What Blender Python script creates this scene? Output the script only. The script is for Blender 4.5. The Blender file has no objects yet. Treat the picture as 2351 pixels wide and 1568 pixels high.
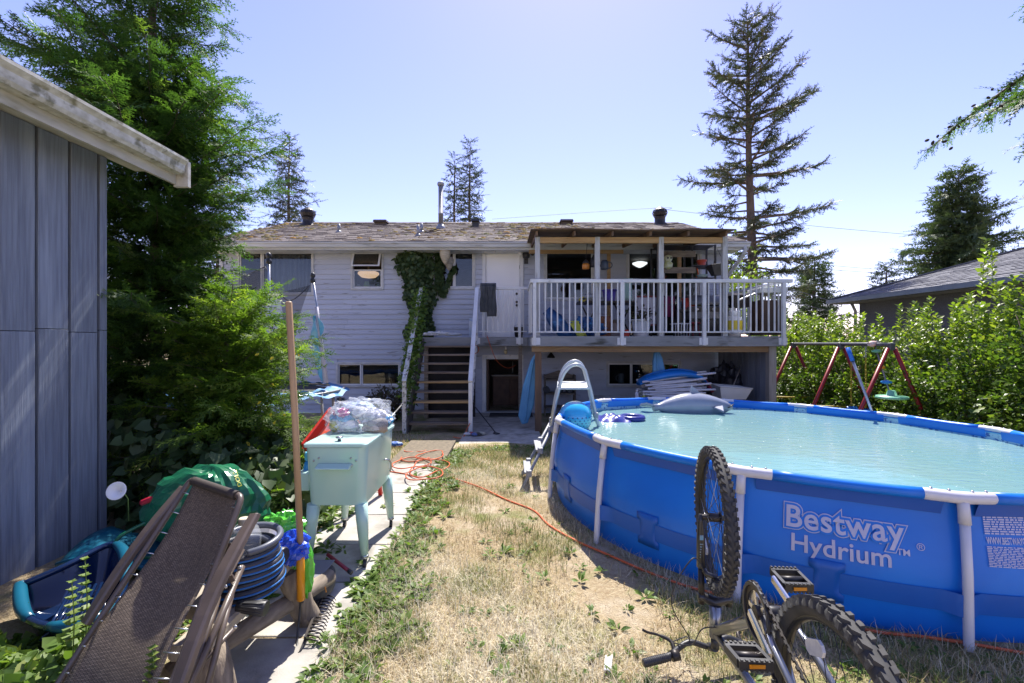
import bpy, bmesh, math, random
import numpy as np
from mathutils import Vector, Matrix, Euler
random.seed(11); RNG = np.random.default_rng(11)
PI = math.pi
SC = bpy.context.scene
COL = SC.collection

# ------------------------------------------------------------ camera, sky, sun, exposure
CAMZ = 1.57
cam_data = bpy.data.cameras.new('camera'); cam = bpy.data.objects.new('camera', cam_data); COL.objects.link(cam)
cam.location = (0, 0, CAMZ); cam.rotation_euler = (PI/2, 0, 0)
cam_data.lens = 16.0; cam_data.sensor_width = 36.0; cam_data.clip_start = 0.05; cam_data.clip_end = 2000
SC.camera = cam
SUN_EL = math.radians(57); SUN_AZ = math.radians(9)      # azimuth measured from +Y towards +X
world = bpy.data.worlds.new('World'); SC.world = world; world.use_nodes = True
wn = world.node_tree; wn.nodes.clear()
sky = wn.nodes.new('ShaderNodeTexSky'); sky.sky_type = 'NISHITA'; sky.sun_disc = False
sky.sun_elevation = SUN_EL; sky.sun_rotation = SUN_AZ
sky.air_density = 1.0; sky.dust_density = 0.25; sky.ozone_density = 8.0; sky.altitude = 50
bg = wn.nodes.new('ShaderNodeBackground'); bg.inputs['Strength'].default_value = 0.105
wo = wn.nodes.new('ShaderNodeOutputWorld')
tint = wn.nodes.new('ShaderNodeMix'); tint.data_type = 'RGBA'; tint.blend_type = 'MULTIPLY'; tint.inputs[0].default_value = 1.0; tint.inputs[7].default_value = (1.48, 1.0, 1.05, 1)     # lavender cast of the picture's whole sky
wn.links.new(sky.outputs[0], tint.inputs[6]); wn.links.new(tint.outputs[2], bg.inputs[0]); wn.links.new(bg.outputs[0], wo.inputs[0])
sl = bpy.data.lights.new('sun', 'SUN'); sl.energy = 4.2; sl.angle = math.radians(0.53); sl.color = (1.0, 0.95, 0.86)
sun = bpy.data.objects.new('sun', sl); COL.objects.link(sun)
sdir = Vector((math.sin(SUN_AZ)*math.cos(SUN_EL), math.cos(SUN_AZ)*math.cos(SUN_EL), math.sin(SUN_EL)))
sun.rotation_euler = (-sdir).to_track_quat('-Z', 'Y').to_euler(); sun.location = (0, 0, 30)
SC.view_settings.view_transform = 'Standard'; SC.view_settings.look = 'None'
SC.view_settings.exposure = 1.25; SC.view_settings.gamma = 1.0; SC.view_settings.use_curve_mapping = False
SC.cycles.max_bounces = 8; SC.cycles.transparent_max_bounces = 24

# ------------------------------------------------------------ helpers
F = 1044.9
def V(px, py, Y):                      # a direction in the photograph at depth Y -> a point of the place
    return Vector(((px-1175.5)/F*Y, Y, CAMZ-(py-784)/F*Y))
def sm(t): t = max(0.0, min(1.0, t)); return t*t*(3-2*t)
def ground(x, y):
    return -0.26*sm((y-5.2)/3.6) - 0.10*sm((x-2.2)/4.0)*sm((8.5-y)/2+1)
ORG = {}
def tag(o, label=None, cat=None, group=None, kind=None):
    if label: o['label'] = label
    if cat: o['category'] = cat
    if group: o['group'] = group
    if kind: o['kind'] = kind
    return o
def thing(name, loc, label, cat, group=None):
    o = bpy.data.objects.new(name, None); o.empty_display_size = 0.1; COL.objects.link(o)
    o.location = loc; ORG[o.name] = Vector(loc)
    return tag(o, label, cat, group)
def org(o): return ORG.get(o.name, Vector((0, 0, 0))) if o is not None else Vector((0, 0, 0))
def link(name, me, mat, parent, loc=(0,0,0), rot=(0,0,0), scale=None):
    o = bpy.data.objects.new(name, me); COL.objects.link(o)
    o.location = loc; o.rotation_euler = rot
    if scale is not None: o.scale = scale
    if mat is not None:
        if len(me.materials) == 0: me.materials.append(mat)
    if parent is not None: o.parent = parent; ORG[o.name] = org(parent)
    return o
def inst(name, me, parent, wloc, rot=(0,0,0), scale=None):      # shares mesh data, placed in the place
    return link(name, me, None, parent, Vector(wloc)-org(parent), rot, scale)
def copy_tree(o, parent=None):
    c = o.copy(); COL.objects.link(c); c.parent = parent; ORG[c.name] = org(o)
    for ch in list(o.children): copy_tree(ch, c)
    return c

class MB:
    def __init__(s): s.v = []; s.f = []; s.m = []; s.cur = 0; s.T = None; s.smooth = []
    def add(s, verts, faces, smooth=False):
        b = len(s.v)
        for p in verts:
            p = Vector(p)
            s.v.append(s.T @ p if s.T is not None else p)
        for f in faces:
            s.f.append([b+i for i in f]); s.m.append(s.cur); s.smooth.append(smooth)
        return s
    def box(s, a, b):
        x0,x1 = sorted((a[0],b[0])); y0,y1 = sorted((a[1],b[1])); z0,z1 = sorted((a[2],b[2]))
        return s.add([(x0,y0,z0),(x1,y0,z0),(x1,y1,z0),(x0,y1,z0),(x0,y0,z1),(x1,y0,z1),(x1,y1,z1),(x0,y1,z1)],
            [(0,3,2,1),(4,5,6,7),(0,1,5,4),(1,2,6,5),(2,3,7,6),(3,0,4,7)])
    def cbox(s, c, d): return s.box([c[i]-d[i]/2 for i in range(3)], [c[i]+d[i]/2 for i in range(3)])
    def beam(s, p, q, w, h, up=(0,0,1), ch=0.0):           # bar from p to q, width w across, h along up
        p, q = Vector(p), Vector(q); d = (q-p).normalized(); u = Vector(up)
        if abs(d.dot(u)) > .98: u = Vector((0,1,0)) if abs(d.y) < .9 else Vector((1,0,0))
        x = d.cross(u).normalized(); u = x.cross(d).normalized()
        if ch > 0:
            c = ch; a, b = w/2, h/2
            prof = [(-a+c,-b),(a-c,-b),(a,-b+c),(a,b-c),(a-c,b),(-a+c,b),(-a,b-c),(-a,-b+c)]
        else: prof = [(-w/2,-h/2),(w/2,-h/2),(w/2,h/2),(-w/2,h/2)]
        n = len(prof)
        vs = [p+x*i+u*j for i,j in prof]+[q+x*i+u*j for i,j in prof]
        fs = [(i,(i+1)%n,n+(i+1)%n,n+i) for i in range(n)]+[tuple(reversed(range(n))), tuple(range(n,2*n))]
        return s.add(vs, fs)
    def tube(s, pts, r, seg=8, closed=False, caps=True):
        pts = [Vector(p) for p in pts]; n = len(pts)
        if n < 2: return s
        rs = r if isinstance(r, (list, tuple)) else [r]*n
        tan = []
        for i in range(n):
            if closed: t = pts[(i+1)%n]-pts[i-1]
            else: t = pts[min(i+1,n-1)]-pts[max(i-1,0)]
            tan.append(t.normalized() if t.length > 1e-9 else Vector((0,0,1)))
        nv = Vector((0,0,1)) if abs(tan[0].z) < .9 else Vector((1,0,0))
        vs = []; nv = (nv-tan[0]*nv.dot(tan[0])).normalized()
        for i in range(n):
            nv = nv-tan[i]*nv.dot(tan[i])
            nv = nv.normalized() if nv.length > 1e-6 else tan[i].orthogonal().normalized()
            b = tan[i].cross(nv)
            for k in range(seg):
                a = 2*PI*k/seg; vs.append(pts[i]+(nv*math.cos(a)+b*math.sin(a))*rs[i])
        fs = []
        for i in range(n if closed else n-1):
            j = (i+1)%n
            for k in range(seg): fs.append((i*seg+k, i*seg+(k+1)%seg, j*seg+(k+1)%seg, j*seg+k))
        s.add(vs, fs, True)
        if not closed and caps:
            b = len(s.v)-len(vs)
            s.f.append([b+k for k in reversed(range(seg))]); s.m.append(s.cur); s.smooth.append(False)
            s.f.append([b+(n-1)*seg+k for k in range(seg)]); s.m.append(s.cur); s.smooth.append(False)
        return s
    def lathe(s, prof, c=(0,0,0), seg=20, axis=None, smooth=True, cap=True):   # prof of (r,z) bottom to top
        c = Vector(c); vs = []
        R = Vector((0,0,1)).rotation_difference(Vector(axis)).to_matrix() if axis is not None else None
        for r,z in prof:
            for k in range(seg):
                a = 2*PI*k/seg; p = Vector((r*math.cos(a), r*math.sin(a), z))
                vs.append(c+(R@p if R is not None else p))
        fs = []
        for i in range(len(prof)-1):
            for k in range(seg): fs.append((i*seg+k, i*seg+(k+1)%seg, (i+1)*seg+(k+1)%seg, (i+1)*seg+k))
        s.add(vs, fs, smooth)
        if cap:
            b = len(s.v)-len(vs); L = (len(prof)-1)*seg
            s.f.append([b+k for k in reversed(range(seg))]); s.m.append(s.cur); s.smooth.append(False)
            s.f.append([b+L+k for k in range(seg)]); s.m.append(s.cur); s.smooth.append(False)
        return s
    def prism(s, outline, d):               # planar outline (3d points) pushed along vector d
        o = [Vector(p) for p in outline]; d = Vector(d); n = len(o)
        return s.add(o+[p+d for p in o], [tuple(range(n)), tuple(reversed(range(n,2*n)))]+[(i,n+i,n+(i+1)%n,(i+1)%n) for i in range(n)])
    def grid(s, fn, nu, nv, smooth=True, closed_u=False):
        vs = [fn(i/(nu if closed_u else nu-1), j/(nv-1)) for j in range(nv) for i in range(nu)]
        fs = []
        for j in range(nv-1):
            for i in range(nu if closed_u else nu-1):
                k = (i+1)%nu; fs.append((j*nu+i, j*nu+k, (j+1)*nu+k, (j+1)*nu+i))
        return s.add(vs, fs, smooth)
    def mesh(s, name, o=Vector((0,0,0)), mats=()):
        me = bpy.data.meshes.new(name)
        me.from_pydata([tuple(p-o) for p in s.v], [], s.f)
        me.polygons.foreach_set('use_smooth', s.smooth)
        if any(s.m): me.polygons.foreach_set('material_index', s.m)
        for m in mats: me.materials.append(m)
        me.update(); bm = bmesh.new(); bm.from_mesh(me); bmesh.ops.recalc_face_normals(bm, faces=bm.faces); bm.to_mesh(me); bm.free()
        return me
    def build(s, name, mat, parent=None, bevel=0.0, subsurf=0, solid=0.0):
        mats = mat if isinstance(mat, (list, tuple)) else [mat]
        o = link(name, s.mesh(name, org(parent) if parent is not None else Vector((0,0,0)), mats), None, parent)
        if solid:
            m = o.modifiers.new('solid','SOLIDIFY'); m.thickness = solid; m.offset = 0
        if bevel:
            m = o.modifiers.new('bevel','BEVEL'); m.width = bevel; m.segments = 2; m.limit_method = 'ANGLE'; m.angle_limit = math.radians(40)
        if subsurf:
            m = o.modifiers.new('sub','SUBSURF'); m.levels = subsurf; m.render_levels = subsurf
        return o
def single(name, mb, mat, label, cat, group=None, kind=None, **kw):     # a thing (or setting piece) that is one mesh
    return tag(mb.build(name, mat, None, **kw), label, cat, group, kind)
def bez(p0, p1, p2, p3, n=12):
    p0,p1,p2,p3 = map(Vector,(p0,p1,p2,p3)); out = []
    for i in range(n+1):
        t = i/n; u = 1-t
        out.append(p0*u**3+p1*3*u*u*t+p2*3*u*t*t+p3*t**3)
    return out
def spline(pts, n=8):
    pts = [Vector(p) for p in pts]; out = []
    for i in range(len(pts)-1):
        a = pts[max(i-1,0)]; b = pts[i]; c = pts[i+1]; d = pts[min(i+2,len(pts)-1)]
        for k in range(n):
            t = k/n
            out.append(.5*((2*b)+(c-a)*t+(2*a-5*b+4*c-d)*t*t+(3*b-a-3*c+d)*t**3))
    out.append(pts[-1]); return out

# ---- numpy foliage
def npmesh(name, v, t, rnd=None, mats=()):
    me = bpy.data.meshes.new(name); v = np.asarray(v, np.float32); t = np.asarray(t, np.int32)
    me.vertices.add(len(v)); me.vertices.foreach_set('co', v.ravel())
    me.loops.add(t.size); me.loops.foreach_set('vertex_index', t.ravel())
    me.polygons.add(len(t)); me.polygons.foreach_set('loop_start', np.arange(0, t.size, 3, dtype=np.int32))
    if rnd is not None:
        a = me.attributes.new('rnd', 'FLOAT', 'FACE'); a.data.foreach_set('value', np.asarray(rnd, np.float32))
    me.update(calc_edges=True)
    for m in mats: me.materials.append(m)
    return me
def frames(d, n):
    d = d/np.linalg.norm(d, axis=1, keepdims=True)
    x = np.cross(d, n); L = np.linalg.norm(x, axis=1, keepdims=True); L[L < 1e-6] = 1; x = x/L
    z = np.cross(x, d)
    return np.stack([x, d, z], axis=2)
def scatter(tv, tt, pos, fr, sc, rnd=None):
    K = len(pos); n = len(tv)
    sc = np.asarray(sc); sc = sc[:,None,None] if sc.ndim == 1 else sc[:,None,:]
    loc = tv[None,:,:]*sc
    v = np.einsum('kij,knj->kni', fr, loc)+pos[:,None,:]
    t = tt[None,:,:]+(np.arange(K)*n)[:,None,None]
    r = RNG.random(K) if rnd is None else rnd
    return v.reshape(-1,3), t.reshape(-1,3), np.repeat(r, len(tt))
def cat(parts):
    vs, ts, rs = [], [], []; b = 0
    for v,t,r in parts: vs.append(v); ts.append(t+b); rs.append(r); b += len(v)
    return np.concatenate(vs), np.concatenate(ts), np.concatenate(rs)
def feather(pairs=7, blade=.34, w=.05, ang=48, droop=.10, second=False, seed=0):
    v = []; t = []; rg = np.random.default_rng(seed); cv = rg.normal()*.22
    def strip(a, b, w0, up=0):
        a = np.array(a); b = np.array(b); d = b-a; s = np.cross(d, [0,0,1.]); L = np.linalg.norm(s); s = s/(L if L > 0 else 1)*w0/2
        k = len(v); v.extend([a-s, a+s, b]); t.append((k,k+1,k+2))
    def pos(u): return np.array([cv*u*u, u, -droop*u*u])
    strip(pos(0), pos(1.), w*.7)
    for i in range(pairs):
        u = .1+.82*i/(pairs-1); L = blade*(1-.55*u)*(.55+1.2*min(u,.35))
        for sgn in (-1, 1):
            u2 = min(1,u+rg.normal()*.03); a = math.radians(ang-10*u+rg.normal()*11); d = np.array([sgn*math.sin(a), math.cos(a), -.12+rg.normal()*.18]); L2 = L*(.55+.8*rg.random())
            q = pos(u2)+d*L2; strip(pos(u2), q, w*(.7+.5*rg.random()))
            if second:
                for e in (.5,):
                    m = pos(u2)+d*L2*e
                    for s2 in (-1,1):
                        a2 = a*sgn+s2*.7; strip(m, m+np.array([math.sin(a2), math.cos(a2), -.15])*L2*.6*(1.15-e), w*.85)
    return np.array(v), np.array(t)
LEAF = (np.array([(0,0,0),(-.5,.45,.09),(0,1,-.06),(.5,.45,.09),(0,.5,0)],float)*np.array([.62,1,1]), np.array([(0,4,1),(1,4,2),(0,3,4),(4,3,2)]))
HEART = (np.array([(0,0,0),(-.48,-.12,.03),(-.5,.35,.06),(0,1,-.1),(.5,.35,.06),(.48,-.12,.03),(0,.4,-.02)],float), np.array([(0,6,1),(1,6,2),(2,6,3),(3,6,4),(4,6,5),(5,6,0)]))
LONG = (np.array([(0,0,0),(-.13,.3,.05),(-.2,.6,.02),(0,1,-.2),(.2,.6,.02),(.13,.3,.05),(0,.3,.0),(0,.62,-.05)],float), np.array([(0,6,1),(0,5,6),(1,6,7),(1,7,2),(5,7,6),(5,4,7),(2,7,3),(7,4,3)]))
def unit(a): return a/np.maximum(np.linalg.norm(a, axis=1, keepdims=True), 1e-9)
def rdir(n): return unit(RNG.normal(size=(n,3)))

# ---- materials
MATS = {}
def lk(nt, a, b): nt.links.new(a, b)
def pmat(name, c1, c2=None, scale=6.0, rough=.6, metal=0.0, bump=0.0, bscale=60.0, stretch=(1,1,1), rv=0.0, spec=.5, lo=.35, hi=.65, coat=0.0, detail=5.0, c3=None, s3=2.0, lo3=.55, hi3=.7, trans=0.0, ramp_rough=None):
    if name in MATS: return MATS[name]
    m = bpy.data.materials.new(name); m.use_nodes = True; nt = m.node_tree
    b = nt.nodes['Principled BSDF']; MATS[name] = m
    b.inputs['Roughness'].default_value = rough; b.inputs['Metallic'].default_value = metal
    b.inputs['Specular IOR Level'].default_value = spec
    if coat: b.inputs['Coat Weight'].default_value = coat; b.inputs['Coat Roughness'].default_value = .08
    if trans: b.inputs['Transmission Weight'].default_value = trans
    tc = nt.nodes.new('ShaderNodeTexCoord'); oi = nt.nodes.new('ShaderNodeObjectInfo')
    mp = nt.nodes.new('ShaderNodeMapping'); mp.inputs['Scale'].default_value = stretch
    ad = nt.nodes.new('ShaderNodeVectorMath'); ad.operation = 'MULTIPLY_ADD'
    lk(nt, oi.outputs['Random'], ad.inputs[0]); ad.inputs[1].default_value = (37,53,19); lk(nt, tc.outputs['Object'], ad.inputs[2])
    lk(nt, ad.outputs[0], mp.inputs['Vector'])
    def noise(sc, det=detail):
        n = nt.nodes.new('ShaderNodeTexNoise'); n.inputs['Scale'].default_value = sc; n.inputs['Detail'].default_value = det
        lk(nt, mp.outputs[0], n.inputs['Vector']); return n
    def rng(src, a, c):
        r = nt.nodes.new('ShaderNodeMapRange'); r.inputs['From Min'].default_value = a; r.inputs['From Max'].default_value = c
        lk(nt, src, r.inputs['Value']); return r.outputs[0]
    def mix(fac, a, c):
        x = nt.nodes.new('ShaderNodeMix'); x.data_type = 'RGBA'; lk(nt, fac, x.inputs['Factor'])
        for sock, val in ((x.inputs[6], a), (x.inputs[7], c)):
            if hasattr(val, 'is_output'): lk(nt, val, sock)
            else: sock.default_value = (*val, 1)
        return x.outputs[2]
    col = None
    if c2 is not None: col = mix(rng(noise(scale).outputs[0], lo, hi), c1, c2)
    if c3 is not None: col = mix(rng(noise(s3).outputs[0], lo3, hi3), col if col is not None else c1, c3)
    if rv:
        h = nt.nodes.new('ShaderNodeHueSaturation')
        r = nt.nodes.new('ShaderNodeMapRange'); r.inputs['To Min'].default_value = 1-rv; r.inputs['To Max'].default_value = 1+rv
        lk(nt, oi.outputs['Random'], r.inputs['Value']); lk(nt, r.outputs[0], h.inputs['Value'])
        if col is not None: lk(nt, col, h.inputs['Color'])
        else: h.inputs['Color'].default_value = (*c1,1)
        col = h.outputs[0]
    if col is not None: lk(nt, col, b.inputs['Base Color'])
    else: b.inputs['Base Color'].default_value = (*c1, 1)
    if ramp_rough:
        rr = nt.nodes.new('ShaderNodeMapRange'); rr.inputs['To Min'].default_value = ramp_rough[0]; rr.inputs['To Max'].default_value = ramp_rough[1]
        lk(nt, noise(scale*.7).outputs[0], rr.inputs['Value']); lk(nt, rr.outputs[0], b.inputs['Roughness'])
    if bump:
        bp = nt.nodes.new('ShaderNodeBump'); bp.inputs['Strength'].default_value = 1.0; bp.inputs['Distance'].default_value = bump
        lk(nt, noise(bscale).outputs[0], bp.inputs['Height']); lk(nt, bp.outputs[0], b.inputs['Normal'])
    return m
def leafmat(name, cols, transl=.4, rough=.5, spec=.35, tint=(1.25,1.35,.55)):
    m = bpy.data.materials.new(name); m.use_nodes = True; nt = m.node_tree; MATS[name] = m
    b = nt.nodes['Principled BSDF']; out = nt.nodes['Material Output']
    at = nt.nodes.new('ShaderNodeAttribute'); at.attribute_name = 'rnd'
    cr = nt.nodes.new('ShaderNodeValToRGB'); e = cr.color_ramp.elements
    while len(e) < len(cols): e.new(0.5)
    for i,(p,c) in enumerate(cols): e[i].position = p; e[i].color = (*c,1)
    lk(nt, at.outputs['Fac'], cr.inputs[0]); lk(nt, cr.outputs[0], b.inputs['Base Color'])
    b.inputs['Roughness'].default_value = rough; b.inputs['Specular IOR Level'].default_value = spec
    tr = nt.nodes.new('ShaderNodeBsdfTranslucent'); mu = nt.nodes.new('ShaderNodeMix'); mu.data_type = 'RGBA'; mu.blend_type = 'MULTIPLY'
    mu.inputs['Factor'].default_value = 1; lk(nt, cr.outputs[0], mu.inputs[6]); mu.inputs[7].default_value = (*tint,1)
    lk(nt, mu.outputs[2], tr.inputs['Color'])
    ms = nt.nodes.new('ShaderNodeMixShader'); ms.inputs[0].default_value = transl
    lk(nt, b.outputs[0], ms.inputs[1]); lk(nt, tr.outputs[0], ms.inputs[2]); lk(nt, ms.outputs[0], out.inputs['Surface'])
    return m
def glassmat(name, tint=(1,1,1), refl=.08, rough=.02, body=None, bodyf=0.0):
    m = bpy.data.materials.new(name); m.use_nodes = True; nt = m.node_tree; nt.nodes.remove(nt.nodes['Principled BSDF']); MATS[name] = m
    out = nt.nodes['Material Output']
    t = nt.nodes.new('ShaderNodeBsdfTransparent'); t.inputs[0].default_value = (*tint,1)
    g = nt.nodes.new('ShaderNodeBsdfGlossy'); g.inputs['Roughness'].default_value = rough
    fr = nt.nodes.new('ShaderNodeFresnel'); fr.inputs[0].default_value = 1.45
    mr = nt.nodes.new('ShaderNodeMath'); mr.operation = 'ADD'; mr.inputs[1].default_value = refl; lk(nt, fr.outputs[0], mr.inputs[0])
    base = t.outputs[0]
    if body:
        d = nt.nodes.new('ShaderNodeBsdfDiffuse'); d.inputs[0].default_value = (*body,1)
        mb = nt.nodes.new('ShaderNodeMixShader'); mb.inputs[0].default_value = bodyf
        lk(nt, t.outputs[0], mb.inputs[1]); lk(nt, d.outputs[0], mb.inputs[2]); base = mb.outputs[0]
    ms = nt.nodes.new('ShaderNodeMixShader'); lk(nt, mr.outputs[0], ms.inputs[0]); lk(nt, base, ms.inputs[1]); lk(nt, g.outputs[0], ms.inputs[2])
    lk(nt, ms.outputs[0], out.inputs['Surface']); return m
WHITE = pmat('white_paint', (.72,.72,.72), (.5,.51,.5), 5, .5, bump=.002, bscale=30, lo=.5, hi=.85, c3=(.3,.29,.25), s3=9, lo3=.62, hi3=.75)
CLEANWHITE = pmat('white_vinyl', (.74,.74,.75), (.62,.63,.65), 3, .4)
BLACK = pmat('black_plastic', (.018,.018,.02), (.035,.035,.04), 8, .45)
DARKMETAL = pmat('dark_metal', (.03,.03,.033), (.06,.05,.045), 12, .45, metal=.6)
STEEL = pmat('bare_steel', (.55,.56,.58), (.4,.41,.43), 9, .3, metal=.9)
OLDWOOD = pmat('weathered_wood', (.24,.2,.16), (.13,.105,.085), 5, .8, stretch=(1,6,6), bump=.003, bscale=25, rv=.2)
NEWWOOD = pmat('raw_lumber', (.5,.33,.16), (.38,.23,.1), 4, .7, stretch=(.6,6,6), bump=.001, bscale=30, rv=.12)
# ------------------------------------------------------------ ground
gm = bpy.data.materials.new('dry_lawn'); gm.use_nodes = True; MATS['dry_lawn'] = gm
def _ground_mat():
    nt = gm.node_tree; b = nt.nodes['Principled BSDF']; b.inputs['Roughness'].default_value = .95; b.inputs['Specular IOR Level'].default_value = .1
    tc = nt.nodes.new('ShaderNodeTexCoord')
    def noise(sc, det=8, rough=.6):
        n = nt.nodes.new('ShaderNodeTexNoise'); n.inputs['Scale'].default_value = sc; n.inputs['Detail'].default_value = det; n.inputs['Roughness'].default_value = rough
        lk(nt, tc.outputs['Object'], n.inputs['Vector']); return n.outputs[0]
    def rng(s, a, c):
        r = nt.nodes.new('ShaderNodeMapRange'); r.inputs[1].default_value = a; r.inputs[2].default_value = c; lk(nt, s, r.inputs[0]); return r.outputs[0]
    def mix(f, a, c):
        x = nt.nodes.new('ShaderNodeMix'); x.data_type = 'RGBA'; lk(nt, f, x.inputs[0])
        for sk, val in ((x.inputs[6],a),(x.inputs[7],c)):
            if isinstance(val, tuple): sk.default_value = (*val,1)
            else: lk(nt, val, sk)
        return x.outputs[2]
    c = mix(rng(noise(45), .3, .7), (.5,.41,.27), (.3,.22,.13))
    c = mix(rng(noise(1.6), .5, .62), c, (.5,.42,.31))
    c = mix(rng(noise(2.3), .5, .64), c, (.22,.23,.09))
    c = mix(rng(noise(160,3), .55, .75), c, (.16,.11,.06))
    lk(nt, c, b.inputs['Base Color'])
    bp = nt.nodes.new('ShaderNodeBump'); bp.inputs['Distance'].default_value = .02; lk(nt, noise(90), bp.inputs['Height']); lk(nt, bp.outputs[0], b.inputs['Normal'])
_ground_mat()
def _ground():
    xs = np.concatenate([-np.geomspace(700,9,14), np.linspace(-8,9,86), np.geomspace(10,700,14)])
    ys = np.concatenate([-np.geomspace(700,2.5,12), np.linspace(-2,14,82), np.geomspace(15,700,14)])
    vs = []
    for y in ys:
        for x in xs: vs.append((x, y, ground(x,y)+.012*math.sin(x*2.1+y*1.3)*math.sin(y*2.7-x)))
    n = len(xs); fs = [(j*n+i, j*n+i+1, (j+1)*n+i+1, (j+1)*n+i) for j in range(len(ys)-1) for i in range(n-1)]
    mb = MB(); mb.add(vs, fs, True); o = mb.build('ground', gm); tag(o, kind='structure')
_ground()
CONC = pmat('old_concrete', (.44,.41,.37), (.3,.28,.25), 6, .9, bump=.002, bscale=120, rv=.1, c3=(.2,.19,.16), s3=3, lo3=.55, hi3=.7)
def _path():
    base = MB(); base.box((-1.62,1.2,-.06),(-.9,7.3,-.015))
    p = base.build('path', pmat('path_bed', (.2,.16,.11), (.12,.1,.07), 20, .95)); tag(p, kind='structure')
    ys = [1.3,1.85,2.4,2.95,3.5,4.1,4.7,5.25,5.84,6.4,7.0]
    for a,b in zip(ys[:-1], ys[1:]):
        mb = MB(); dx = random.uniform(-.015,.015); z = ground(-1.25,(a+b)/2)+.012; tz = random.uniform(-.006,.006)
        mb.add([(-1.6+dx,a+.008,z-.05),(-.92+dx,a+.008,z-.05),(-.92+dx,b-.008,z-.05),(-1.6+dx,b-.008,z-.05),
                (-1.6+dx,a+.008,z+tz),(-.92+dx,a+.008,z-tz),(-.92+dx,b-.008,z+tz*.5),(-1.6+dx,b-.008,z+.004)],
               [(0,3,2,1),(4,5,6,7),(0,1,5,4),(1,2,6,5),(2,3,7,6),(3,0,4,7)])
        mb.build('slab', CONC, p, bevel=.008)
    base = MB(); base.box((-.95,7.75,-.42),(.55,11.55,-.235))
    q = base.build('pavement', CONC, bevel=.01); tag(q, kind='structure')
_path()

# ------------------------------------------------------------ the house
WY = 11.6                                # face of the rear wall
def wx(px, Y=WY): return (px-1175.5)/F*Y
def wz(py, Y=WY): return CAMZ-(py-784)/F*Y
XL, XR = -7.4, 5.45
ZB, ZT = -0.27, 3.93
DECKZ = 1.665
SIDING = pmat('grey_siding', (.49,.52,.61), (.43,.46,.55), 1.2, .55, stretch=(.6,1,3), rv=.04, c3=(.2,.2,.21), s3=5, lo3=.62, hi3=.78, bump=.0006, bscale=60)
TRIM = pmat('window_trim', (.55,.56,.58), (.42,.43,.44), 6, .5)
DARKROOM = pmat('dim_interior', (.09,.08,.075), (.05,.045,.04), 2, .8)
GLASS = glassmat('window_glass', (.7,.74,.78), refl=.015)
house = thing('house', (-1,11.6,-.25), 'grey lap-sided two-storey house with a mossy shingle roof behind the yard', 'house')
# openings: x0,x1,z0,z1
OPEN = {
 'w1': (wx(549), wx(719), wz(676), wz(577)),
 'w2': (wx(809), wx(879), wz(663), wz(578)),
 'w3': (wx(1005), wx(1089), wz(662), wz(577)),
 'door': (wx(1111), wx(1198), DECKZ, wz(577)),
 'w4': (wx(1251), wx(1362), wz(688), wz(577)),
 'w5': (wx(1440), wx(1607), DECKZ, wz(577)),
 'b1': (wx(775), wx(919), wz(886), wz(833)),
 'bdoor': (wx(1111), wx(1198), -.235, wz(819)),
 'b2': (wx(1394), wx(1562), wz(886), wz(832)),
}
def _siding():
    h = .127; n = int(round((ZT-ZB)/h)); rows = []
    cache = {}
    for r in range(n):
        z0 = ZB+r*h; z1 = z0+h
        cuts = sorted([(o[0],o[1]) for o in OPEN.values() if o[2] < z1-.02 and o[3] > z0+.02])
        x = XL
        segs = []
        for a,b in cuts:
            if a-x > .02: segs.append((x,a))
            x = max(x,b)
        if XR-x > .02: segs.append((x,XR))
        cutsegs = []
        for a,b in segs:
            while b-a > 4.2:
                c = a+random.uniform(2.4,3.7); cutsegs.append((a,c-.0025)); a = c
            cutsegs.append((a,b))
        for a,b in cutsegs:
            L = round(b-a,3)
            if L not in cache:
                mb = MB(); t0,t1 = .032,.004
                mb.add([(0,-t0,0),(L,-t0,0),(L,-t0+.003,.012),(0,-t0+.003,.012),(0,-t1,h+.004),(L,-t1,h+.004),(0,.0,0),(L,.0,0),(L,0,h+.004),(0,0,h+.004)],
                       [(0,1,2,3),(3,2,5,4),(0,6,7,1),(4,5,8,9),(6,9,8,7),(0,3,4,9,6),(1,7,8,5,2)])
                cache[L] = mb.mesh('siding_board', mats=[SIDING])
            inst('siding_board', cache[L], house, (a, WY+random.uniform(-.003,.001), z0+random.uniform(-.002,.002)), rot=(0,random.uniform(-.0012,.0012),0))
_siding()
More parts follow.
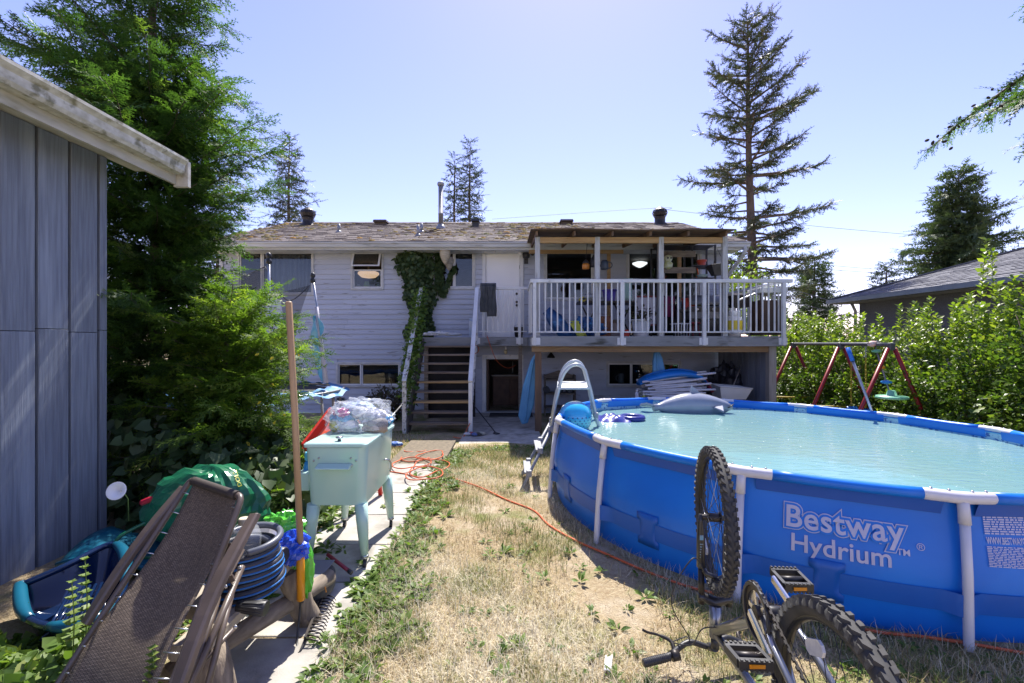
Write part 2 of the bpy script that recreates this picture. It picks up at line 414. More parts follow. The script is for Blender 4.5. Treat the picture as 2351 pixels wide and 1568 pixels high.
def _shell():
    mb = MB()     # sheathing behind the boards, cut around the openings (column by column), sides and back
    xs = sorted({XL+.002, XR-.002}|{o[0] for o in OPEN.values()}|{o[1] for o in OPEN.values()})
    for a,b in zip(xs[:-1], xs[1:]):
        mid = (a+b)/2; holes = sorted([(o[2],o[3]) for o in OPEN.values() if o[0] <= mid <= o[1]])
        z = ZB-.3
        for h0,h1 in holes+[(ZT,ZT)]:
            if h0-z > .01: mb.box((a,WY+.004,z),(b,WY+.12,h0))
            z = h1
    for X0,X1 in ((XL+.002,XL+.14),(XR-.14,XR-.002)): mb.box((X0,WY+.121,ZB-.3),(X1,18.9,ZT))
    mb.box((XL+.002,18.9,ZB-.3),(XR-.002,19.02,ZT))
    mb.box((XL+.15,WY+.122,DECKZ-.25),(XR-.15,18.89,DECKZ-.05))
    mb.build('wall', SIDING, house)
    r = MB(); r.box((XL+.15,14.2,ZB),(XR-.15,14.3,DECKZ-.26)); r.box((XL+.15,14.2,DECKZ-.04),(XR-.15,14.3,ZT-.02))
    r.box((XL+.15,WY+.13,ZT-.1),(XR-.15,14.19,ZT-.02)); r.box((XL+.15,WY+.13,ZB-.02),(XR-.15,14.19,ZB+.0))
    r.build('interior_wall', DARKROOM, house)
    c = MB()
    for X in (XL, XR):
        s = 1 if X > 0 else -1
        c.box((X-.06 if s > 0 else X-.03, WY-.048, ZB),(X+.03 if s > 0 else X+.06, WY-.0335, ZT)); c.box((X+.003*s, WY-.0335, ZB),(X+.03*s, WY+.07, ZT))
    c.build('corner_trim', TRIM, house)
_shell()
def frame(parent, x0, x1, z0, z1, w, y0, y1, mat, name='window_frame', sill=False):
    mb = MB(); mb.box((x0,y0,z0),(x1,y1,z0+w)); mb.box((x0,y0,z1-w),(x1,y1,z1)); mb.box((x0,y0,z0+w),(x0+w,y1,z1-w)); mb.box((x1-w,y0,z0+w),(x1,y1,z1-w))
    return mb.build(name, mat, parent, bevel=.004)
def pane(parent, x0, x1, z0, z1, y): 
    mb = MB(); mb.box((x0,y,z0),(x1,y+.006,z1)); return mb.build('pane', GLASS, parent)
def window(key, splits, label=None):
    x0,x1,z0,z1 = OPEN[key]
    w = frame(house, x0-.03, x1+.03, z0-.03, z1+.03, .055, WY-.045, WY+.06, TRIM, 'window')
    if label: tag(w, label)
    xs = [x0+.02]+[x0+(x1-x0)*s for s in splits]+[x1-.02]
    for i,(a,b) in enumerate(zip(xs[:-1], xs[1:])):
        y = WY-.012+(.022 if i % 2 else 0)
        frame(w, a, b, z0+.02, z1-.02, .035, y, y+.03, CLEANWHITE, 'sash')
        pane(w, a+.035, b-.035, z0+.055, z1-.055, y+.012)
    return w
window('w1', [.31]); window('w3', [.45]); window('b1', [.38]); window('b2', [.33]); 
w4 = window('w4', []); w5 = window('w5', [.5])
def _w2():
    x0,x1,z0,z1 = OPEN['w2']; zm = z0+(z1-z0)*.52
    w = frame(house, x0-.03, x1+.03, z0-.03, z1+.03, .055, WY-.045, WY+.06, TRIM, 'window')
    frame(w, x0+.02, x1-.02, z0+.02, zm, .035, WY-.012, WY+.02, CLEANWHITE, 'sash'); pane(w, x0+.055, x1-.055, z0+.055, zm-.035, WY)
    # tilted awning sash, hinged at the top and pushed out
    mb = MB(); L = (z1-.03)-zm-.02; a = math.radians(24)
    def T(u, v, d): return Vector((x0+.03+u*(x1-x0-.06), WY-.03-math.sin(a)*(1-v)*L-d*math.cos(a), z1-.03-math.cos(a)*(1-v)*L))
    for u0,u1,v0,v1 in ((0,1,0,.1),(0,1,.9,1),(0,.06,.1,.9),(.94,1,.1,.9)):
        mb.prism([T(u0,v0,0),T(u1,v0,0),T(u1,v1,0),T(u0,v1,0)], (0,-.03*math.cos(a),.0))
    mb.build('awning_sash', CLEANWHITE, w)
    pb = MB(); pb.prism([T(.06,.1,.01),T(.94,.1,.01),T(.94,.9,.01),T(.06,.9,.01)], (0,-.006,0)); pb.build('pane', GLASS, w)
_w2()
# doors
def _doors():
    x0,x1,z0,z1 = OPEN['door']
    fr = MB(); fr.box((x0-.04,WY-.05,z0),(x0+.05,WY+.08,z1+.04)); fr.box((x1-.05,WY-.05,z0),(x1+.04,WY+.08,z1+.04)); fr.box((x0+.05,WY-.05,z1-.05),(x1-.05,WY+.08,z1+.04))
    d = MB(); d.box((x0+.055,WY-.01,z0+.02),(x1-.055,WY+.035,z1-.055))
    do = d.build('door', pmat('door_paint', (.9,.9,.91), (.86,.86,.88), 2, .4), house, bevel=.004); fr.build('door_frame', CLEANWHITE, do, bevel=.005)
    k = MB()
    for zz in (z0+.95, z0+1.12-.0): k.lathe([(.028,0),(.03,.01),(.014,.02),(.016,.04),(.03,.055),(.028,.075),(.01,.08)], (x1-.13,WY-.01,z0+.35+.5*(zz-z0)), 12, axis=(0,-1,0))
    k.lathe([(.03,0),(.03,.02),(.02,.025)], (x1-.13,WY-.01,z0+1.12), 12, axis=(0,-1,0)); k.build('door_knob', DARKMETAL, do)
    hg = MB()
    for zz in (.25,1.0,1.75): hg.box((x1-.062,WY-.018,z0+zz),(x1-.045,WY-.008,z0+zz+.09))
    hg.build('hinge', DARKMETAL, do)
    x0,x1,z0,z1 = OPEN['bdoor']
    fr = MB(); fr.box((x0-.04,WY-.05,z0),(x0+.06,WY+.1,z1+.05)); fr.box((x1-.06,WY-.05,z0),(x1+.04,WY+.1,z1+.05)); fr.box((x0+.06,WY-.05,z1-.06),(x1-.06,WY+.1,z1+.05))
    f = fr.build('basement_door_frame', WHITE, house, bevel=.005)
    dl = MB(); dl.box((x0+.07,WY+.02,z0+.02),(x0+.115,WY+.8,z1-.07)); dl.build('basement_door', pmat('door_brown',(.1,.05,.03),(.07,.035,.02),5,.5), house)
    th = MB(); th.box((x0+.02,WY-.12,z0-.02),(x1-.02,WY+.1,z0+.03)); th.build('threshold', pmat('alu',(.5,.5,.5),(.4,.4,.4),9,.5), f)
_doors()
# things seen through the panes
def _inside():
    cur = MB(); x0,x1,z0,z1 = OPEN['w1']
    cur.grid(lambda u,v: Vector((x0+.55+u*(x1-x0-.5), WY+.3+.035*math.sin(u*70+math.sin(u*9)*2), z0-.2+v*(z1-z0+.25))), 160, 3)
    single('curtain', cur, pmat('pale_curtain',(.4,.43,.5),(.33,.36,.43),3,.8), 'pale pleated curtain inside the big upstairs left window', 'curtain', solid=.004)
    l = thing('ceiling_lamp', V(846,628,13.2), 'warm round ceiling lamp seen through the small upstairs window', 'lamp')
    emis = bpy.data.materials.new('lamp_glow'); emis.use_nodes = True; eb = emis.node_tree.nodes['Principled BSDF']; eb.inputs['Base Color'].default_value = (.8,.6,.4,1); eb.inputs['Emission Color'].default_value = (1,.62,.35,1); eb.inputs['Emission Strength'].default_value = .55
    mb = MB(); c = V(846,628,13.2); mb.lathe([(.02,-.14),(.2,-.11),(.3,-.02),(.29,.03),(.16,.09)], c, 24); mb.build('lamp_shade', emis, l)
    mb = MB(); mb.lathe([(.02,.09),(.02,.25),(.18,.26),(.18,.4)], c, 16); mb.build('stem', DARKMETAL, l)
    l = thing('kitchen_lamp', V(1469,606,12.6), 'white bell-shaped pendant lamp glowing behind the patio door glass', 'lamp')
    em2 = bpy.data.materials.new('lamp_white'); em2.use_nodes = True; eb = em2.node_tree.nodes['Principled BSDF']; eb.inputs['Emission Color'].default_value = (1,.97,.9,1); eb.inputs['Emission Strength'].default_value = 1.0
    mb = MB(); c = V(1469,606,12.6); mb.lathe([(.03,-.1),(.1,-.07),(.2,0),(.2,.03),(.1,.06)], c, 20); mb.build('lamp_shade', em2, l)
    mb = MB(); mb.lathe([(.02,.06),(.02,.3),(.08,.31)], c, 10); mb.build('stem', DARKMETAL, l)
    for nm,px,r,h,colr,lab in (('candle',842,.075,.17,(.35,.5,.08),'green candle on the sill of the small upstairs window'),('jar',823,.045,.09,(.5,.5,.45),'small pale jar left of the green candle on the window sill'),('jar',868,.05,.1,(.55,.6,.5),'small pale jar right of the green candle on the window sill')):
        b = V(px,661,WY+.13); mb = MB(); mb.lathe([(r*.9,0),(r,.01),(r,h*.8),(r*.7,h*.86),(r*.72,h),(r*.3,h+.004)], (b.x,WY+.13,OPEN['w2'][2]+.03), 14)
        single(nm, mb, pmat(nm+str(px),colr,None,rough=.4), lab, 'candle' if nm=='candle' else 'jar')
    sh = MB(); sh.box((OPEN['w2'][0],WY+.065,OPEN['w2'][2]-.0),(OPEN['w2'][1],WY+.25,OPEN['w2'][2]+.028)); sh.build('window_sill', CLEANWHITE, house)
    # basement kitchen cabinet with a sink
    k = thing('sink_cabinet', (-.1,13.2,-.27), 'dark brown sink cabinet inside the open basement door', 'cabinet')
    m = pmat('cab_brown',(.16,.08,.045),(.1,.05,.03),5,.5)
    b = MB(); b.box((-.55,13.0,-.27),(.45,13.6,.58)); b.build('carcass', m, k)
    for xx in (-.53,-.03): d = MB(); d.box((xx,12.975,-.2),(xx+.46,12.998,.5)); d.build('cabinet_door', m, k, bevel=.008)
    t = MB(); t.box((-.58,12.95,.582),(.48,13.62,.62)); t.build('counter_top', pmat('counter',(.35,.33,.3),(.25,.24,.22),9,.4), k)
    t = MB(); t.lathe([(.02,0),(.02,.25)], (.02,13.4,.62), 8); t.tube(bez((.02,13.4,.87),(.02,13.4,1.0),(.02,13.2,1.0),(.02,13.2,.88),8), .015, 8); t.build('tap', STEEL, k)
    u = thing('wall_cabinet', (-.1,13.8,1.1), 'dark brown cabinet on the wall inside the open basement door', 'cabinet')
    b = MB(); b.box((-.55,13.7,.98),(.45,14.15,1.4)); b.build('carcass', m, u)
    for xx in (-.53,-.03): d = MB(); d.box((xx,13.675,1.0),(xx+.46,13.698,1.39)); d.build('cabinet_door', m, u, bevel=.008)
_inside()
# roof
ROOFM = pmat('mossy_shingle', (.17,.14,.135), (.12,.1,.098), 5, .9, bump=.004, bscale=60, rv=.22, c3=(.15,.115,.07), s3=5.5, lo3=.6, hi3=.7, stretch=(1,1,1))
EY, EZ, RY, RZ = 11.0, 3.99, 15.4, 5.58
RXL, RXR = -7.62, 5.72
def _roof():
    mb = MB(); s = (RZ-EZ)/(RY-EY)
    mb.add([(RXL,EY+.02,EZ),(RXR,EY+.02,EZ),(RXR,RY,RZ),(RXL,RY,RZ),(RXL,2*RY-EY,EZ),(RXR,2*RY-EY,EZ),
            (RXL,EY+.02,EZ-.03),(RXR,EY+.02,EZ-.03),(RXR,RY,RZ-.03),(RXL,RY,RZ-.03),(RXL,2*RY-EY,EZ-.03),(RXR,2*RY-EY,EZ-.03)],
           [(0,1,2,3),(3,2,5,4),(7,6,9,8),(8,9,10,11),(0,6,7,1),(4,5,11,10),(0,3,9,6),(3,4,10,9),(1,7,8,2),(2,8,11,5)])
    roof = mb.build('roof', ROOFM, house)
    g = MB()
    for X in (XL+.01, XR-.01): g.prism([(X,WY+.05,ZT),(X,18.95,ZT),(X,RY,RZ-.08)], (.1 if X < 0 else -.1,0,0))
    g.build('gable', SIDING, house)
    # shingle courses: a lip for every course, each tab slightly lifted; joined as one shingle layer
    d = Vector((0, RY-EY, RZ-EZ)); L = d.length; d.normalize(); nrm = Vector((0,-d.z,d.y))
    vs = []; fs = []; ex = .145; nrow = int(L/ex)
    for r in range(nrow):
        x = RXL+random.uniform(0,.2)
        while x < RXR-.05:
            w = random.uniform(.26,.36); x1 = min(x+w-.012, RXR)
            p0 = Vector((x,EY,EZ))+d*(r*ex+random.uniform(-.012,.012)); p1 = p0+d*(ex+.03); t = random.uniform(.008,.02)
            if random.random() < .04: t += .012
            q = [p0+nrm*.004, Vector((x1,p0.y,p0.z))+nrm*.004, Vector((x1,p1.y,p1.z))+nrm*.003, p1+nrm*.003, p0+nrm*t, Vector((x1,p0.y,p0.z))+nrm*(t+random.uniform(-.003,.003))]
            k = len(vs); vs += q; fs += [(k+4,k+5,k+2,k+3),(k,k+1,k+5,k+4),(k,k+4,k+3),(k+1,k+2,k+5)]
            x += w
    mb = MB(); mb.add(vs, fs); o = mb.build('shingles', ROOFM, roof); o['kind'] = 'stuff'
    # moss cushions
    N = 1900; u = RNG.random(N)*(RXR-RXL)+RXL; v = RNG.random(N)
    keep = (np.sin(u*1.7)+np.sin(u*.63+1)+.9*np.sin(v*9+u)) + RNG.normal(size=N)*.9 > .1
    keep &= ~((u > 2.2) & (RNG.random(N) < .6)); u, v = u[keep], v[keep]; K = len(u)
    tv = []; tt = []
    for k in range(7): tv.append((math.cos(k*2*PI/7), math.sin(k*2*PI/7), 0))
    for k in range(7): tv.append((.6*math.cos(k*2*PI/7+.3), .6*math.sin(k*2*PI/7+.3), .55))
    tv.append((0,0,.75)); 
    for k in range(7):
        j = (k+1)%7; tt += [(k,j,7+j),(k,7+j,7+k),(7+k,7+j,14)]
    tv = np.array(tv); tt = np.array(tt)
    pos = np.stack([u, EY+(RY-EY)*v*.98+.03, EZ+(RZ-EZ)*v*.98+.02], 1)
    ang = RNG.random(K)*6.28; dd = np.stack([np.cos(ang), np.sin(ang)*d.y, np.sin(ang)*d.z], 1); nn = np.tile(np.array([0,-d.z,d.y]),(K,1))
    s = RNG.random(K)**2*.055+.02; sc = np.stack([s*(1+RNG.random(K)), s*(1+.6*RNG.random(K)), s*.7], 1)
    v_,t_,r_ = scatter(tv, tt, pos, frames(dd, nn), sc)
    mm = leafmat('roof_moss', [(0,(.12,.08,.04)),(.35,(.16,.11,.045)),(.7,(.15,.125,.05)),(.9,(.1,.1,.05)),(1,(.26,.14,.03))], transl=.0, rough=.95, spec=.1)
    o = link('moss', npmesh('moss', v_, t_, r_, [mm]), None, roof, -org(house)); o['kind'] = 'stuff'
    # fascia, gutter, soffit
    GUT = pmat('gutter_white', (.6,.61,.62), (.45,.46,.47), 3, .45, stretch=(.4,1,3), c3=(.25,.25,.23), s3=5, lo3=.6, hi3=.75)
    for yy,sg in ((EY,1),):
        fz = EZ-.035
        pr = [(yy+.01,fz-.12),(yy-.06,fz-.12),(yy-.075,fz-.1),(yy-.085,fz-.05),(yy-.115,fz-.02),(yy-.115,fz+.005),(yy-.10,fz+.005),(yy-.10,fz-.015),(yy-.075,fz-.045),(yy+.01,fz-.06)]
        mb = MB(); n = len(pr); xs = [RXL, -3.2, .3]
        for a,b in ((RXL,-3.2),(-3.198,.45),(4.15,RXR)):
            mb.add([(a,p,q) for p,q in pr]+[(b,p,q) for p,q in pr], [(i,(i+1)%n,n+(i+1)%n,n+i) for i in range(n)]+[tuple(range(n)),tuple(reversed(range(n,2*n)))])
        mb.build('gutter', GUT, roof)
        mb = MB(); mb.box((RXL,yy+.011,EZ-.2),(RXR,yy+.04,EZ-.032)); mb.build('fascia', GUT, roof)
    # soffit panels
    sp = MB(); w = .3; sp.box((0,0,0),(w-.006,WY-EY-.05,.012)); sme = sp.mesh('soffit_panel', mats=[GUT])
    x = RXL+.02
    while x < RXR-w: inst('soffit_panel', sme, roof, (x,EY+.042,EZ-.19+random.uniform(-.002,.002))); x += w
    # barge boards
    for X,nm in ((RXL,'barge_board'),(RXR,'barge_board')):
        mb = MB(); mb.beam((X,EY,EZ-.1),(X,RY,RZ-.1), .03,.14); mb.beam((X,RY,RZ-.1),(X,2*RY-EY,EZ-.1), .03,.14); mb.build(nm, GUT, roof)
    # ridge caps
    cap = MB(); cap.add([(0,-.13,-.045),(.28,-.13,-.045),(.28,0,.012),(0,0,.012),(0,.13,-.045),(.28,.13,-.045)], [(0,1,2,3),(3,2,5,4)]); cme = cap.mesh('ridge_cap', mats=[ROOFM])
    x = RXL
    while x < RXR-.25: inst('ridge_cap', cme, roof, (x, RY, RZ+.016+random.uniform(0,.008)), rot=(random.uniform(-.03,.03),random.uniform(-.02,.02),0)); x += .245
    # downspout at the right corner
    mb = MB(); mb.tube(spline([(RXR-.12,EY-.05,EZ-.13),(RXR-.12,EY-.05,EZ-.26),(RXR-.15,EY+.12,EZ-.42),(XR+.02,WY-.12,EZ-.75),(XR-.0,WY-.09,EZ-.95),(XR,WY-.09,DECKZ+.3),(XR,WY-.09,DECKZ-.05)],5), .042, 10)
    mb.build('downspout', GUT, house)
_roof()
def onroof(px, py):
    # where the sight line meets the rear roof slope
    dx, dz = (px-1175.5)/F, -(py-784)/F; s = (RZ-EZ)/(RY-EY)
    Y = (EZ-s*EY-CAMZ)/(dz-s); return Vector((dx*Y, Y, CAMZ+dz*Y))
GALV = pmat('galvanised', (.3,.31,.34), (.2,.21,.23), 5, .5, metal=.5, c3=(.2,.12,.06), s3=4, lo3=.62, hi3=.75)
def _roofstuff():
    for px,py,where in ((707,516,'at the left end of the roof ridge'),(1515,514,'at the right end of the roof ridge')):
        b = onroof(px,py); b.z -= .02; t = thing('turbine_vent', b, 'dark finned turbine vent standing '+where, 'roof vent')
        mb = MB(); mb.lathe([(.3,-.1),(.24,.0),(.17,.06),(.17,.22),(.19,.24)], b, 20); mb.build('base', DARKMETAL, t)
        c = b+Vector((0,0,.38)); cm = MB(); cm.lathe([(.13,-.14),(.17,-.05),(.17,.06),(.1,.14),(.02,.16)], c, 16); cm.build('core', BLACK, t)
        fin = MB(); pr = [(.14,-.15),(.21,-.1),(.245,0),(.22,.09),(.13,.155)]
        fin.add([(r,0,z) for r,z in pr]+[(r*math.cos(.22)*1.0,r*math.sin(.22),z) for r,z in pr], [(i,i+1,6+i,5+i) for i in range(4)]); fm = fin.mesh('fin', mats=[DARKMETAL])
        for k in range(22): inst('fin', fm, t, c, rot=(0,0,k*2*PI/22))
        mb = MB(); mb.lathe([(.13,.152),(.06,.2),(.01,.205)], c, 16); mb.build('cap', DARKMETAL, t)
    b = onroof(1012,524); top = V(1012,418,b.y); h = top.z-b.z; t = thing('flue_pipe', b, 'tall grey metal flue pipe with a cap on the roof', 'flue')
    mb = MB(); mb.lathe([(.16,-.08),(.15,0),(.085,.12)], b, 18); mb.build('flashing', GALV, t)
    mb = MB(); mb.lathe([(.075,.0),(.075,h*.3),(.078,h*.3),(.078,h*.32),(.075,h*.32),(.075,h-.12)], b, 18); mb.build('pipe', GALV, t)
    mb = MB(); mb.lathe([(.075,h-.12),(.1,h-.11),(.11,h-.06),(.1,h-.02),(.06,h+.0),(.01,h+.01)], b, 18); mb.build('cap', GALV, t)
    for px,py,tp,lab in ((778,533,514,'short grey vent pipe alone on the left half of the roof'),(960,541,516,'front pipe of the pair of grey vent pipes left of the flue'),(968,533,512,'rear pipe of the pair of grey vent pipes left of the flue')):
        b = onroof(px,py); h = V(px,tp,b.y).z-b.z; t = thing('vent_pipe', b, lab, 'vent pipe', 'plumbing vent pipes on the roof')
        mb = MB(); mb.lathe([(.09,-.05),(.08,.01),(.05,.05)], b, 14); mb.build('flashing', GALV, t)
        mb = MB(); mb.lathe([(.04,0),(.04,h),(.033,h),(.033,h-.05)], b, 14); mb.build('pipe', GALV, t)
    for px,py,lab in ((875,516,'low brown box vent on the roof between the left turbine and flue'),(1092,520,'black box vent on the roof just right of the flue pipe'),(1300,515,'low brown box vent on the roof above the porch corner')):
        b = onroof(px,py); t = thing('box_vent', b, lab, 'roof vent', 'box vents on the roof')
        w = .22 if px != 1092 else .13; hh = .13 if px != 1092 else .2
        mm = pmat('vent_brown',(.1,.075,.05),(.07,.05,.04),9,.6) if px != 1092 else BLACK
        mb = MB(); mb.box((b.x-w*.8,b.y-.1,b.z-.12),(b.x+w*.8,b.y+.16,b.z+hh-.05)); mb.build('throat', mm, t)
        mb = MB(); mb.add([(b.x-w,b.y-.2,b.z+hh-.07),(b.x+w,b.y-.2,b.z+hh-.07),(b.x+w,b.y+.24,b.z+hh-.045),(b.x-w,b.y+.24,b.z+hh-.045),(b.x-w*.9,b.y-.16,b.z+hh),(b.x+w*.9,b.y-.16,b.z+hh),(b.x+w*.9,b.y+.2,b.z+hh+.02),(b.x-w*.9,b.y+.2,b.z+hh+.02)],[(0,3,2,1),(4,5,6,7),(0,1,5,4),(1,2,6,5),(2,3,7,6),(3,0,4,7)]); mb.build('hood', mm, t)
_roofstuff()
# ------------------------------------------------------------ deck, porch roof, landing and stairs
DY = 9.0                                  # front edge of the deck
DX0, DX1 = .38, 5.42
FASC = pmat('deck_fascia', (.27,.28,.3), (.2,.21,.22), 3, .7, stretch=(.5,1,2), c3=(.06,.06,.05), s3=4, lo3=.56, hi3=.7, bump=.002, bscale=40)
DECKFL = pmat('deck_floor', (.25,.25,.25), (.17,.17,.16), 4, .8)
RAILM = pmat('rail_white', (.7,.71,.73), (.58,.59,.61), 4, .45, c3=(.35,.35,.32), s3=8, lo3=.64, hi3=.8)
deck = thing('deck', (2.9,9.0,-.25), 'raised rear deck with white picket railing over the pool side yard', 'deck')
def _deck():
    mb = MB(); mb.box((DX0,DY+.03,DECKZ-.035),(DX1,WY-.05,DECKZ)); mb.build('floor', DECKFL, deck)
    mb = MB(); mb.box((DX0-.01,DY,DECKZ-.19),(DX1+.01,DY+.028,DECKZ+.01)); mb.build('fascia', FASC, deck, bevel=.004)
    mb = MB(); mb.box((DX0,DY+.03,DECKZ-.19),(DX0+.03,WY-.05,DECKZ-.036)); mb.box((DX1-.03,DY+.03,DECKZ-.19),(DX1,WY-.05,DECKZ-.036)); mb.build('side_fascia', FASC, deck)
    j = MB(); j.box((0,0,0),(.04,WY-DY-.1,.14)); jm = j.mesh('joist', mats=[OLDWOOD])
    x = DX0+.2
    while x < DX1-.1: inst('joist', jm, deck, (x,DY+.04,DECKZ-.178)); x += .4
    mb = MB(); mb.box((DX0+.02,DY+.16,DECKZ-.31),(DX1-.25,DY+.25,DECKZ-.185)); mb.build('beam', pmat('beam_wood',(.33,.22,.12),(.22,.14,.08),4,.8,stretch=(.4,5,5),bump=.002), deck, bevel=.006)
    for X,w in ((.53,.13),(5.24,.15)):
        mb = MB(); gz = ground(X,9.2)-.05
        mb.box((X-w/2,DY+.14,gz),(X+w/2,DY+.28,DECKZ-.312 if X < 3 else DECKZ-.192)); mb.build('support_post', pmat('post_brown',(.2,.12,.07),(.13,.08,.05),4,.8,stretch=(5,5,.5)) if X < 3 else pmat('post_grey',(.34,.32,.3),(.24,.22,.2),4,.8,stretch=(5,5,.5)), deck, bevel=.008)
    # railing
    zt = wz(645,DY); zb = wz(762,DY)
    mb = MB(); mb.box((DX0-.02,DY-.03,zt-.035),(DX1+.12,DY+.045,zt+.035)); mb.build('top_rail', RAILM, deck, bevel=.006)
    mb = MB(); mb.box((DX0+.05,DY-.005,zb-.015),(DX1-.02,DY+.03,zb+.012)); mb.build('bottom_rail', RAILM, deck, bevel=.003)
    b = MB(); b.box((-.013,-.013,0),(.013,.013,zt-.036-zb-.013)); bme = b.mesh('baluster', mats=[RAILM])
    posts = [wx(v,DY) for v in (1227,1427,1615,1797)]
    pb = MB(); pb.box((-.032,-.03,DECKZ-.17),(.032,.03,zt-.037)); 
    pme = pb.mesh('rail_post', mats=[RAILM])
    pl = MB(); pl.box((-.085,-.045,DECKZ-.16),(.085,-.034,DECKZ-.02)); plm = pl.mesh('bracket', mats=[RAILM])
    for X in posts:
        inst('rail_post', pme, deck, (X,DY-.034,0)); q = inst('bracket', plm, deck, (X+(.03 if X < 1 else 0),DY+.03,0))
    x = DX0+.16
    while x < DX1-.05:
        if min(abs(x-p) for p in posts) > .045: inst('baluster', bme, deck, (x+random.uniform(-.004,.004),DY+.012,zb+.013), rot=(0,random.uniform(-.006,.006),0))
        x += .1195
    # right side railing and the short left return
    mb = MB(); mb.box((DX1-.02,DY+.05,zt-.03),(DX1+.045,WY-.08,zt+.03)); mb.build('side_top_rail', RAILM, deck, bevel=.006)
    mb = MB(); mb.box((DX1-.0,DY+.05,zb-.015),(DX1+.03,WY-.08,zb+.012)); mb.build('side_bottom_rail', RAILM, deck)
    y = DY+.16
    while y < WY-.15: inst('baluster', bme, deck, (DX1+.013,y,zb+.013)); y += .12
    mb = MB(); mb.box((DX0-.02,DY+.05,zt-.03),(DX0+.045,10.66,zt+.03)); mb.build('return_rail', RAILM, deck, bevel=.006)
    mb = MB(); mb.box((DX0,DY+.05,zb-.015),(DX0+.03,10.66,zb+.012)); mb.build('return_bottom_rail', RAILM, deck)
    y = DY+.18
    while y < 10.6: inst('baluster', bme, deck, (DX0+.013,y,zb+.013)); y += .12
    # porch roof on four posts
    PW = pmat('porch_post', (.52,.53,.54), (.4,.4,.4), 4, .7, stretch=(4,4,.6), c3=(.22,.21,.19), s3=6, lo3=.58, hi3=.75, bump=.002)
    pz = wz(547,DY+.1)
    for px,ang in ((1234,0),(1371,.004),(1517,-.006),(1663,.004)):
        X = wx(px,DY+.1); mb = MB(); mb.box((X-.048,DY+.052,DECKZ+.002),(X+.048,DY+.148,pz+.02)); mb.build('porch_post', PW, deck, bevel=.006)
    PR = pmat('porch_ply', (.2,.125,.075), (.12,.075,.045), 4, .8, stretch=(.5,2,2), c3=(.08,.06,.05), s3=2.5, lo3=.5, hi3=.7)
    mb = MB(); mb.box((wx(1234,DY+.1)+.05,DY+.06,pz-.1),(wx(1663,DY+.1)-.05,DY+.14,pz+.015)); mb.build('porch_beam', NEWWOOD, deck, bevel=.005)
    X0,X1 = .36,4.3; z0 = wz(527,8.72); z1 = 4.02-.06
    mb = MB()
    def sheet(u,v,d): return Vector((X0+u*(X1-X0), 8.72+v*2.5, z0+(z1-z0)*v+.012*math.sin(u*9)*(1-v)+d-(.03*(u-.3)**2)*(1-v)))
    n = 18
    vs = [sheet(i/n,j/4,0) for j in range(5) for i in range(n+1)]+[sheet(i/n,j/4,.02) for j in range(5) for i in range(n+1)]
    N1 = (n+1)*5; fs = []
    for j in range(4):
        for i in range(n):
            a = j*(n+1)+i; fs += [(a,a+n+1,a+n+2,a+1),(N1+a,N1+a+1,N1+a+n+2,N1+a+n+1)]
    for i in range(n): fs += [(i,i+1,N1+i+1,N1+i),(4*(n+1)+i,N1+4*(n+1)+i,N1+4*(n+1)+i+1,4*(n+1)+i+1)]
    for j in range(4): fs += [(j*(n+1),N1+j*(n+1),N1+(j+1)*(n+1),(j+1)*(n+1)),(j*(n+1)+n,(j+1)*(n+1)+n,N1+(j+1)*(n+1)+n,N1+j*(n+1)+n)]
    mb.add(vs, fs); mb.build('porch_roof', PR, deck)
    r = MB(); r.box((-.02,0,-.09),(.02,2.3,0)); rm = r.mesh('rafter', mats=[PR])
    for k in range(6): inst('rafter', rm, deck, (X0+.12+k*.735,8.8,z0-.012+(z1-z0)*.03), rot=(math.atan((z1-z0)/2.5),0,0))
    lb = MB(); lb.box((X0+.05,11.02,3.70),(2.7,11.06,3.8)); lb.build('ledger', NEWWOOD, deck)
    # boarded side wall below the deck
    bw = MB(); bw.box((0,0,0),(.02,.118,DECKZ-.2+.28)); bm_ = bw.mesh('wall_board', mats=[pmat('blue_grey_board',(.22,.24,.29),(.16,.17,.21),3,.7,stretch=(3,3,.5),rv=.15)])
    y = DY+.29; k = 0
    while y < WY-.16: inst('wall_board', bm_, deck, (5.2+(k%2)*.004,y,-.28)); y += .122; k += 1
_deck()
land = thing('staircase', (-1.5,9.9,-.25), 'wooden stairs with a landing and worn white railing up to the door', 'staircase')
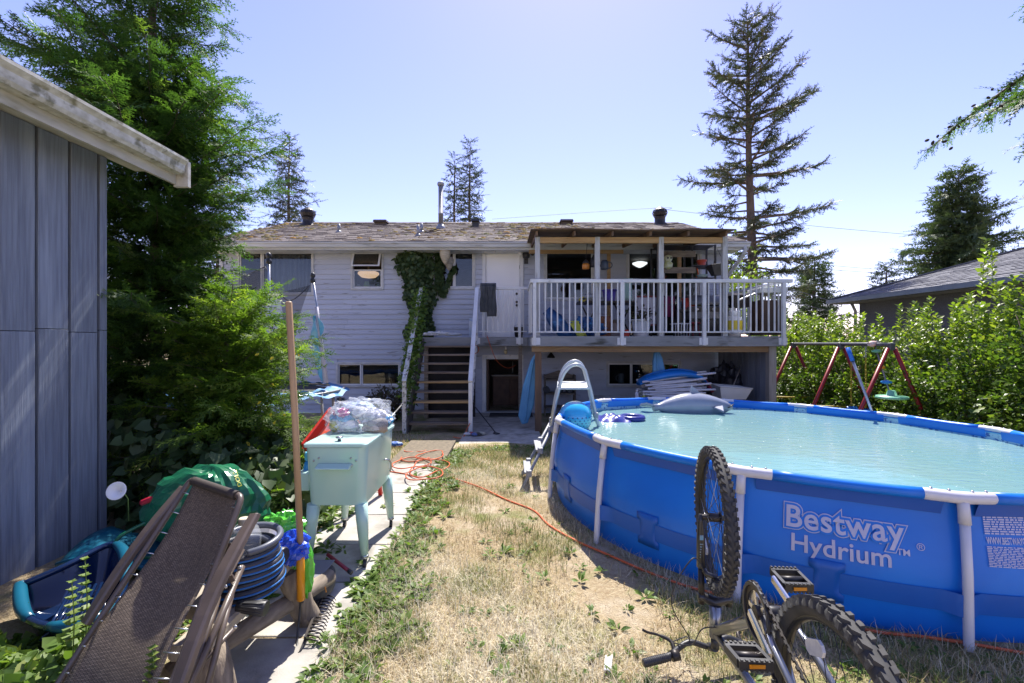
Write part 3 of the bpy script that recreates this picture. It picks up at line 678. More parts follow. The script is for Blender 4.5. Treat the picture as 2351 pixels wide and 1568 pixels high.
def _stairs():
    LY = 10.7; X0,X1 = -2.1,-.83
    mb = MB(); mb.box((X0,LY+.03,DECKZ-.04),(DX0-.01,WY-.05,DECKZ-.002)); mb.build('landing_floor', DECKFL, land)
    mb = MB(); mb.box((X0-.01,LY,DECKZ-.2),(DX0-.012,LY+.028,DECKZ+.005)); mb.build('landing_fascia', FASC, land, bevel=.004)
    for X in (X0+.06, .2): mb = MB(); mb.box((X-.045,LY+.1,-.3),(X+.045,LY+.19,DECKZ-.042)); mb.build('landing_post', OLDWOOD, land)
    n = 9; rise = (DECKZ+.25)/(n+1); y0 = 9.08; run = (LY-.12-y0)/(n-1)
    light = {3:1, 5:1}
    for i in range(n):
        z = -.25+rise*(i+1)-.0; y = y0+run*i; tl = random.uniform(-.008,.008)
        mb = MB(); mb.add([(X0+.045,y,z-.04),(X1-.045,y,z-.04),(X1-.045,y+.25,z-.04),(X0+.045,y+.25,z-.04),(X0+.045,y,z+tl),(X1-.045,y,z-tl),(X1-.045,y+.25,z-tl),(X0+.045,y+.25,z+tl)],[(0,3,2,1),(4,5,6,7),(0,1,5,4),(1,2,6,5),(2,3,7,6),(3,0,4,7)])
        mb.build('tread', NEWWOOD if i in (2,4) else pmat('tread_wood',(.3,.23,.17),(.17,.13,.1),4,.85,stretch=(.7,5,5),bump=.003,rv=.25), land, bevel=.006)
    for X in (X0+.02, X1-.02):
        mb = MB(); mb.prism([(X-.02,9.0,-.27),(X-.02,9.25,-.27),(X-.02,LY-.01,DECKZ-.3),(X-.02,LY-.01,DECKZ-.02),(X-.02,LY-.1,DECKZ-.02),(X-.02,9.0,-.02)], (.04,0,0)); mb.build('stringer', pmat('stringer_wood',(.11,.1,.09),(.07,.06,.055),4,.85), land)
    bp = MB(); bp.box((X0+.05,LY+.2,-.28),(X1-.05,LY+.22,DECKZ-.045)); bp.build('shade_panel', pmat('stair_shade',(.035,.03,.028),(.022,.02,.02),4,.9), land)  # added dark sheet standing in for the deep shade behind the treads
    zr = wz(662,LY)
    mb = MB(); mb.box((X1-.02,LY-.03,zr-.03),(DX0-.03,LY+.04,zr+.03)); mb.build('landing_rail', RAILM, land, bevel=.006)
    zb = wz(770-9,LY)
    mb = MB(); mb.box((X1+.05,LY-.005,zb-.014),(DX0-.03,LY+.025,zb+.012)); mb.build('landing_bottom_rail', RAILM, land)
    b = MB(); b.box((-.013,-.013,0),(.013,.013,zr-.031-zb-.013)); bme = b.mesh('baluster', mats=[RAILM])
    x = X1+.14
    while x < DX0-.06: inst('baluster', bme, land, (x,LY+.01,zb+.013)); x += .12
    for X in (X1-.0, DX0-.2):
        mb = MB(); mb.box((X-.032,LY-.06,DECKZ-.17),(X+.032,LY-.002,zr-.031)); mb.build('rail_post', RAILM, land, bevel=.004)
        mb = MB(); mb.box((X-.08,LY-.012,DECKZ-.15),(X+.08,LY-.001,DECKZ-.01)); mb.build('bracket', RAILM, land)
    PEEL = pmat('peeling_white', (.68,.68,.68), (.55,.55,.54), 5, .6, c3=(.12,.1,.09), s3=14, lo3=.55, hi3=.66, bump=.003, bscale=50)
    ztop, zbot = zr, wz(876,9.0)
    for X,lab in ((X1+.01,'worn white stair handrail'),(X0-.03,None)):
        mb = MB(); mb.beam((X,8.98,zbot),(X,LY-.03,ztop), .09,.05); mb.build('handrail', RAILM if X > -1 else PEEL, land, bevel=.006)
        mb = MB(); mb.box((X-.04,8.98,-.3),(X+.04,9.06,zbot-.02)); mb.build('newel_post', RAILM if X > -1 else PEEL, land, bevel=.005)
        k = 0; y = 9.15
        while y < LY-.1:
            zz = zbot+(ztop-zbot)*(y-8.98)/(LY-8.98)-.03; lo = -.25+(DECKZ+.1)*(y-9.0)/(LY-9.0)
            mb = MB(); mb.box((X-.012,y-.012,max(lo,-.2)),(X+.012,y+.012,zz)); mb.build('stair_baluster', PEEL, land); y += .125
        mb = MB(); mb.beam((X,9.08,zbot-.72),(X,LY-.03,ztop-.95), .03,.04); mb.build('lower_handrail', PEEL, land)
_stairs()
# lamps on the wall
def _walllamps():
    c = V(1208,591,WY-.1); t = thing('wall_lamp', c, 'black outdoor lantern with two heads on the wall beside the white door', 'lamp')
    mb = MB(); mb.box((c.x-.05,WY-.06,c.z-.15),(c.x+.05,WY-.034,c.z+.12)); mb.build('back_plate', BLACK, t)
    mb = MB(); mb.lathe([(.03,-.1),(.085,-.07),(.1,.03),(.05,.08),(.02,.11)], c+Vector((0,-.06,.05)), 14); mb.build('hood', BLACK, t)
    for s in (-1,1):
        mb = MB(); mb.tube([c+Vector((0,-.02,.1)), c+Vector((s*.1,-.06,.12)), c+Vector((s*.17,-.12,.07))], [.03,.035,.055], 10); mb.build('lamp_head', BLACK if s > 0 else CLEANWHITE, t)
    c = V(1161,806,11.2); t = thing('bare_bulb', c, 'bare yellowish light bulb hanging under the landing above the basement door', 'light bulb')
    mb = MB(); mb.lathe([(.03,.04),(.032,.11),(.018,.14)], c, 12); mb.build('socket', CLEANWHITE, t)
    mb = MB(); mb.lathe([(.004,-.08),(.03,-.065),(.042,-.03),(.035,.01),(.022,.04)], c, 14); mb.build('glass_bulb', pmat('bulb_glass',(.6,.5,.3),None,rough=.15), t)
    mb = MB(); mb.tube([c+Vector((0,0,.14)), c+Vector((0,0,.22))], .006, 6); mb.build('flex', BLACK, t)
    c = V(1265,816,11.4); t = thing('hanging_lantern', c, 'small dark bell lantern under the deck beside the brown post', 'lantern')
    mb = MB(); mb.lathe([(.1,-.06),(.095,-.03),(.045,.04),(.02,.07)], c, 12); mb.build('bell', DARKMETAL, t)
    mb = MB(); mb.tube([c+Vector((0,0,.07)), c+Vector((0,0,.16))], .008, 6); mb.build('hanger', DARKMETAL, t)
    for px,py,s,lab in ((1022,588,1.0,'large pale papery decoy nest hanging from the eave left of the door'),(1031,605,.9,'lower darker papery decoy nest hanging by the sliding window')):
        c = V(px,py,11.15 if s == 1 else 11.3); t = thing('decoy_nest', c, lab, 'decoy nest', 'paper nests hanging under the eave')
        mb = MB(); mb.lathe([(.01,-.2*s),(.05*s,-.16*s),(.09*s,-.08*s),(.13*s,.02*s),(.135*s,.1*s),(.1*s,.17*s),(.03*s,.2*s)], c, 16); mb.build('paper_body', pmat('nest%d'%px,(.5,.44,.33) if s == 1 else (.3,.27,.22),(.4,.34,.24) if s == 1 else (.2,.18,.15),9,.85,stretch=(1,1,4)), t)
        mb = MB(); mb.tube([c+Vector((0,0,.2*s)), Vector((c.x,c.y,3.81))], .004, 5); mb.build('string', BLACK, t)
    mb = MB(); X = V(786,1,1).x; c = V(886//1,0,1)
    b = V(786*1.0,920,11.6); bx = wx(786+0); 
    t = thing('dryer_vent', (wx(783),WY,wz(921)), 'small dark vent hood low on the siding under the basement window', 'vent')
    mb = MB(); x = wx(783); z = wz(921); mb.box((x-.1,WY-.045,z-.1),(x+.1,WY-.034,z+.1)); mb.build('flange', GALV, t)
    mb = MB(); mb.prism([(x-.08,WY-.046,z+.09),(x-.08,WY-.12,z-.02),(x-.08,WY-.12,z-.08),(x-.08,WY-.046,z-.08)], (.16,0,0)); mb.build('hood', BLACK, t)
_walllamps()
# ------------------------------------------------------------ the pool
PC = Vector((2.77,4.68,0)); PR_ = 2.335; RIMZ = .705; PH = .79
SA, SB = .03, .013
pool = thing('pool', (PC.x,PC.y,RIMZ-PH), 'round blue frame pool with white legs and large white lettering', 'pool')
pool.rotation_euler = (-math.atan(SB), math.atan(SA), 0)
# parts are modelled around the origin with the rim at PH, so ORG is zero for the pool's children
ORG[pool.name] = Vector((0,0,0))
NL = 14; A0 = math.radians(-100.5)
LEGA = [A0+2*PI*k/NL for k in range(NL)]
PBLUE = pmat('pool_blue', (.008,.175,.68), (.008,.15,.6), 2, .38, bump=.003, bscale=5, c3=(.01,.2,.72), s3=1.3, spec=.4)
PBAND = pmat('pool_band', (.007,.115,.48), (.007,.1,.43), 3, .45, bump=.001, bscale=20)
PLIN = pmat('pool_liner', (.16,.5,.72), (.12,.42,.66), 3, .4)
PTILE = pmat('pool_tile_band', (.35,.55,.7), (.03,.1,.35), 26, .4, lo=.55, hi=.62, detail=2)
PWHITE = pmat('pool_white', (.66,.65,.7), (.58,.57,.62), 5, .35)
def rpoly(a):            # radius of the 14-sided frame at angle a
    k = ((a-A0) % (2*PI/NL))-PI/NL
    return PR_*math.cos(PI/NL)/math.cos(k)
def prad(a, z):          # wall radius: frame polygon at the rim, bulging to a circle lower down
    t = sm((PH-z)/.45); r = rpoly(a)*(1-t)+(PR_*.995)*t
    return r-.03+.05*math.sin(PI*min(1,max(0,z/PH)))*(.4+.6*t)
def pp(a, z, off=0.0): r = prad(a,z)+off; return Vector((r*math.cos(a), r*math.sin(a), z))
def _pool():
    nz = 12; na = 168
    mb = MB(); mb.grid(lambda u,v: pp(A0+u*2*PI, .0+v*(PH-.012)), na, nz, True, True); mb.build('wall', PBLUE, pool)
    mb = MB(); mb.grid(lambda u,v: pp(A0+u*2*PI, .3+v*(PH-.325), -.012), na, 6, True, True); mb.build('liner', PLIN, pool)
    mb = MB(); mb.grid(lambda u,v: pp(A0+u*2*PI, PH-.12+v*.085, -.016), na, 3, True, True); mb.build('tile_band', PTILE, pool)
    mb = MB(); mb.lathe([(PR_-.05,.14),(PR_-.05,.141)], (0,0,0), 64); mb.build('pool_floor', PLIN, pool)
    rr = .026
    for k in range(NL):
        a, b = LEGA[k], LEGA[(k+1)%NL]
        p = Vector((PR_*math.cos(a),PR_*math.sin(a),PH)); q = Vector((PR_*math.cos(b),PR_*math.sin(b),PH))
        d = (q-p).normalized(); L = (q-p).length
        # sleeve of blue fabric around the top tube with a hanging flap outside
        mb = MB(); mb.tube([p+d*.16+d*(L-.32)*i/6+Vector((0,0,-.006*math.sin(PI*i/6))) for i in range(7)], rr+.006, 12)
        mb.build('rim_sleeve', PBLUE, pool)
        out = Vector((math.cos((a+b)/2) if abs(b-a) < PI else math.cos((a+b)/2+PI), 0, 0)); mid = (p+q)/2; out = Vector((mid.x,mid.y,0)).normalized()
        a2 = b if b > a else b+2*PI
        def flap(u,v,o):
            aa = a+(a2-a)*(.075+.85*u); z = PH-.1*v; r = (rpoly(aa)+o*rr)*(1-v)+(prad(aa,z)+o*.008)*v; return Vector((r*math.cos(aa), r*math.sin(aa), z))
        mb = MB(); mb.grid(lambda u,v: flap(u,v,1), 14, 4); mb.build('sleeve_flap', pmat('flap_blue',(.006,.085,.42),(.006,.075,.38),3,.45), pool)
        mb = MB(); mb.grid(lambda u,v: flap(u,v*.85,-2.2), 14, 4); mb.build('sleeve_flap', PBLUE, pool)
        # white T connector with two arms
        pv = Vector((PR_*math.cos(LEGA[k-1]),PR_*math.sin(LEGA[k-1]),PH)); e = (pv-p).normalized()
        t = MB(); t.tube([p+e*.19, p+e*.15, p+e*.06, p, p+d*.06, p+d*.15, p+d*.19], [rr+.004,rr+.007,rr+.006,rr+.008,rr+.006,rr+.007,rr+.004], 12)
        o3 = Vector((p.x,p.y,0)).normalized()
        t.tube([p, p+o3*.012+Vector((0,0,-.06)), p+o3*.02+Vector((0,0,-.13))], [.026,.026,.027], 12)
        tj = t.build('t_connector', PWHITE, pool)
        for w in (e,d):
            for s in (.055,.13): pn = MB(); pn.lathe([(.007,0),(.007,.008),(.004,.011)], p+w*s+Vector((0,0,rr+.003)), 8); pn.build('push_pin', STEEL, tj)
        g = MB(); g.tube([p+o3*.02+Vector((0,0,-.125)), p+o3*.045+Vector((0,0,-PH*.5)), p+o3*.06+Vector((0,0,-PH+.01)), p+o3*.062+Vector((0,0,-PH-.1))], .0225, 12); g.build('leg', PWHITE, pool)
    # strap band outside the legs with H-shaped welded patches
    def band(u,v):
        a = A0+u*2*PI; z = .19+v*.115; k = ((a-A0)/(2*PI/NL)+.5)%1-.5
        bul = .055*math.exp(-(k/.055)**2)
        r = max(prad(a,z)+.006, PR_+bul*1.45-.01 if abs(k) < .14 else 0)
        return Vector((r*math.cos(a), r*math.sin(a), z))
    mb = MB(); mb.grid(band, 336, 3, True, True); mb.build('strap', PBAND, pool)
    for k in range(NL):
        am = A0+2*PI*(k+.42)/NL
        def pt(u,v,off=.0085):
            a = am+u/PR_; return pp(a, .2475+v, off)
        mb = MB(); prof = [(-.055,-.115),(.055,-.115),(.055,.115),(-.055,.115)]
        rows = [(-.115,.085),(-.07,.085),(-.055,.06),(.055,.06),(.07,.085),(.115,.085)]
        vs = []; fs = []
        for z,w in rows:
            for i in range(5): vs.append(pt(-w+2*w*i/4, z))
        for j in range(5):
            for i in range(4): fs.append((j*5+i,j*5+i+1,(j+1)*5+i+1,(j+1)*5+i))
        mb.add(vs, fs, True); mb.build('strap_patch', PBAND, pool, solid=.0015)
    # printing on the wall
    PRT = pmat('print_pale', (.5,.5,.66), (.45,.45,.62), 12, .5)
    def text(body, size, off, space=1.0, al='CENTER'):
        cu = bpy.data.curves.new('print_tmp','FONT'); cu.body = body; cu.size = size; cu.offset = off; cu.space_character = space; cu.align_x = al; cu.resolution_u = 4
        ob = bpy.data.objects.new('print_tmp', cu); COL.objects.link(ob)
        dg = bpy.context.evaluated_depsgraph_get(); me = bpy.data.meshes.new_from_object(ob.evaluated_get(dg))
        bpy.data.objects.remove(ob); return me
    def place(me, a_c, z0, off, mat, name, xs=1.0, slope=0.0, zs=1.0):
        bm = bmesh.new(); bm.from_mesh(me)
        bmesh.ops.subdivide_edges(bm, edges=[e for e in bm.edges if e.calc_length() > .05], cuts=2)
        for v in bm.verts:
            s = v.co.x*xs; z = z0+v.co.y*zs+s*slope; r = prad(a_c+s/PR_, z)+off
            v.co = Vector((r*math.cos(a_c+s/PR_), r*math.sin(a_c+s/PR_), z))
        bm.to_mesh(me); bm.free()
        me.materials.clear(); me.materials.append(mat); return link(name, me, None, pool)
    ac = math.radians(-113.6); XS = .97
    S = .165
    place(text('Bestway', S, .018, 1.06), ac, .515, .0065, PRT, 'lettering_outline', XS)
    place(text('Bestway', S, .013, 1.06), ac, .515, .0095, PBLUE, 'lettering_gap', XS)
    place(text('Bestway', S, .0025, 1.06), ac, .515, .0125, PRT, 'lettering', XS)
    place(text('Hydrium', .135, .002, 1.02), ac-.006, .385, .0065, PRT, 'lettering', .98)
    place(text('TM', .045, .0008), ac+.118, .455, .0065, PRT, 'lettering', 1.0)
    place(text('®', .05, .0), ac+.152, .49, .0065, PRT, 'lettering', 1.0)
    ab = math.radians(-92.8)
    place(text('WWW.BESTWAYCORP.COM', .046, .001, al='LEFT'), ab-.08, .557, .0065, PRT, 'lettering', .52)
    # paragraph print too fine to read: rows of short dashes
    mb = MB()
    for z0_,n,hh,gap in ((.695,9,.007,.0115),(.54,13,.0045,.0078)):
        for r in range(n):
            s = -.19; z = z0_-r*gap; end = .34 if r < n-1 else .02
            while s < end:
                w = random.uniform(.01,.04)
                q = [pp(ab+s/PR_,z,.0065),pp(ab+(s+w)/PR_,z,.0065),pp(ab+(s+w)/PR_,z+hh,.0065),pp(ab+s/PR_,z+hh,.0065)]
                mb.add(q,[(0,1,2,3)]); s += w+.006
    o = mb.build('fine_print', PRT, pool); o['kind'] = 'stuff'
_pool()
# water: milky, nearly level
def _water():
    m = bpy.data.materials.new('milky_water'); m.use_nodes = True; nt = m.node_tree; b = nt.nodes['Principled BSDF']
    b.inputs['Base Color'].default_value = (.30,.52,.50,1); b.inputs['Roughness'].default_value = .04; b.inputs['IOR'].default_value = 1.33
    tc = nt.nodes.new('ShaderNodeTexCoord'); mp = nt.nodes.new('ShaderNodeMapping'); mp.inputs['Scale'].default_value = (1.2,3.2,1)
    n = nt.nodes.new('ShaderNodeTexNoise'); n.inputs['Scale'].default_value = 5; n.inputs['Detail'].default_value = 4
    n2 = nt.nodes.new('ShaderNodeTexNoise'); n2.inputs['Scale'].default_value = .7; n2.inputs['Detail'].default_value = 3
    bp = nt.nodes.new('ShaderNodeBump'); bp.inputs['Strength'].default_value = 1; bp.inputs['Distance'].default_value = .007
    n.inputs['Distortion'].default_value = .6
    lk(nt, tc.outputs['Object'], mp.inputs[0]); lk(nt, mp.outputs[0], n.inputs['Vector']); lk(nt, tc.outputs['Object'], n2.inputs['Vector']); lk(nt, n.outputs[0], bp.inputs['Height']); lk(nt, bp.outputs[0], b.inputs['Normal'])
    mx = nt.nodes.new('ShaderNodeMix'); mx.data_type = 'RGBA'; lk(nt, n2.outputs[0], mx.inputs[0]); mx.inputs[6].default_value = (.19,.4,.45,1); mx.inputs[7].default_value = (.3,.45,.4,1); lk(nt, mx.outputs[2], b.inputs['Base Color'])
    tr = nt.nodes.new('ShaderNodeBsdfTransparent'); tr.inputs[0].default_value = (.55,.85,.92,1); mxs = nt.nodes.new('ShaderNodeMixShader'); mxs.inputs[0].default_value = .28; out = nt.nodes['Material Output']
    lk(nt, b.outputs[0], mxs.inputs[1]); lk(nt, tr.outputs[0], mxs.inputs[2]); lk(nt, mxs.outputs[0], out.inputs['Surface'])
    mb = MB(); wzv = RIMZ-.13
    nA = 112; rows = [.0,.5,1.0]; vs = [(PC.x,PC.y,wzv)]; fs = []
    for k in range(nA):
        a = 2*PI*k/nA; r = prad(a,PH-.13)-.014; vs.append((PC.x+r*math.cos(a),PC.y+r*math.sin(a),wzv-SA*r*math.cos(a)*.6))
    fs = [(0,1+k,1+(k+1)%nA) for k in range(nA)]
    mb.add(vs, fs, True); o = mb.build('water', m); tag(o, kind='structure')
    n = 420; r = (PR_-.1)*np.sqrt(RNG.random(n)); a = RNG.random(n)*6.28; P = np.stack([PC.x+r*np.cos(a), PC.y+r*np.sin(a), wzv+.003-SA*.6*r*np.cos(a)],1)
    v,t_,q = scatter(LEAF[0]*np.array([1,1,.1]), LEAF[1], P, frames(unit(np.stack([np.cos(a*7),np.sin(a*7),a*0],1)), np.tile(np.array([0,0,1.]),(n,1))), .006+.014*RNG.random(n)**3)
    tag(link('pool_debris', npmesh('pool_debris', v, t_, q, [pmat('debris',(.75,.78,.75),(.3,.22,.12),3,.7,lo=.5,hi=.55)]), None, None), kind='stuff')
_water()
WATZ = RIMZ-.13
def rimpt(px, py):     # sight line meets the plane of the rim
    dx, dz = (px-1175.5)/F, -(py-784)/F
    h = RIMZ+SA*PC.x+SB*PC.y; Y = (h-CAMZ)/(dz+SA*dx+SB); return Vector((dx*Y,Y,CAMZ+dz*Y))
def watpt(px, py, h=0):
    Y = (CAMZ-WATZ-h)*F/(py-784); return V(px,py,Y)
# ladder
def _ladder():
    LM = pmat('ladder_metal', (.5,.53,.56), (.42,.45,.48), 6, .35, metal=.3); GP = pmat('ladder_plastic', (.3,.31,.34), (.25,.26,.29), 6, .5)
    b = V(1262,985,5.35); t = thing('pool_ladder', (b.x,b.y,0), 'grey arched pool ladder hooked over the left rim', 'ladder')
    # arch: outside leg pair stands on the ground, inside pair in the water; two arched side rails
    for dy in (0.0, .48):
        Y = 5.15+dy; s = -.06 if dy else 0
        pts = [V(1265,985,5.15), V(1275,925,5.15), V(1288,872,5.15)]+bez(V(1288,872,5.15),V(1300,835,5.15),V(1330,826,5.15),V(1343,850,5.15),8)[1:]+[V(1357,900,5.15),V(1370,965,5.15),V(1384,1010,5.15)]
        if dy: pts = [p+Vector((.05,dy,.02)) for p in pts]
        mb = MB(); mb.tube(pts, .02, 10); mb.build('arch_rail', LM, t)
        q0 = pts[0]; g = ground(q0.x-.2,q0.y-.2)
        mb = MB(); mb.tube([q0, q0+(Vector((.08+.0,4.75+dy,g-.02))-q0)*1.0], .017, 8); mb.build('outer_leg', GP, t)
        for f in (.0,.36,.72):
            c = q0+(Vector((.08,4.75+dy,g))-q0)*f; cl = MB(); cl.cbox((c.x,c.y,c.z),(.06,.06,.07)); cl.build('clamp', GP, t, bevel=.012)
        c = pts[-3]; 
        cl = MB(); cl.cbox((pts[-2].x-.01,pts[-2].y,pts[-2].z+.06),(.055,.06,.06)); cl.build('clamp', GP, t, bevel=.01)
    mb = MB(); a = V(1281,888,5.15); c = V(1351,888,5.15)
    mb.prism([a+Vector((-.01,-.02,0)), c+Vector((.01,-.02,0)), c+Vector((.06,.5,.02)), a+Vector((.04,.5,.02))], (0,0,-.03)); mb.build('platform', LM, t, bevel=.006)
    for z,f in ((.45,.36),(.2,.72)):
        q0 = V(1265,985,5.15); p = q0+(Vector((.08,4.75,0))-q0)*f
        mb = MB(); mb.box((p.x-.05,p.y,p.z-.012),(p.x+.03,p.y+.48,p.z+.012)); mb.build('rung', GP, t, bevel=.005)
    for k in range(2):
        p = V(1384,1010,5.15)+Vector((-.03*k,0,.02-.2*k)); mb = MB(); mb.box((p.x-.06,p.y,p.z-.012),(p.x+.06,p.y+.48,p.z+.012)); mb.build('rung', LM, t, bevel=.005)
_ladder()
def _floats():
    # beach ball
    c = V(1321,958,4.95); m = bpy.data.materials.new('ball_vinyl'); m.use_nodes = True; nt = m.node_tree; b = nt.nodes['Principled BSDF']; b.inputs['Roughness'].default_value = .12; b.inputs['Coat Weight'].default_value = .5
    tc = nt.nodes.new('ShaderNodeTexCoord'); sx = nt.nodes.new('ShaderNodeSeparateXYZ'); lk(nt, tc.outputs['Object'], sx.inputs[0])
    cr = nt.nodes.new('ShaderNodeValToRGB'); mr = nt.nodes.new('ShaderNodeMapRange'); mr.inputs[1].default_value = -.19; mr.inputs[2].default_value = .19; lk(nt, sx.outputs['Z'], mr.inputs[0]); lk(nt, mr.outputs[0], cr.inputs[0])
    e = cr.color_ramp.elements; e[0].color = (.1,.5,.65,1); e[1].color = (.45,.33,.22,1); e[0].position = .45; e[1].position = .99
    x = e.new(.55); x.color = (.03,.36,.66,1); x = e.new(.9); x.color = (.03,.4,.72,1)
    lk(nt, cr.outputs[0], b.inputs['Base Color'])
    t = thing('beach_ball', c, 'shiny blue spotted beach ball floating inside the pool ladder', 'ball'); R = .178
    mb = MB(); prof = [(max(.001,R*math.sin(PI*i/16)), -R*math.cos(PI*i/16)) for i in range(17)]; mb.lathe(prof, (0,0,0), 28, cap=False)
    o = mb.build('ball_skin', m, None); o.parent = t; o.location = (0,0,0)
    s = MB()
    for i in range(6):
        la = math.radians(-42+i*9.5); n = 22
        for k in range(n):
            lo = 2*PI*(k+.5*(i%2))/n; d = Vector((math.cos(la)*math.cos(lo), math.cos(la)*math.sin(lo), math.sin(la))); s.lathe([(.009,0),(.006,.002)], d*(R-.0005), 6, axis=d)
    o = s.build('spot', pmat('ball_spot',(.02,.1,.3),None,rough=.3), None); o.parent = t; o['kind'] = 'stuff'
    # dolphin float
    f = thing('dolphin_float', watpt(1590,940), 'grey inflatable dolphin float lying against the far pool rim', 'pool float')
    gm_ = pmat('float_grey', (.27,.29,.36), (.22,.24,.31), 3, .25, coat=.3)
    a = V(1500,932,6.35); b_ = V(1682,930,6.35); cz = WATZ+.07
    mb = MB(); pts = []; rs = []
    for i in range(15):
        u = i/14; pts.append(Vector((a.x+(b_.x-a.x)*u, 6.35+.06*math.sin(u*3), cz+.03*math.sin(u*3.0)))); rs.append(.03+.145*max(0,math.sin(max(0,(u-.12)/.88)**.85*PI))**.75+(.02 if u < .2 else 0))
    mb.tube(pts, rs, 14); mb.build('body', gm_, f)
    mb = MB(); mb.prism([pts[0]+Vector((.06,0,0)), pts[0]+Vector((-.12,-.08,.06)), pts[0]+Vector((-.2,-.02,.02)), pts[0]+Vector((-.14,.1,.0))], (0,0,.035)); mb.build('tail_fluke', gm_, f, bevel=.015)
    mb = MB(); m0 = pts[8]; mb.prism([m0+Vector((-.1,0,.14)), m0+Vector((.08,0,.15)), m0+Vector((-.08,0,.28))], (0,.03,0)); mb.build('dorsal_fin', gm_, f, bevel=.01)
    mb = MB(); m0 = pts[11]; mb.prism([m0+Vector((-.08,-.14,-.02)), m0+Vector((.06,-.14,.0)), m0+Vector((.0,-.3,-.06))], (0,0,.03)); mb.build('flipper', gm_, f, bevel=.01)
    mb = MB(); m0 = pts[13]; mb.tube([m0+Vector((-.02,-.1,.0)), m0+Vector((.05,-.07,.03)), m0+Vector((.09,-.02,.04))], .008, 6); mb.build('mouth_line', BLACK, f)
    # dark blue rafts by the ladder
    t = thing('pool_raft', watpt(1405,946), 'crumpled dark blue printed raft floating beside the ladder', 'pool float')
    c = V(1405,942,5.6)
    def puff(u,v): return Vector((c.x-.2+u*.4+.02*math.sin(v*9), c.y-.16+v*.36, WATZ+.02+.07*math.sin(PI*u)**.5*math.sin(PI*v)**.5*(1+.4*math.sin(u*14)*math.sin(v*11))))
    mb = MB(); mb.grid(puff, 18, 14); mb.build('cushion', pmat('raft_blue',(.02,.03,.2),(.05,.06,.32),9,.3,c3=(.3,.1,.15),s3=7,lo3=.62,hi3=.66), t)
    mb = MB(); mb.tube([c+Vector((.26+.13*math.cos(2*PI*k/16), .05+.13*math.sin(2*PI*k/16), WATZ+.05-c.z)) for k in range(16)], .035, 8, closed=True); mb.build('ring', pmat('raft_ring',(.02,.03,.22),None,rough=.3), t)
    b = watpt(1390,963); t = thing('chlorine_float', b, 'small white floating dispenser beside the ladder rail', 'dispenser')
    mb = MB(); mb.lathe([(.05,-.02),(.075,0),(.075,.02),(.045,.035),(.03,.05)], b, 16); mb.build('cap', CLEANWHITE, t); mb = MB(); mb.lathe([(.03,-.12),(.03,-.02)], b, 12); mb.build('basket', CLEANWHITE, t)
    # skimmer pole resting on the far rim
    p0 = rimpt(2001,948)+Vector((0,0,.035)); p1 = V(1946,798,p0.y+.25)
    t = thing('pool_pole', p0, 'silver telescopic pool pole with blue grip leaning past the far rim', 'pole')
    mb = MB(); e = p0+(p1-p0)*.78; s = p0-(p1-p0)*.9; mb.tube([p0-(p1-p0)*.55, e], .018, 10); mb.build('shaft', STEEL, t)
    mb = MB(); mb.tube([e, p1], .026, 10); mb.build('grip', pmat('grip_blue',(.01,.12,.5),None,rough=.4), t)
_floats()
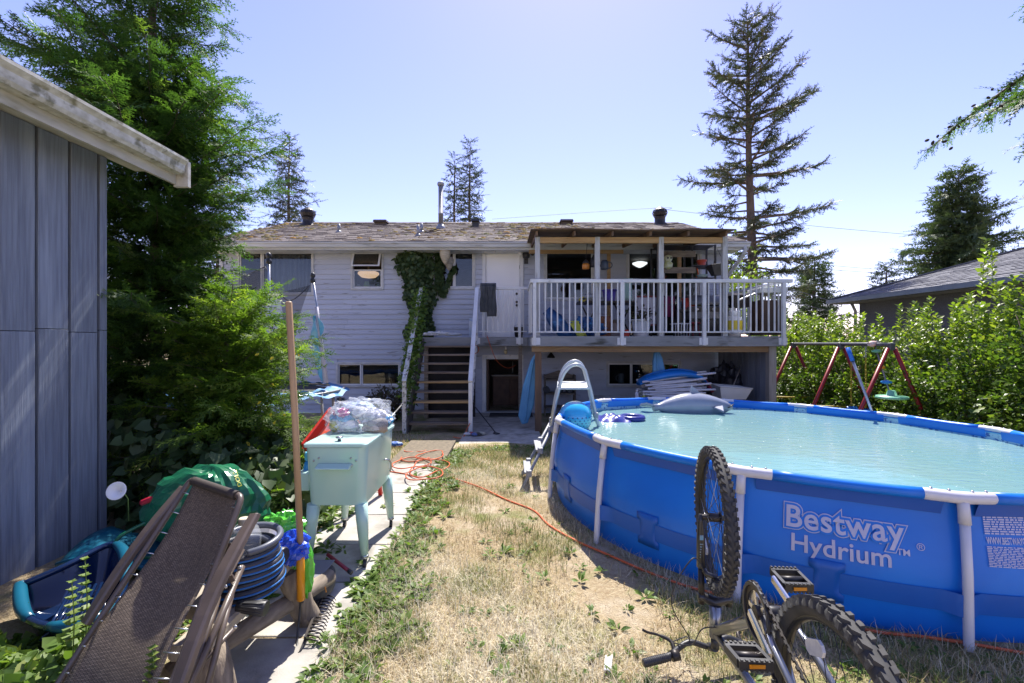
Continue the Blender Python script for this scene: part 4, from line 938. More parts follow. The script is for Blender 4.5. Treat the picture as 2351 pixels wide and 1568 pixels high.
# ------------------------------------------------------------ shed
SX = -3.29
shed = thing('shed', (-4.3,2.6,0), 'weathered blue-grey board shed with a mossy white gutter at left', 'shed')
def _shed():
    SB_ = pmat('shed_board', (.21,.24,.3), (.15,.17,.22), 6, .8, stretch=(9,9,.45), rv=.12, bump=.003, bscale=14, c3=(.34,.38,.45), s3=.9, lo3=.54, hi3=.85, detail=9)
    GR = pmat('shed_gap', (.05,.05,.055), None, rough=.9)
    mb = MB(); mb.box((SX-2.2,.2,-.1),(SX-.03,3.66,3.07)); mb.build('core', GR, shed)
    ys = [-.2+i*.247 for i in range(16)]+[3.70]
    ys = [3.72-.05]; 
    edges = [3.705,3.62]
    y = 3.62
    while y > .3: y -= .235; edges.append(y)
    for a,b in zip(edges[:-1], edges[1:]):
        w = a-b; zs = [(-.05,.78+random.uniform(-.02,.02)*0),(.78,1.66),(1.66,3.06)]
        j = 1.66+random.choice([-.02,0,.0]); j0 = random.choice([-.05,-.05,-.05]); 
        for z0,z1 in ((j0,j-.002),(j+.002,3.06)):
            m = MB(); o = random.uniform(0,.004)
            m.box((SX-.028,b+.011,z0),(SX+o,a-.011,z1)); m.build('wall_board', SB_, shed, bevel=.003)
    # end wall facing the garden
    y = 0
    for k in range(9):
        m = MB(); m.box((SX-.03-k*.24,3.665,-.05),(SX-.03-k*.24-.23,3.69,3.06)); m.build('wall_board', SB_, shed)
    # roof, fascia and gutter running along Y
    RFM = pmat('shed_roofing', (.06,.06,.055), (.035,.035,.03), 9, .9)
    gx = -2.85; gz = 3.15; y1 = 4.02; y0 = .6
    m = MB(); m.prism([(gx-.02,y0,gz+.035),(gx-1.6,y0,gz+.42),(gx-1.6,y0,gz+.40),(gx-.02,y0,gz+.012)], (0,y1+.02-y0,0)); m.build('roof', RFM, shed)
    GW = pmat('mossy_gutter', (.6,.59,.53), (.42,.4,.32), 14, .6, c3=(.2,.19,.12), s3=11, lo3=.52, hi3=.66, stretch=(1.5,1.1,1.5), detail=9)
    pr = [(gx-.10,gz-.12),(gx-.02,gz-.12),(gx-.005,gz-.095),(gx+.0,gz-.045),(gx+.028,gz-.015),(gx+.028,gz+.006),(gx+.012,gz+.006),(gx+.012,gz-.01),(gx-.012,gz-.04),(gx-.10,gz-.05)]
    n = len(pr); m = MB(); m.add([(p,y0,q) for p,q in pr]+[(p,y1-.05,q) for p,q in pr], [(i,(i+1)%n,n+(i+1)%n,n+i) for i in range(n)]+[tuple(range(n)),tuple(reversed(range(n,2*n)))]); m.build('gutter', GW, shed)
    m = MB(); m.box((gx-.128,y0,gz-.2),(gx-.102,y1-.02,gz+.008)); m.build('fascia', pmat('shed_fascia',(.58,.56,.5),(.42,.4,.34),5,.7,stretch=(2,.5,2),c3=(.3,.28,.2),s3=6,lo3=.55,hi3=.7), shed)
    m = MB(); m.box((gx-.128,y1-.018,gz-.22),(gx-.0,y1+.02,gz+.005)); m.build('barge_board', pmat('shed_fascia',(.5,.5,.5)), shed, bevel=.004)
    m = MB(); m.box((SX-.02,y0,gz-.085),(gx-.13,y1-.02,gz-.07)); m.build('soffit', pmat('shed_fascia',(.5,.5,.5)), shed)
_shed()

# ------------------------------------------------------------ cooler cart
MINT = pmat('mint_enamel', (.5,.69,.62), (.46,.65,.58), 2, .22, coat=.4, spec=.5)
def _cooler():
    fr = Vector((-1.07,3.16,0)); t = thing('patio_cooler', (-1.2,3.5,.03), 'mint green retro cooler cart on tapered legs standing on the path', 'cooler')
    X0,X1 = -1.43,-1.0; Y0,Y1 = 3.12,3.86; Zb,Zt = .44,.84
    def rr(x0,x1,y0,y1,r,n=5):
        out = []
        for cx,cy,a in ((x1-r,y0+r,-90),(x1-r,y1-r,0),(x0+r,y1-r,90),(x0+r,y0+r,180)):
            for k in range(n+1): w = math.radians(a+90*k/n); out.append((cx+r*math.cos(w), cy+r*math.sin(w)))
        return out
    mb = MB(); lo = rr(X0+.02,X1-.02,Y0+.02,Y1-.02,.06); hi = rr(X0,X1,Y0,Y1,.06); n = len(lo)
    mb.add([(x,y,Zb) for x,y in lo]+[(x,y,Zt) for x,y in hi], [(i,(i+1)%n,n+(i+1)%n,n+i) for i in range(n)], True); mb.add([(x,y,Zb) for x,y in lo]+[(x,y,Zt) for x,y in hi], [tuple(reversed(range(n))),tuple(range(n,2*n))])
    mb.build('body', MINT, t)
    for ya,yb,nm in ((Y0,(Y0+Y1)/2-.002,'lid'),((Y0+Y1)/2+.002,Y1,'lid')):
        mb = MB(); p = rr(X0-.006,X1+.006,ya-.006,yb+.004,.03); n = len(p)
        mb.add([(x,y,Zt+.004) for x,y in p]+[(x,y,Zt+.022) for x,y in p]+[((x-(X0+X1)/2)*.965+(X0+X1)/2,(y-(ya+yb)/2)*.965+(ya+yb)/2,Zt+.03) for x,y in p], [(i,(i+1)%n,n+(i+1)%n,n+i) for i in range(n)]+[(n+i,n+(i+1)%n,2*n+(i+1)%n,2*n+i) for i in range(n)]+[tuple(range(2*n,3*n))])
        l = mb.build('lid', MINT, t)
        k = MB(); k.lathe([(.012,0),(.012,.015),(.024,.02),(.024,.03),(.01,.034)], ((X0+X1)/2,(ya+yb)/2-.1,Zt+.03), 14); k.build('knob', STEEL, l)
    for sx,sy in ((0,0),(1,0),(0,1),(1,1)):
        x = (X0+.05,X1-.05)[sx]; y = (Y0+.05,Y1-.05)[sy]; ox = (-.03,.03)[sx]; oy = (-.02,.02)[sy]
        mb = MB(); g = .075; mb.tube([(x,y,Zb+.0),(x+ox*.4,y+oy*.4,Zb-.14),(x+ox,y+oy,g)], [.045,.04,.025], 14)
        l = mb.build('leg', MINT, t)
        mb = MB(); mb.lathe([(.028,g),(.028,g+.02),(.026,g+.021)], (x+ox,y+oy,0), 12); mb.build('ferrule', STEEL, l)
        mb = MB(); mb.tube([(x+ox,y+oy,g),(x+ox,y+oy,g-.02)], .01, 8); mb.lathe([(.028,-.012),(.03,-.008),(.03,.008),(.028,.012)], (x+ox,y+oy+.006,.034), 14, axis=(1,.2,0)); mb.build('caster', BLACK, l)
    h = MB()
    h.prism([(X0+.1,Y0-.001,.735),(X0+.1,Y0-.06,.715),(X0+.1,Y0-.06,.705),(X0+.1,Y0-.001,.69)], (.23,0,0)); h.build('handle', MINT, t, bevel=.004)
    s = MB()
    for x,z in ((X0+.07,.752),(X0+.105,.77),(X1-.105,.77),(X1-.07,.752),(X1-.1,.72)): s.lathe([(.008,0),(.008,.004),(.003,.006)], (x,Y0+.004,z), 8, axis=(0,-1,0))
    s.build('screw', STEEL, t)
    c = MB(); c.box((X0-.1,Y0+.1,Zb+.07),(X0-.004,Y0+.42,Zb+.2)); c.build('bottle_catcher', MINT, t, bevel=.01)
    o = MB(); o.tube(bez((X1+.002,Y0+.42,.65),(X1+.05,Y0+.44,.66),(X1+.05,Y0+.5,.6),(X1+.03,Y0+.5,.54),8), .007, 8); o.build('drain_tap', STEEL, t)
    # bottle standing in the catcher
    b = (X0-.055,Y0+.2,Zb+.19); u = thing('spray_bottle', b, 'blue plastic bottle in the side tray of the mint cooler', 'bottle')
    mb = MB(); mb.lathe([(.03,-.06),(.034,-.05),(.034,.02),(.026,.06),(.014,.075)], b, 14); mb.build('bottle_body', pmat('bottle_blue',(.03,.3,.6),None,rough=.3), u)
    mb = MB(); mb.lathe([(.022,.074),(.026,.08),(.026,.12),(.02,.135)], b, 14); mb.build('cap', pmat('bottle_cap',(.1,.45,.62),None,rough=.35), u)
_cooler()
def crumple(c, size, seed, n=26, top=1.0, rough=.22, flat=True):
    rg = np.random.default_rng(seed); ph = rg.random((12,3))*6.28; fr = rg.normal(size=(12,3))*5.0
    def fn(u, v):
        a = u*2*PI; b = (v-.5)*PI; d = Vector((math.cos(b)*math.cos(a), math.cos(b)*math.sin(a), math.sin(b)))
        s = 0
        for k in range(12): s += abs(math.sin(fr[k][0]*d.x+fr[k][1]*d.y+fr[k][2]*d.z+ph[k][0]))-.6
        r = 1+rough*s*.45
        p = Vector((d.x*size[0]*r, d.y*size[1]*r, d.z*size[2]*r))
        if flat and p.z < -size[2]*.55: p.z = -size[2]*.55+.004*math.sin(a*7)
        return Vector(c)+p
    mb = MB(); mb.grid(fn, n*2, n, False, True); return mb
FILM = bpy.data.materials.new('plastic_film'); FILM.use_nodes = True
def _film(m, col, alpha, gloss=.12):
    m.use_nodes = True; nt = m.node_tree; b = nt.nodes['Principled BSDF']; b.inputs['Base Color'].default_value = (*col,1); b.inputs['Roughness'].default_value = gloss; b.inputs['Alpha'].default_value = alpha; b.inputs['Specular IOR Level'].default_value = .8
    return m
_film(FILM, (.85,.88,.92), .2)
def _bag():
    c = (-1.21,3.66,1.0); t = thing('plastic_shoe_bag', (-1.21,3.66,.875), 'clear crinkled bag with coloured packets and a shoe on the mint cooler', 'plastic bag')
    crumple((-1.21,3.62,.965), (.25,.2,.135), 4, 34, rough=.26).build('film', FILM, t)
    pk = [((-1.33,3.6,.96),(.1,.1,.07),(.1,.35,.62),1),((-1.24,3.66,1.03),(.13,.1,.05),(.5,.6,.75),2),((-1.1,3.62,.97),(.11,.09,.06),(.5,.52,.62),3),((-1.02,3.62,.94),(.07,.07,.05),(.03,.3,.6),5),((-1.3,3.55,.92),(.1,.07,.04),(.6,.61,.63),6),((-1.36,3.52,.92),(.05,.05,.04),(.6,.55,.2),8),((-1.33,3.56,1.01),(.06,.06,.04),(.45,.1,.25),9),((-1.18,3.58,1.02),(.08,.06,.04),(.62,.64,.7),10)]
    for p,s,colr,sd in pk: crumple(p, s, sd, 12, rough=.2, flat=False).build('packet', pmat('packet%d'%sd, colr, tuple(x*.7 for x in colr), 9, .3, c3=(.65,.66,.7), s3=14, lo3=.55, hi3=.6), t)
    sh = MB(); pts = [Vector((-1.16+.19*i/8, 3.53+.02*math.sin(i), .892)) for i in range(9)]
    sh.tube(pts, [.018,.03,.034,.034,.034,.035,.036,.034,.02], 10); sh.build('sole', pmat('sole_tan',(.42,.33,.24),(.34,.26,.18),30,.7,stretch=(3,1,1)), t)
    sh = MB(); sh.tube([p+Vector((0,.02,.035)) for p in pts], [.014,.03,.036,.04,.042,.045,.048,.045,.02], 10); sh.build('upper', pmat('grey_knit',(.2,.19,.2),(.3,.29,.3),90,.8), t)
_bag()
# red plastic sled leaning behind the cooler
def _sled():
    RED = pmat('red_plastic', (.62,.035,.02), (.5,.03,.02), 3, .3)
    a = V(700,1018,3.95); b = V(765,948,4.3); t = thing('red_slide', a, 'red and orange plastic toddler slide behind the mint cooler', 'slide')
    d = (b-a); w = Vector((.28,.12,0))
    mb = MB(); mb.prism([a-Vector((.03,0,.05)), a+w*.9-Vector((0,0,.12)), b+w*.9, b-w*.05], (0,.02,.025)); mb.build('chute', pmat('orange_plastic',(.8,.1,.03),(.7,.08,.03),3,.35), t, bevel=.01)
    for o in (-.02,.92):
        mb = MB(); mb.beam(a+w*o-Vector((0,0,.04)), b+w*o+Vector((0,0,.02)), .03,.1); mb.build('side_wall', RED, t, bevel=.008)
    m2 = b+w*.45+Vector((0,.05,-.02))
    mb = MB(); mb.tube([m2+Vector((-.2,0,-.1)), m2+Vector((-.16,0,.02)), m2+Vector((0,.02,.07)), m2+Vector((.16,.04,.02)), m2+Vector((.2,.05,-.1))], .022, 8); mb.build('hand_hoop', pmat('slate_blue',(.05,.1,.2),None,rough=.4), t)
    for s in (-.18,.18): mb = MB(); mb.tube([m2+Vector((s,.03,-.1)), m2+Vector((s*1.3,.2,-.85))], .025, 8); mb.build('leg', RED, t)
_sled()
# ------------------------------------------------------------ rake leaning on the bench
def _rake():
    top = V(663,692,2.4); gr0 = V(690,1262,2.38); gr1 = V(691,1376,2.42); end = V(692,1390,2.42)
    t = thing('garden_rake', end, 'wooden-handled garden rake with orange grip standing upright on the path', 'rake')
    mb = MB(); mb.tube([top, top+Vector((0,0,-.008)), top+(gr0-top)*.5+Vector((.004,0,0)), gr0], [.012,.0165,.0165,.0165], 12); mb.build('handle', pmat('rake_wood',(.44,.29,.16),(.33,.2,.1),3,.55,stretch=(6,6,.4)), t)
    mb = MB(); mb.tube([gr0-Vector((0,0,.0)), gr1], .0205, 14); mb.build('grip', pmat('grip_orange',(.75,.3,.01),None,rough=.35), t)
    hb = V(700,1492,2.33); ha = V(742,1392,2.72); hb.z = .045; ha.z = .05
    mb = MB(); mb.tube(spline([gr1, V(688,1410,2.41), V(682,1470,2.36), V(686,1500,2.28), hb+(ha-hb)*.06],5), .006, 8)
    mb.tube(spline([gr1, V(702,1388,2.5), V(722,1372,2.72), ha-(ha-hb)*.05],5), .006, 8); mb.build('bow', BLACK, t)
    mb = MB(); mb.beam(hb, ha, .012,.024); mb.build('head_bar', DARKMETAL, t)
    d = (ha-hb)/13; side = Vector((.075,-.01,-.02))
    for k in range(14):
        p = hb+d*k; tm = MB(); tm.tube([p, p+Vector((.03,0,.002)), p+Vector((.06,.0,-.006)), p+Vector((.078,-.002,-.028))], [.0045,.0045,.0035,.002], 6); tm.build('tine', DARKMETAL, t)
_rake()
# ------------------------------------------------------------ log bench and what is on it
BZ = .42
bench = thing('log_bench', (-1.3,2.1,0), 'rustic bench of split logs on round log legs at lower left', 'bench')
def _bench():
    LOG = pmat('grey_log', (.3,.24,.18), (.14,.11,.085), 5, .9, stretch=(6,6,.6), bump=.008, bscale=9, detail=8)
    SEAT = pmat('bench_plank', (.42,.36,.29), (.28,.24,.19), 4, .8, stretch=(5,.6,5), bump=.003, bscale=24)
    for x0,x1,ya in ((-1.30,-1.165,1.72),(-1.50,-1.31,1.98)):
        mb = MB(); mb.beam(((x0+x1)/2,ya,BZ-.03),((x0+x1)/2,2.62,BZ-.03), x1-x0,.06, ch=.012); mb.build('plank', SEAT, bench)
    for p,q,r in (((-1.23,1.83,BZ-.06),(-1.1,1.77,-.05),.068),((-1.2,2.42,BZ-.06),(-1.12,2.56,-.05),.062),((-1.58,1.85,BZ-.06),(-1.68,1.8,-.05),.06),((-1.58,2.4,BZ-.06),(-1.68,2.5,-.05),.06)):
        p,q = Vector(p),Vector(q); mb = MB(); mb.tube([p+(q-p)*i/5+Vector((random.uniform(-.006,.006),random.uniform(-.006,.006),0)) for i in range(6)], [r,r*1.03,r*.98,r*1.02,r*1.05,r*1.04], 14); mb.build('leg', LOG, bench)
    mb = MB(); mb.tube([(-1.42,1.85,.2),(-1.2,2.45,.16),(-1.1,2.75,.15)], .045, 12); mb.build('brace', pmat('grey_log_flat', (.28,.23,.18), (.15,.12,.09), 5, .9, stretch=(6,.6,6), bump=.006, bscale=9, detail=8), bench)
_bench()
def _hose():
    c = V(575,1330,2.12); c.z = BZ; t = thing('garden_hose', c, 'coiled black garden hose with blue stripe on the log bench', 'hose')
    BK = pmat('hose_black', (.025,.025,.03), (.04,.04,.05), 20, .4); BL = pmat('hose_blue', (.015,.14,.42), None, rough=.4)
    cx,cy = c.x-.02,c.y; r0 = .145; turns = 7
    for k in range(turns):
        z = BZ+.017+.029*k; rr_ = r0-.006*max(0,k-3)-(.0 if k%2 else .004); ox = .006*math.sin(k*2)
        pts = [(cx+ox+rr_*math.cos(2*PI*i/40), cy+rr_*math.sin(2*PI*i/40), z+.004*math.sin(2*PI*i/40+k)) for i in range(40)]
        mb = MB(); mb.tube(pts, .0155, 9, closed=True); h = mb.build('hose_loop', BK, t)
        pts = [(cx+ox+(rr_+.0135)*math.cos(2*PI*i/40), cy+(rr_+.0135)*math.sin(2*PI*i/40), z-.006+.004*math.sin(2*PI*i/40+k)) for i in range(40)]
        mb = MB(); mb.tube(pts, .0052, 6, closed=True); mb.build('stripe', BL, h)
    for k,(r2,z2) in enumerate(((.105,.2),(.085,.19),(.12,.215))):
        mb = MB(); mb.tube(spline([(cx+.02+r2*math.cos(a),cy+.01+r2*math.sin(a),BZ+z2-.03*math.cos(a*.5+k)) for a in [i*.45-1.2 for i in range(10)]],4), .0155, 9); mb.build('hose_loop', pmat('hose_grey',(.1,.11,.14),None,rough=.35), t)
    # nozzle / grip lying across the plank
    a = V(545,1392,1.93); b = V(612,1397,1.93)
    n = thing('hand_grip', a, 'black ribbed rubber handle lying across the front of the log bench', 'handle')
    mb = MB(); mb.tube([a,a+(b-a)*.2,a+(b-a)*.55,a+(b-a)*.96,b], [.02,.022,.027,.031,.028], 16); mb.build('grip', BLACK, n)
    rb = MB(); rbm = None
    for k in range(10):
        an = 2*PI*k/10; d = (b-a).normalized(); s = d.orthogonal().normalized(); o = (Matrix.Rotation(an,3,d)@s)
        mb = MB(); mb.tube([a+(b-a)*.2+o*.022, a+(b-a)*.93+o*.031], .0028, 5); mb.build('rib', BLACK, n)
_hose()
def _shoes():
    # grey canvas sneaker standing on its heel-down slope
    base = V(618,1238,2.45); t = thing('canvas_shoe', base, 'grey canvas lace-up sneaker resting on the far end of the log bench', 'shoe')
    CAN = pmat('canvas_grey', (.42,.39,.37), (.34,.31,.29), 60, .85); SOLE = pmat('shoe_sole', (.6,.57,.52), (.5,.47,.42), 20, .6)
    R = Matrix.Translation(base+Vector((.0,-.02,-.0)))@Euler((math.radians(-38),0,math.radians(8))).to_matrix().to_4x4()
    def sec(u):     # along the shoe toe(0) to heel(1): half width, height of upper
        w = .026+.03*math.sin(min(1,u*1.15+.12)*PI)**.6*(1.0 if u < .5 else .86); h = .035+.055*sm((u-.25)/.45)
        return w,h
    mb = MB(); mb.T = R
    def up(u,v):
        uu = min(.995,max(.005,v)); w,h = sec(uu); a = u*PI
        return Vector((-w*math.cos(a), uu*.27-.13, .02+h*math.sin(a)**.7))
    mb.grid(up, 13, 16); mb.build('upper', CAN, t, solid=.004)
    mb = MB(); mb.T = R; out = []
    for i in range(24):
        u = i/23; w,h = sec(u); out.append((w+.006,u*.29-.14))
    ol = [(x,y,0) for x,y in out]+[(-x,y,0) for x,y in reversed(out)]
    mb.prism(ol, (0,0,.024)); mb.build('sole', SOLE, t)
    mb = MB(); mb.T = R
    for k in range(5):
        y = -.045+k*.022; z = .066+k*.009; mb.tube([(-.034,y,z-.012),(0,y+.006,z+.01),(.034,y,z-.012)], .0042, 6)
        mb.tube([(-.034,y+.01,z-.01),(0,y-.004,z+.012),(.034,y+.012,z-.01)], .0036, 6)
    mb.build('lace', pmat('lace_dark',(.12,.11,.1),None,rough=.8), t)
    mb = MB(); mb.T = R; mb.lathe([(.036,0),(.03,.002)], (0,.085,.1), 18); mb.build('collar_opening', pmat('shoe_inside',(.09,.085,.08),None,rough=.9), t)
    # dark shoe below the blue bag
    b = V(632,1275,2.3); t = thing('dark_can', b, 'black cylindrical can with a silver label behind the hose coil', 'can')
    mb = MB(); mb.lathe([(.035,-.055),(.038,-.05),(.038,.05),(.03,.058)], b, 18, axis=(1,-.1,.1)); mb.build('can_body', BLACK, t)
    mb = MB(); mb.lathe([(.0385,.0),(.0385,.04)], b, 18, axis=(1,-.1,.1), cap=False); mb.build('label_band', pmat('silver_label',(.3,.3,.32),(.2,.2,.22),30,.4), t)
    # clear jug
    b = V(560,1262,2.14); t = thing('clear_jug', b, 'clear plastic jug upside down between lounger and hose', 'jug')
    mb = MB(); mb.lathe([(.02,-.1),(.05,-.07),(.07,-.02),(.074,.06),(.06,.1),(.03,.12)], b, 18); mb.build('jug_body', FILM, t)
    mb = MB(); mb.lathe([(.022,.12),(.024,.125),(.024,.145),(.02,.15)], b, 12); mb.build('cap', pmat('cap_cream',(.5,.45,.35),None,rough=.5), t)
    # blue and green shopping bags
    BB = _film(bpy.data.materials.new('blue_film'), (.02,.09,.65), .9, .15); GB = _film(bpy.data.materials.new('green_film'), (.13,.55,.06), .88, .18)
    b = V(668,1255,2.4); t = thing('blue_plastic_bag', b, 'shiny crumpled blue plastic bag on the bench behind the rake handle', 'plastic bag'); crumple(b, (.085,.06,.07), 21, 16, rough=.3, flat=False).build('bag_film', BB, t)
    kn = MB(); kn.tube([b+Vector((-.05,0,-.02)), b+Vector((-.1,.02,-.04)), b+Vector((-.12,.0,-.05))], [.02,.012,.006], 7); kn.build('knot', BB, t)
    b = V(690,1310,2.46); t = thing('green_plastic_bag', b, 'bright green translucent bag hanging off the bench by the rake grip', 'plastic bag'); crumple(b, (.065,.05,.16), 23, 14, rough=.26, flat=False).build('bag_film', GB, t)
    crumple(V(655,1205,2.55), (.1,.06,.06), 25, 16, rough=.4, flat=False).build('bag_fold', GB, t)
    # toolbag on the path
    b = V(725,1368,2.75); b.z = .02; t = thing('tool_bag', b, 'small black and grey zipped bag on the path beside the rake', 'bag')
    def tb(u,v):
        a = u*2*PI; s = math.sin(PI*min(.98,max(.02,v)))**.35
        return Vector((b.x-.02+.12*abs(math.cos(a))**.6*(1 if math.cos(a) > 0 else -1)*s, b.y+.02+.16*(v-.5)*2*.9+0*a, b.z+.085+.085*abs(math.sin(a))**.6*(1 if math.sin(a) > 0 else -1)*s))
    mb = MB(); mb.grid(tb, 28, 12, True, True); mb.build('bag_body', pmat('nylon_black',(.035,.035,.04),(.06,.06,.065),30,.7), t)
    mb = MB(); mb.tube([(b.x-.02+.124*math.cos(a),b.y-.1,b.z+.09+.09*math.sin(a)) for a in [PI*i/10 for i in range(11)]], .004, 6); mb.build('piping', pmat('piping_orange',(.5,.2,.03),None,rough=.6), t)
    mb = MB(); mb.box((b.x-.1,b.y-.1,b.z+.168),(b.x+.07,b.y+.12,b.z+.175)); mb.build('top_panel', pmat('nylon_grey',(.15,.15,.18),None,rough=.7), t, bevel=.003)
    a = V(752,1285,3.1); a.z = .12; c = V(800,1306,3.0); c.z = .06; t = thing('red_handle_tool', a, 'dark red pole lying in the weeds under the mint cooler', 'pole')
    mb = MB(); mb.tube([a,c], .012, 8); mb.build('shaft', pmat('maroon_paint',(.25,.02,.04),None,rough=.4), t); mb = MB(); mb.tube([c,c+(c-a)*.15], .014, 8); mb.build('tip', BLACK, t)
_shoes()
# ------------------------------------------------------------ folded lounge chair
def _lounger():
    t = thing('lounge_chair', (-1.5,1.7,0), 'folded brown mesh lounge chair leaning beside the log bench', 'lounge chair')
    TL = V(438,1100,2.15); TR = V(556,1140,1.97); BL = Vector((-1.83,1.55,.02)); BR = Vector((-1.2,1.38,.02))
    BL = TL+(V(150,1545,1.75)-TL)*1.35; BR = TR+(V(392,1580,1.57)-TR)*1.30
    FRM = pmat('brown_frame', (.12,.09,.075), (.09,.068,.055), 8, .38, coat=.1)
    m = bpy.data.materials.new('sling_weave'); m.use_nodes = True; nt = m.node_tree; b = nt.nodes['Principled BSDF']; b.inputs['Roughness'].default_value = .75
    tc = nt.nodes.new('ShaderNodeTexCoord'); mp = nt.nodes.new('ShaderNodeMapping'); lk(nt, tc.outputs['UV'], mp.inputs[0]); mp.inputs['Scale'].default_value = (1,1,1)
    ck = nt.nodes.new('ShaderNodeTexBrick'); ck.inputs['Scale'].default_value = 1; ck.inputs['Brick Width'].default_value = .012; ck.inputs['Row Height'].default_value = .0045; ck.inputs['Mortar Size'].default_value = .0011; ck.inputs['Color1'].default_value = (.46,.35,.25,1); ck.inputs['Color2'].default_value = (.26,.19,.135,1); ck.inputs['Mortar'].default_value = (.05,.037,.03,1); lk(nt, mp.outputs[0], ck.inputs[0])
    nz = nt.nodes.new('ShaderNodeTexNoise'); nz.inputs['Scale'].default_value = 5; nz.inputs['Detail'].default_value = 5; lk(nt, tc.outputs['UV'], nz.inputs[0])
    mx = nt.nodes.new('ShaderNodeMix'); mx.data_type = 'RGBA'; mx.blend_type = 'MULTIPLY'; mx.inputs[0].default_value = .5; lk(nt, ck.outputs[0], mx.inputs[6]); lk(nt, nz.outputs[0], mx.inputs[7]); lk(nt, mx.outputs[2], b.inputs['Base Color'])
    bp = nt.nodes.new('ShaderNodeBump'); bp.inputs['Distance'].default_value = .002; lk(nt, ck.outputs[1], bp.inputs['Height']); bp.invert = True; lk(nt, bp.outputs[0], b.inputs['Normal'])
    nrm = (TR-TL).cross(BL-TL).normalized(); 
    if nrm.y > 0: nrm = -nrm                  # towards the camera
    W = (TR-TL).length; H = (BL-TL).length
    nu,nv = 14,30
    def sling(u,v):
        uu = .09+.82*u; p = (TL+(TR-TL)*uu)*(1-v)+(BL+(BR-BL)*uu)*v
        return p-nrm*(.035*math.sin(PI*u)*(.6+.4*math.sin(v*PI))+.02*math.sin(v*7))+nrm*.0
    mb = MB(); mb.grid(sling, nu, nv)
    o = mb.build('sling', m, t, solid=.003)
    uv = o.data.uv_layers.new(name='UVMap'); 
    for poly in o.data.polygons:
        for li in poly.loop_indices:
            vi = o.data.loops[li].vertex_index; uv.data[li].uv = ((vi%nu)/(nu-1)*W*.82, (vi//nu)/(nv-1)*H)
    # frame tube loop
    dn = lambda a,b,n=6: [a+(b-a)*i/n for i in range(n+1)]
    top = bez(TL+(BL-TL)*.06, TL, TL+(TR-TL)*.02, TL+(TR-TL)*.12, 5)+bez(TL+(TR-TL)*.88, TL+(TR-TL)*.98, TR, TR+(BR-TR)*.06, 5)
    mb = MB(); mb.tube(dn(BL,TL+(BL-TL)*.06)+top[1:-1]+dn(TR+(BR-TR)*.06,BR), .0135, 10); mb.build('frame_tube', FRM, t)
    hb = MB(); hb.tube([TL+(TR-TL)*(.08+.84*i/8)+nrm*.004+Vector((0,0,-.004)) for i in range(9)], .02, 10); hb.build('head_roll', m, t)
    # wide flat armrests: left in front of the left rail, right folded beside the right rail
    def arm(p,q,w,th,nm,bend):
        mb = MB(); pts = [p+(q-p)*i/8+nrm*bend*math.sin(PI*i/8) for i in range(9)]; d = (q-p).normalized(); s = d.cross(nrm).normalized()
        vs = []; fs = []
        for i,c in enumerate(pts):
            ww = w*(.75+.25*min(1,4*i/8,4*(8-i)/8+.4)); vs += [c-s*ww-nrm*th, c+s*ww-nrm*th, c+s*ww+nrm*th*.6, c+s*ww*.7+nrm*th, c-s*ww*.7+nrm*th, c-s*ww+nrm*th*.6]
        for i in range(8):
            for k in range(6): fs.append((i*6+k,i*6+(k+1)%6,(i+1)*6+(k+1)%6,(i+1)*6+k))
        fs += [tuple(reversed(range(6))), tuple(range(48,54))]; mb.add(vs, fs, False); return mb.build(nm, FRM, t, bevel=.003)
    arm(V(422,1118,2.14), V(196,1432,1.83), .026,.012,'armrest',.02)
    arm(V(586,1180,1.93), V(400,1600,1.5), .03,.013,'armrest',.03)
    # folded seat frame and crossing legs behind the right rail
    for a,b,r in ((V(556,1260,1.96),V(430,1500,1.72),.012),(V(556,1300,1.93),V(420,1620,1.55),.013),(V(500,1370,1.82),V(440,1560,1.62),.014),(V(540,1330,1.9),V(470,1600,1.6),.012),(V(540,1440,1.78),V(400,1590,1.6),.009)):
        mb = MB(); mb.tube([a,b], r, 9); mb.build('leg_tube', FRM, t)
    br = MB(); a = V(528,1265,1.95); br.prism([a+Vector((-.05,0,-.06)), a+Vector((.05,0,-.01)), a+Vector((.055,0,.03)), a+Vector((-.02,0,.035))], (0,.006,0)); br.build('bracket', FRM, t)
    a = V(505,1345,1.86); br = MB(); br.prism([a+Vector((-.05,0,-.03)), a+Vector((.06,0,.02)), a+Vector((.05,0,.045)), a+Vector((-.05,0,.0))], (0,.006,0)); br.build('bracket', FRM, t)
    for px,py,Y in ((540,1258,1.94),(517,1320,1.85),(521,1345,1.85),(553,1302,1.92),(543,1437,1.77)):
        rv_ = MB(); rv_.lathe([(.008,0),(.008,.004),(.003,.007)], V(px,py,Y)-Vector((0,.006,0)), 10, axis=(0,-1,.2)); rv_.build('rivet', STEEL, t)
    for v in [.06+.085*i for i in range(10)]:                # spring hooks along both edges
        for side in (0,1):
            e = sling(side, v); rail = (TL+(BL-TL)*v) if side == 0 else (TR+(BR-TR)*v)
            hk = MB(); hk.tube([e+(rail-e)*-.25+nrm*.006, e+(rail-e)*.3+nrm*.008, e+(rail-e)*.9+nrm*.002], .0026, 6); hk.build('spring_hook', STEEL, t)
_lounger()
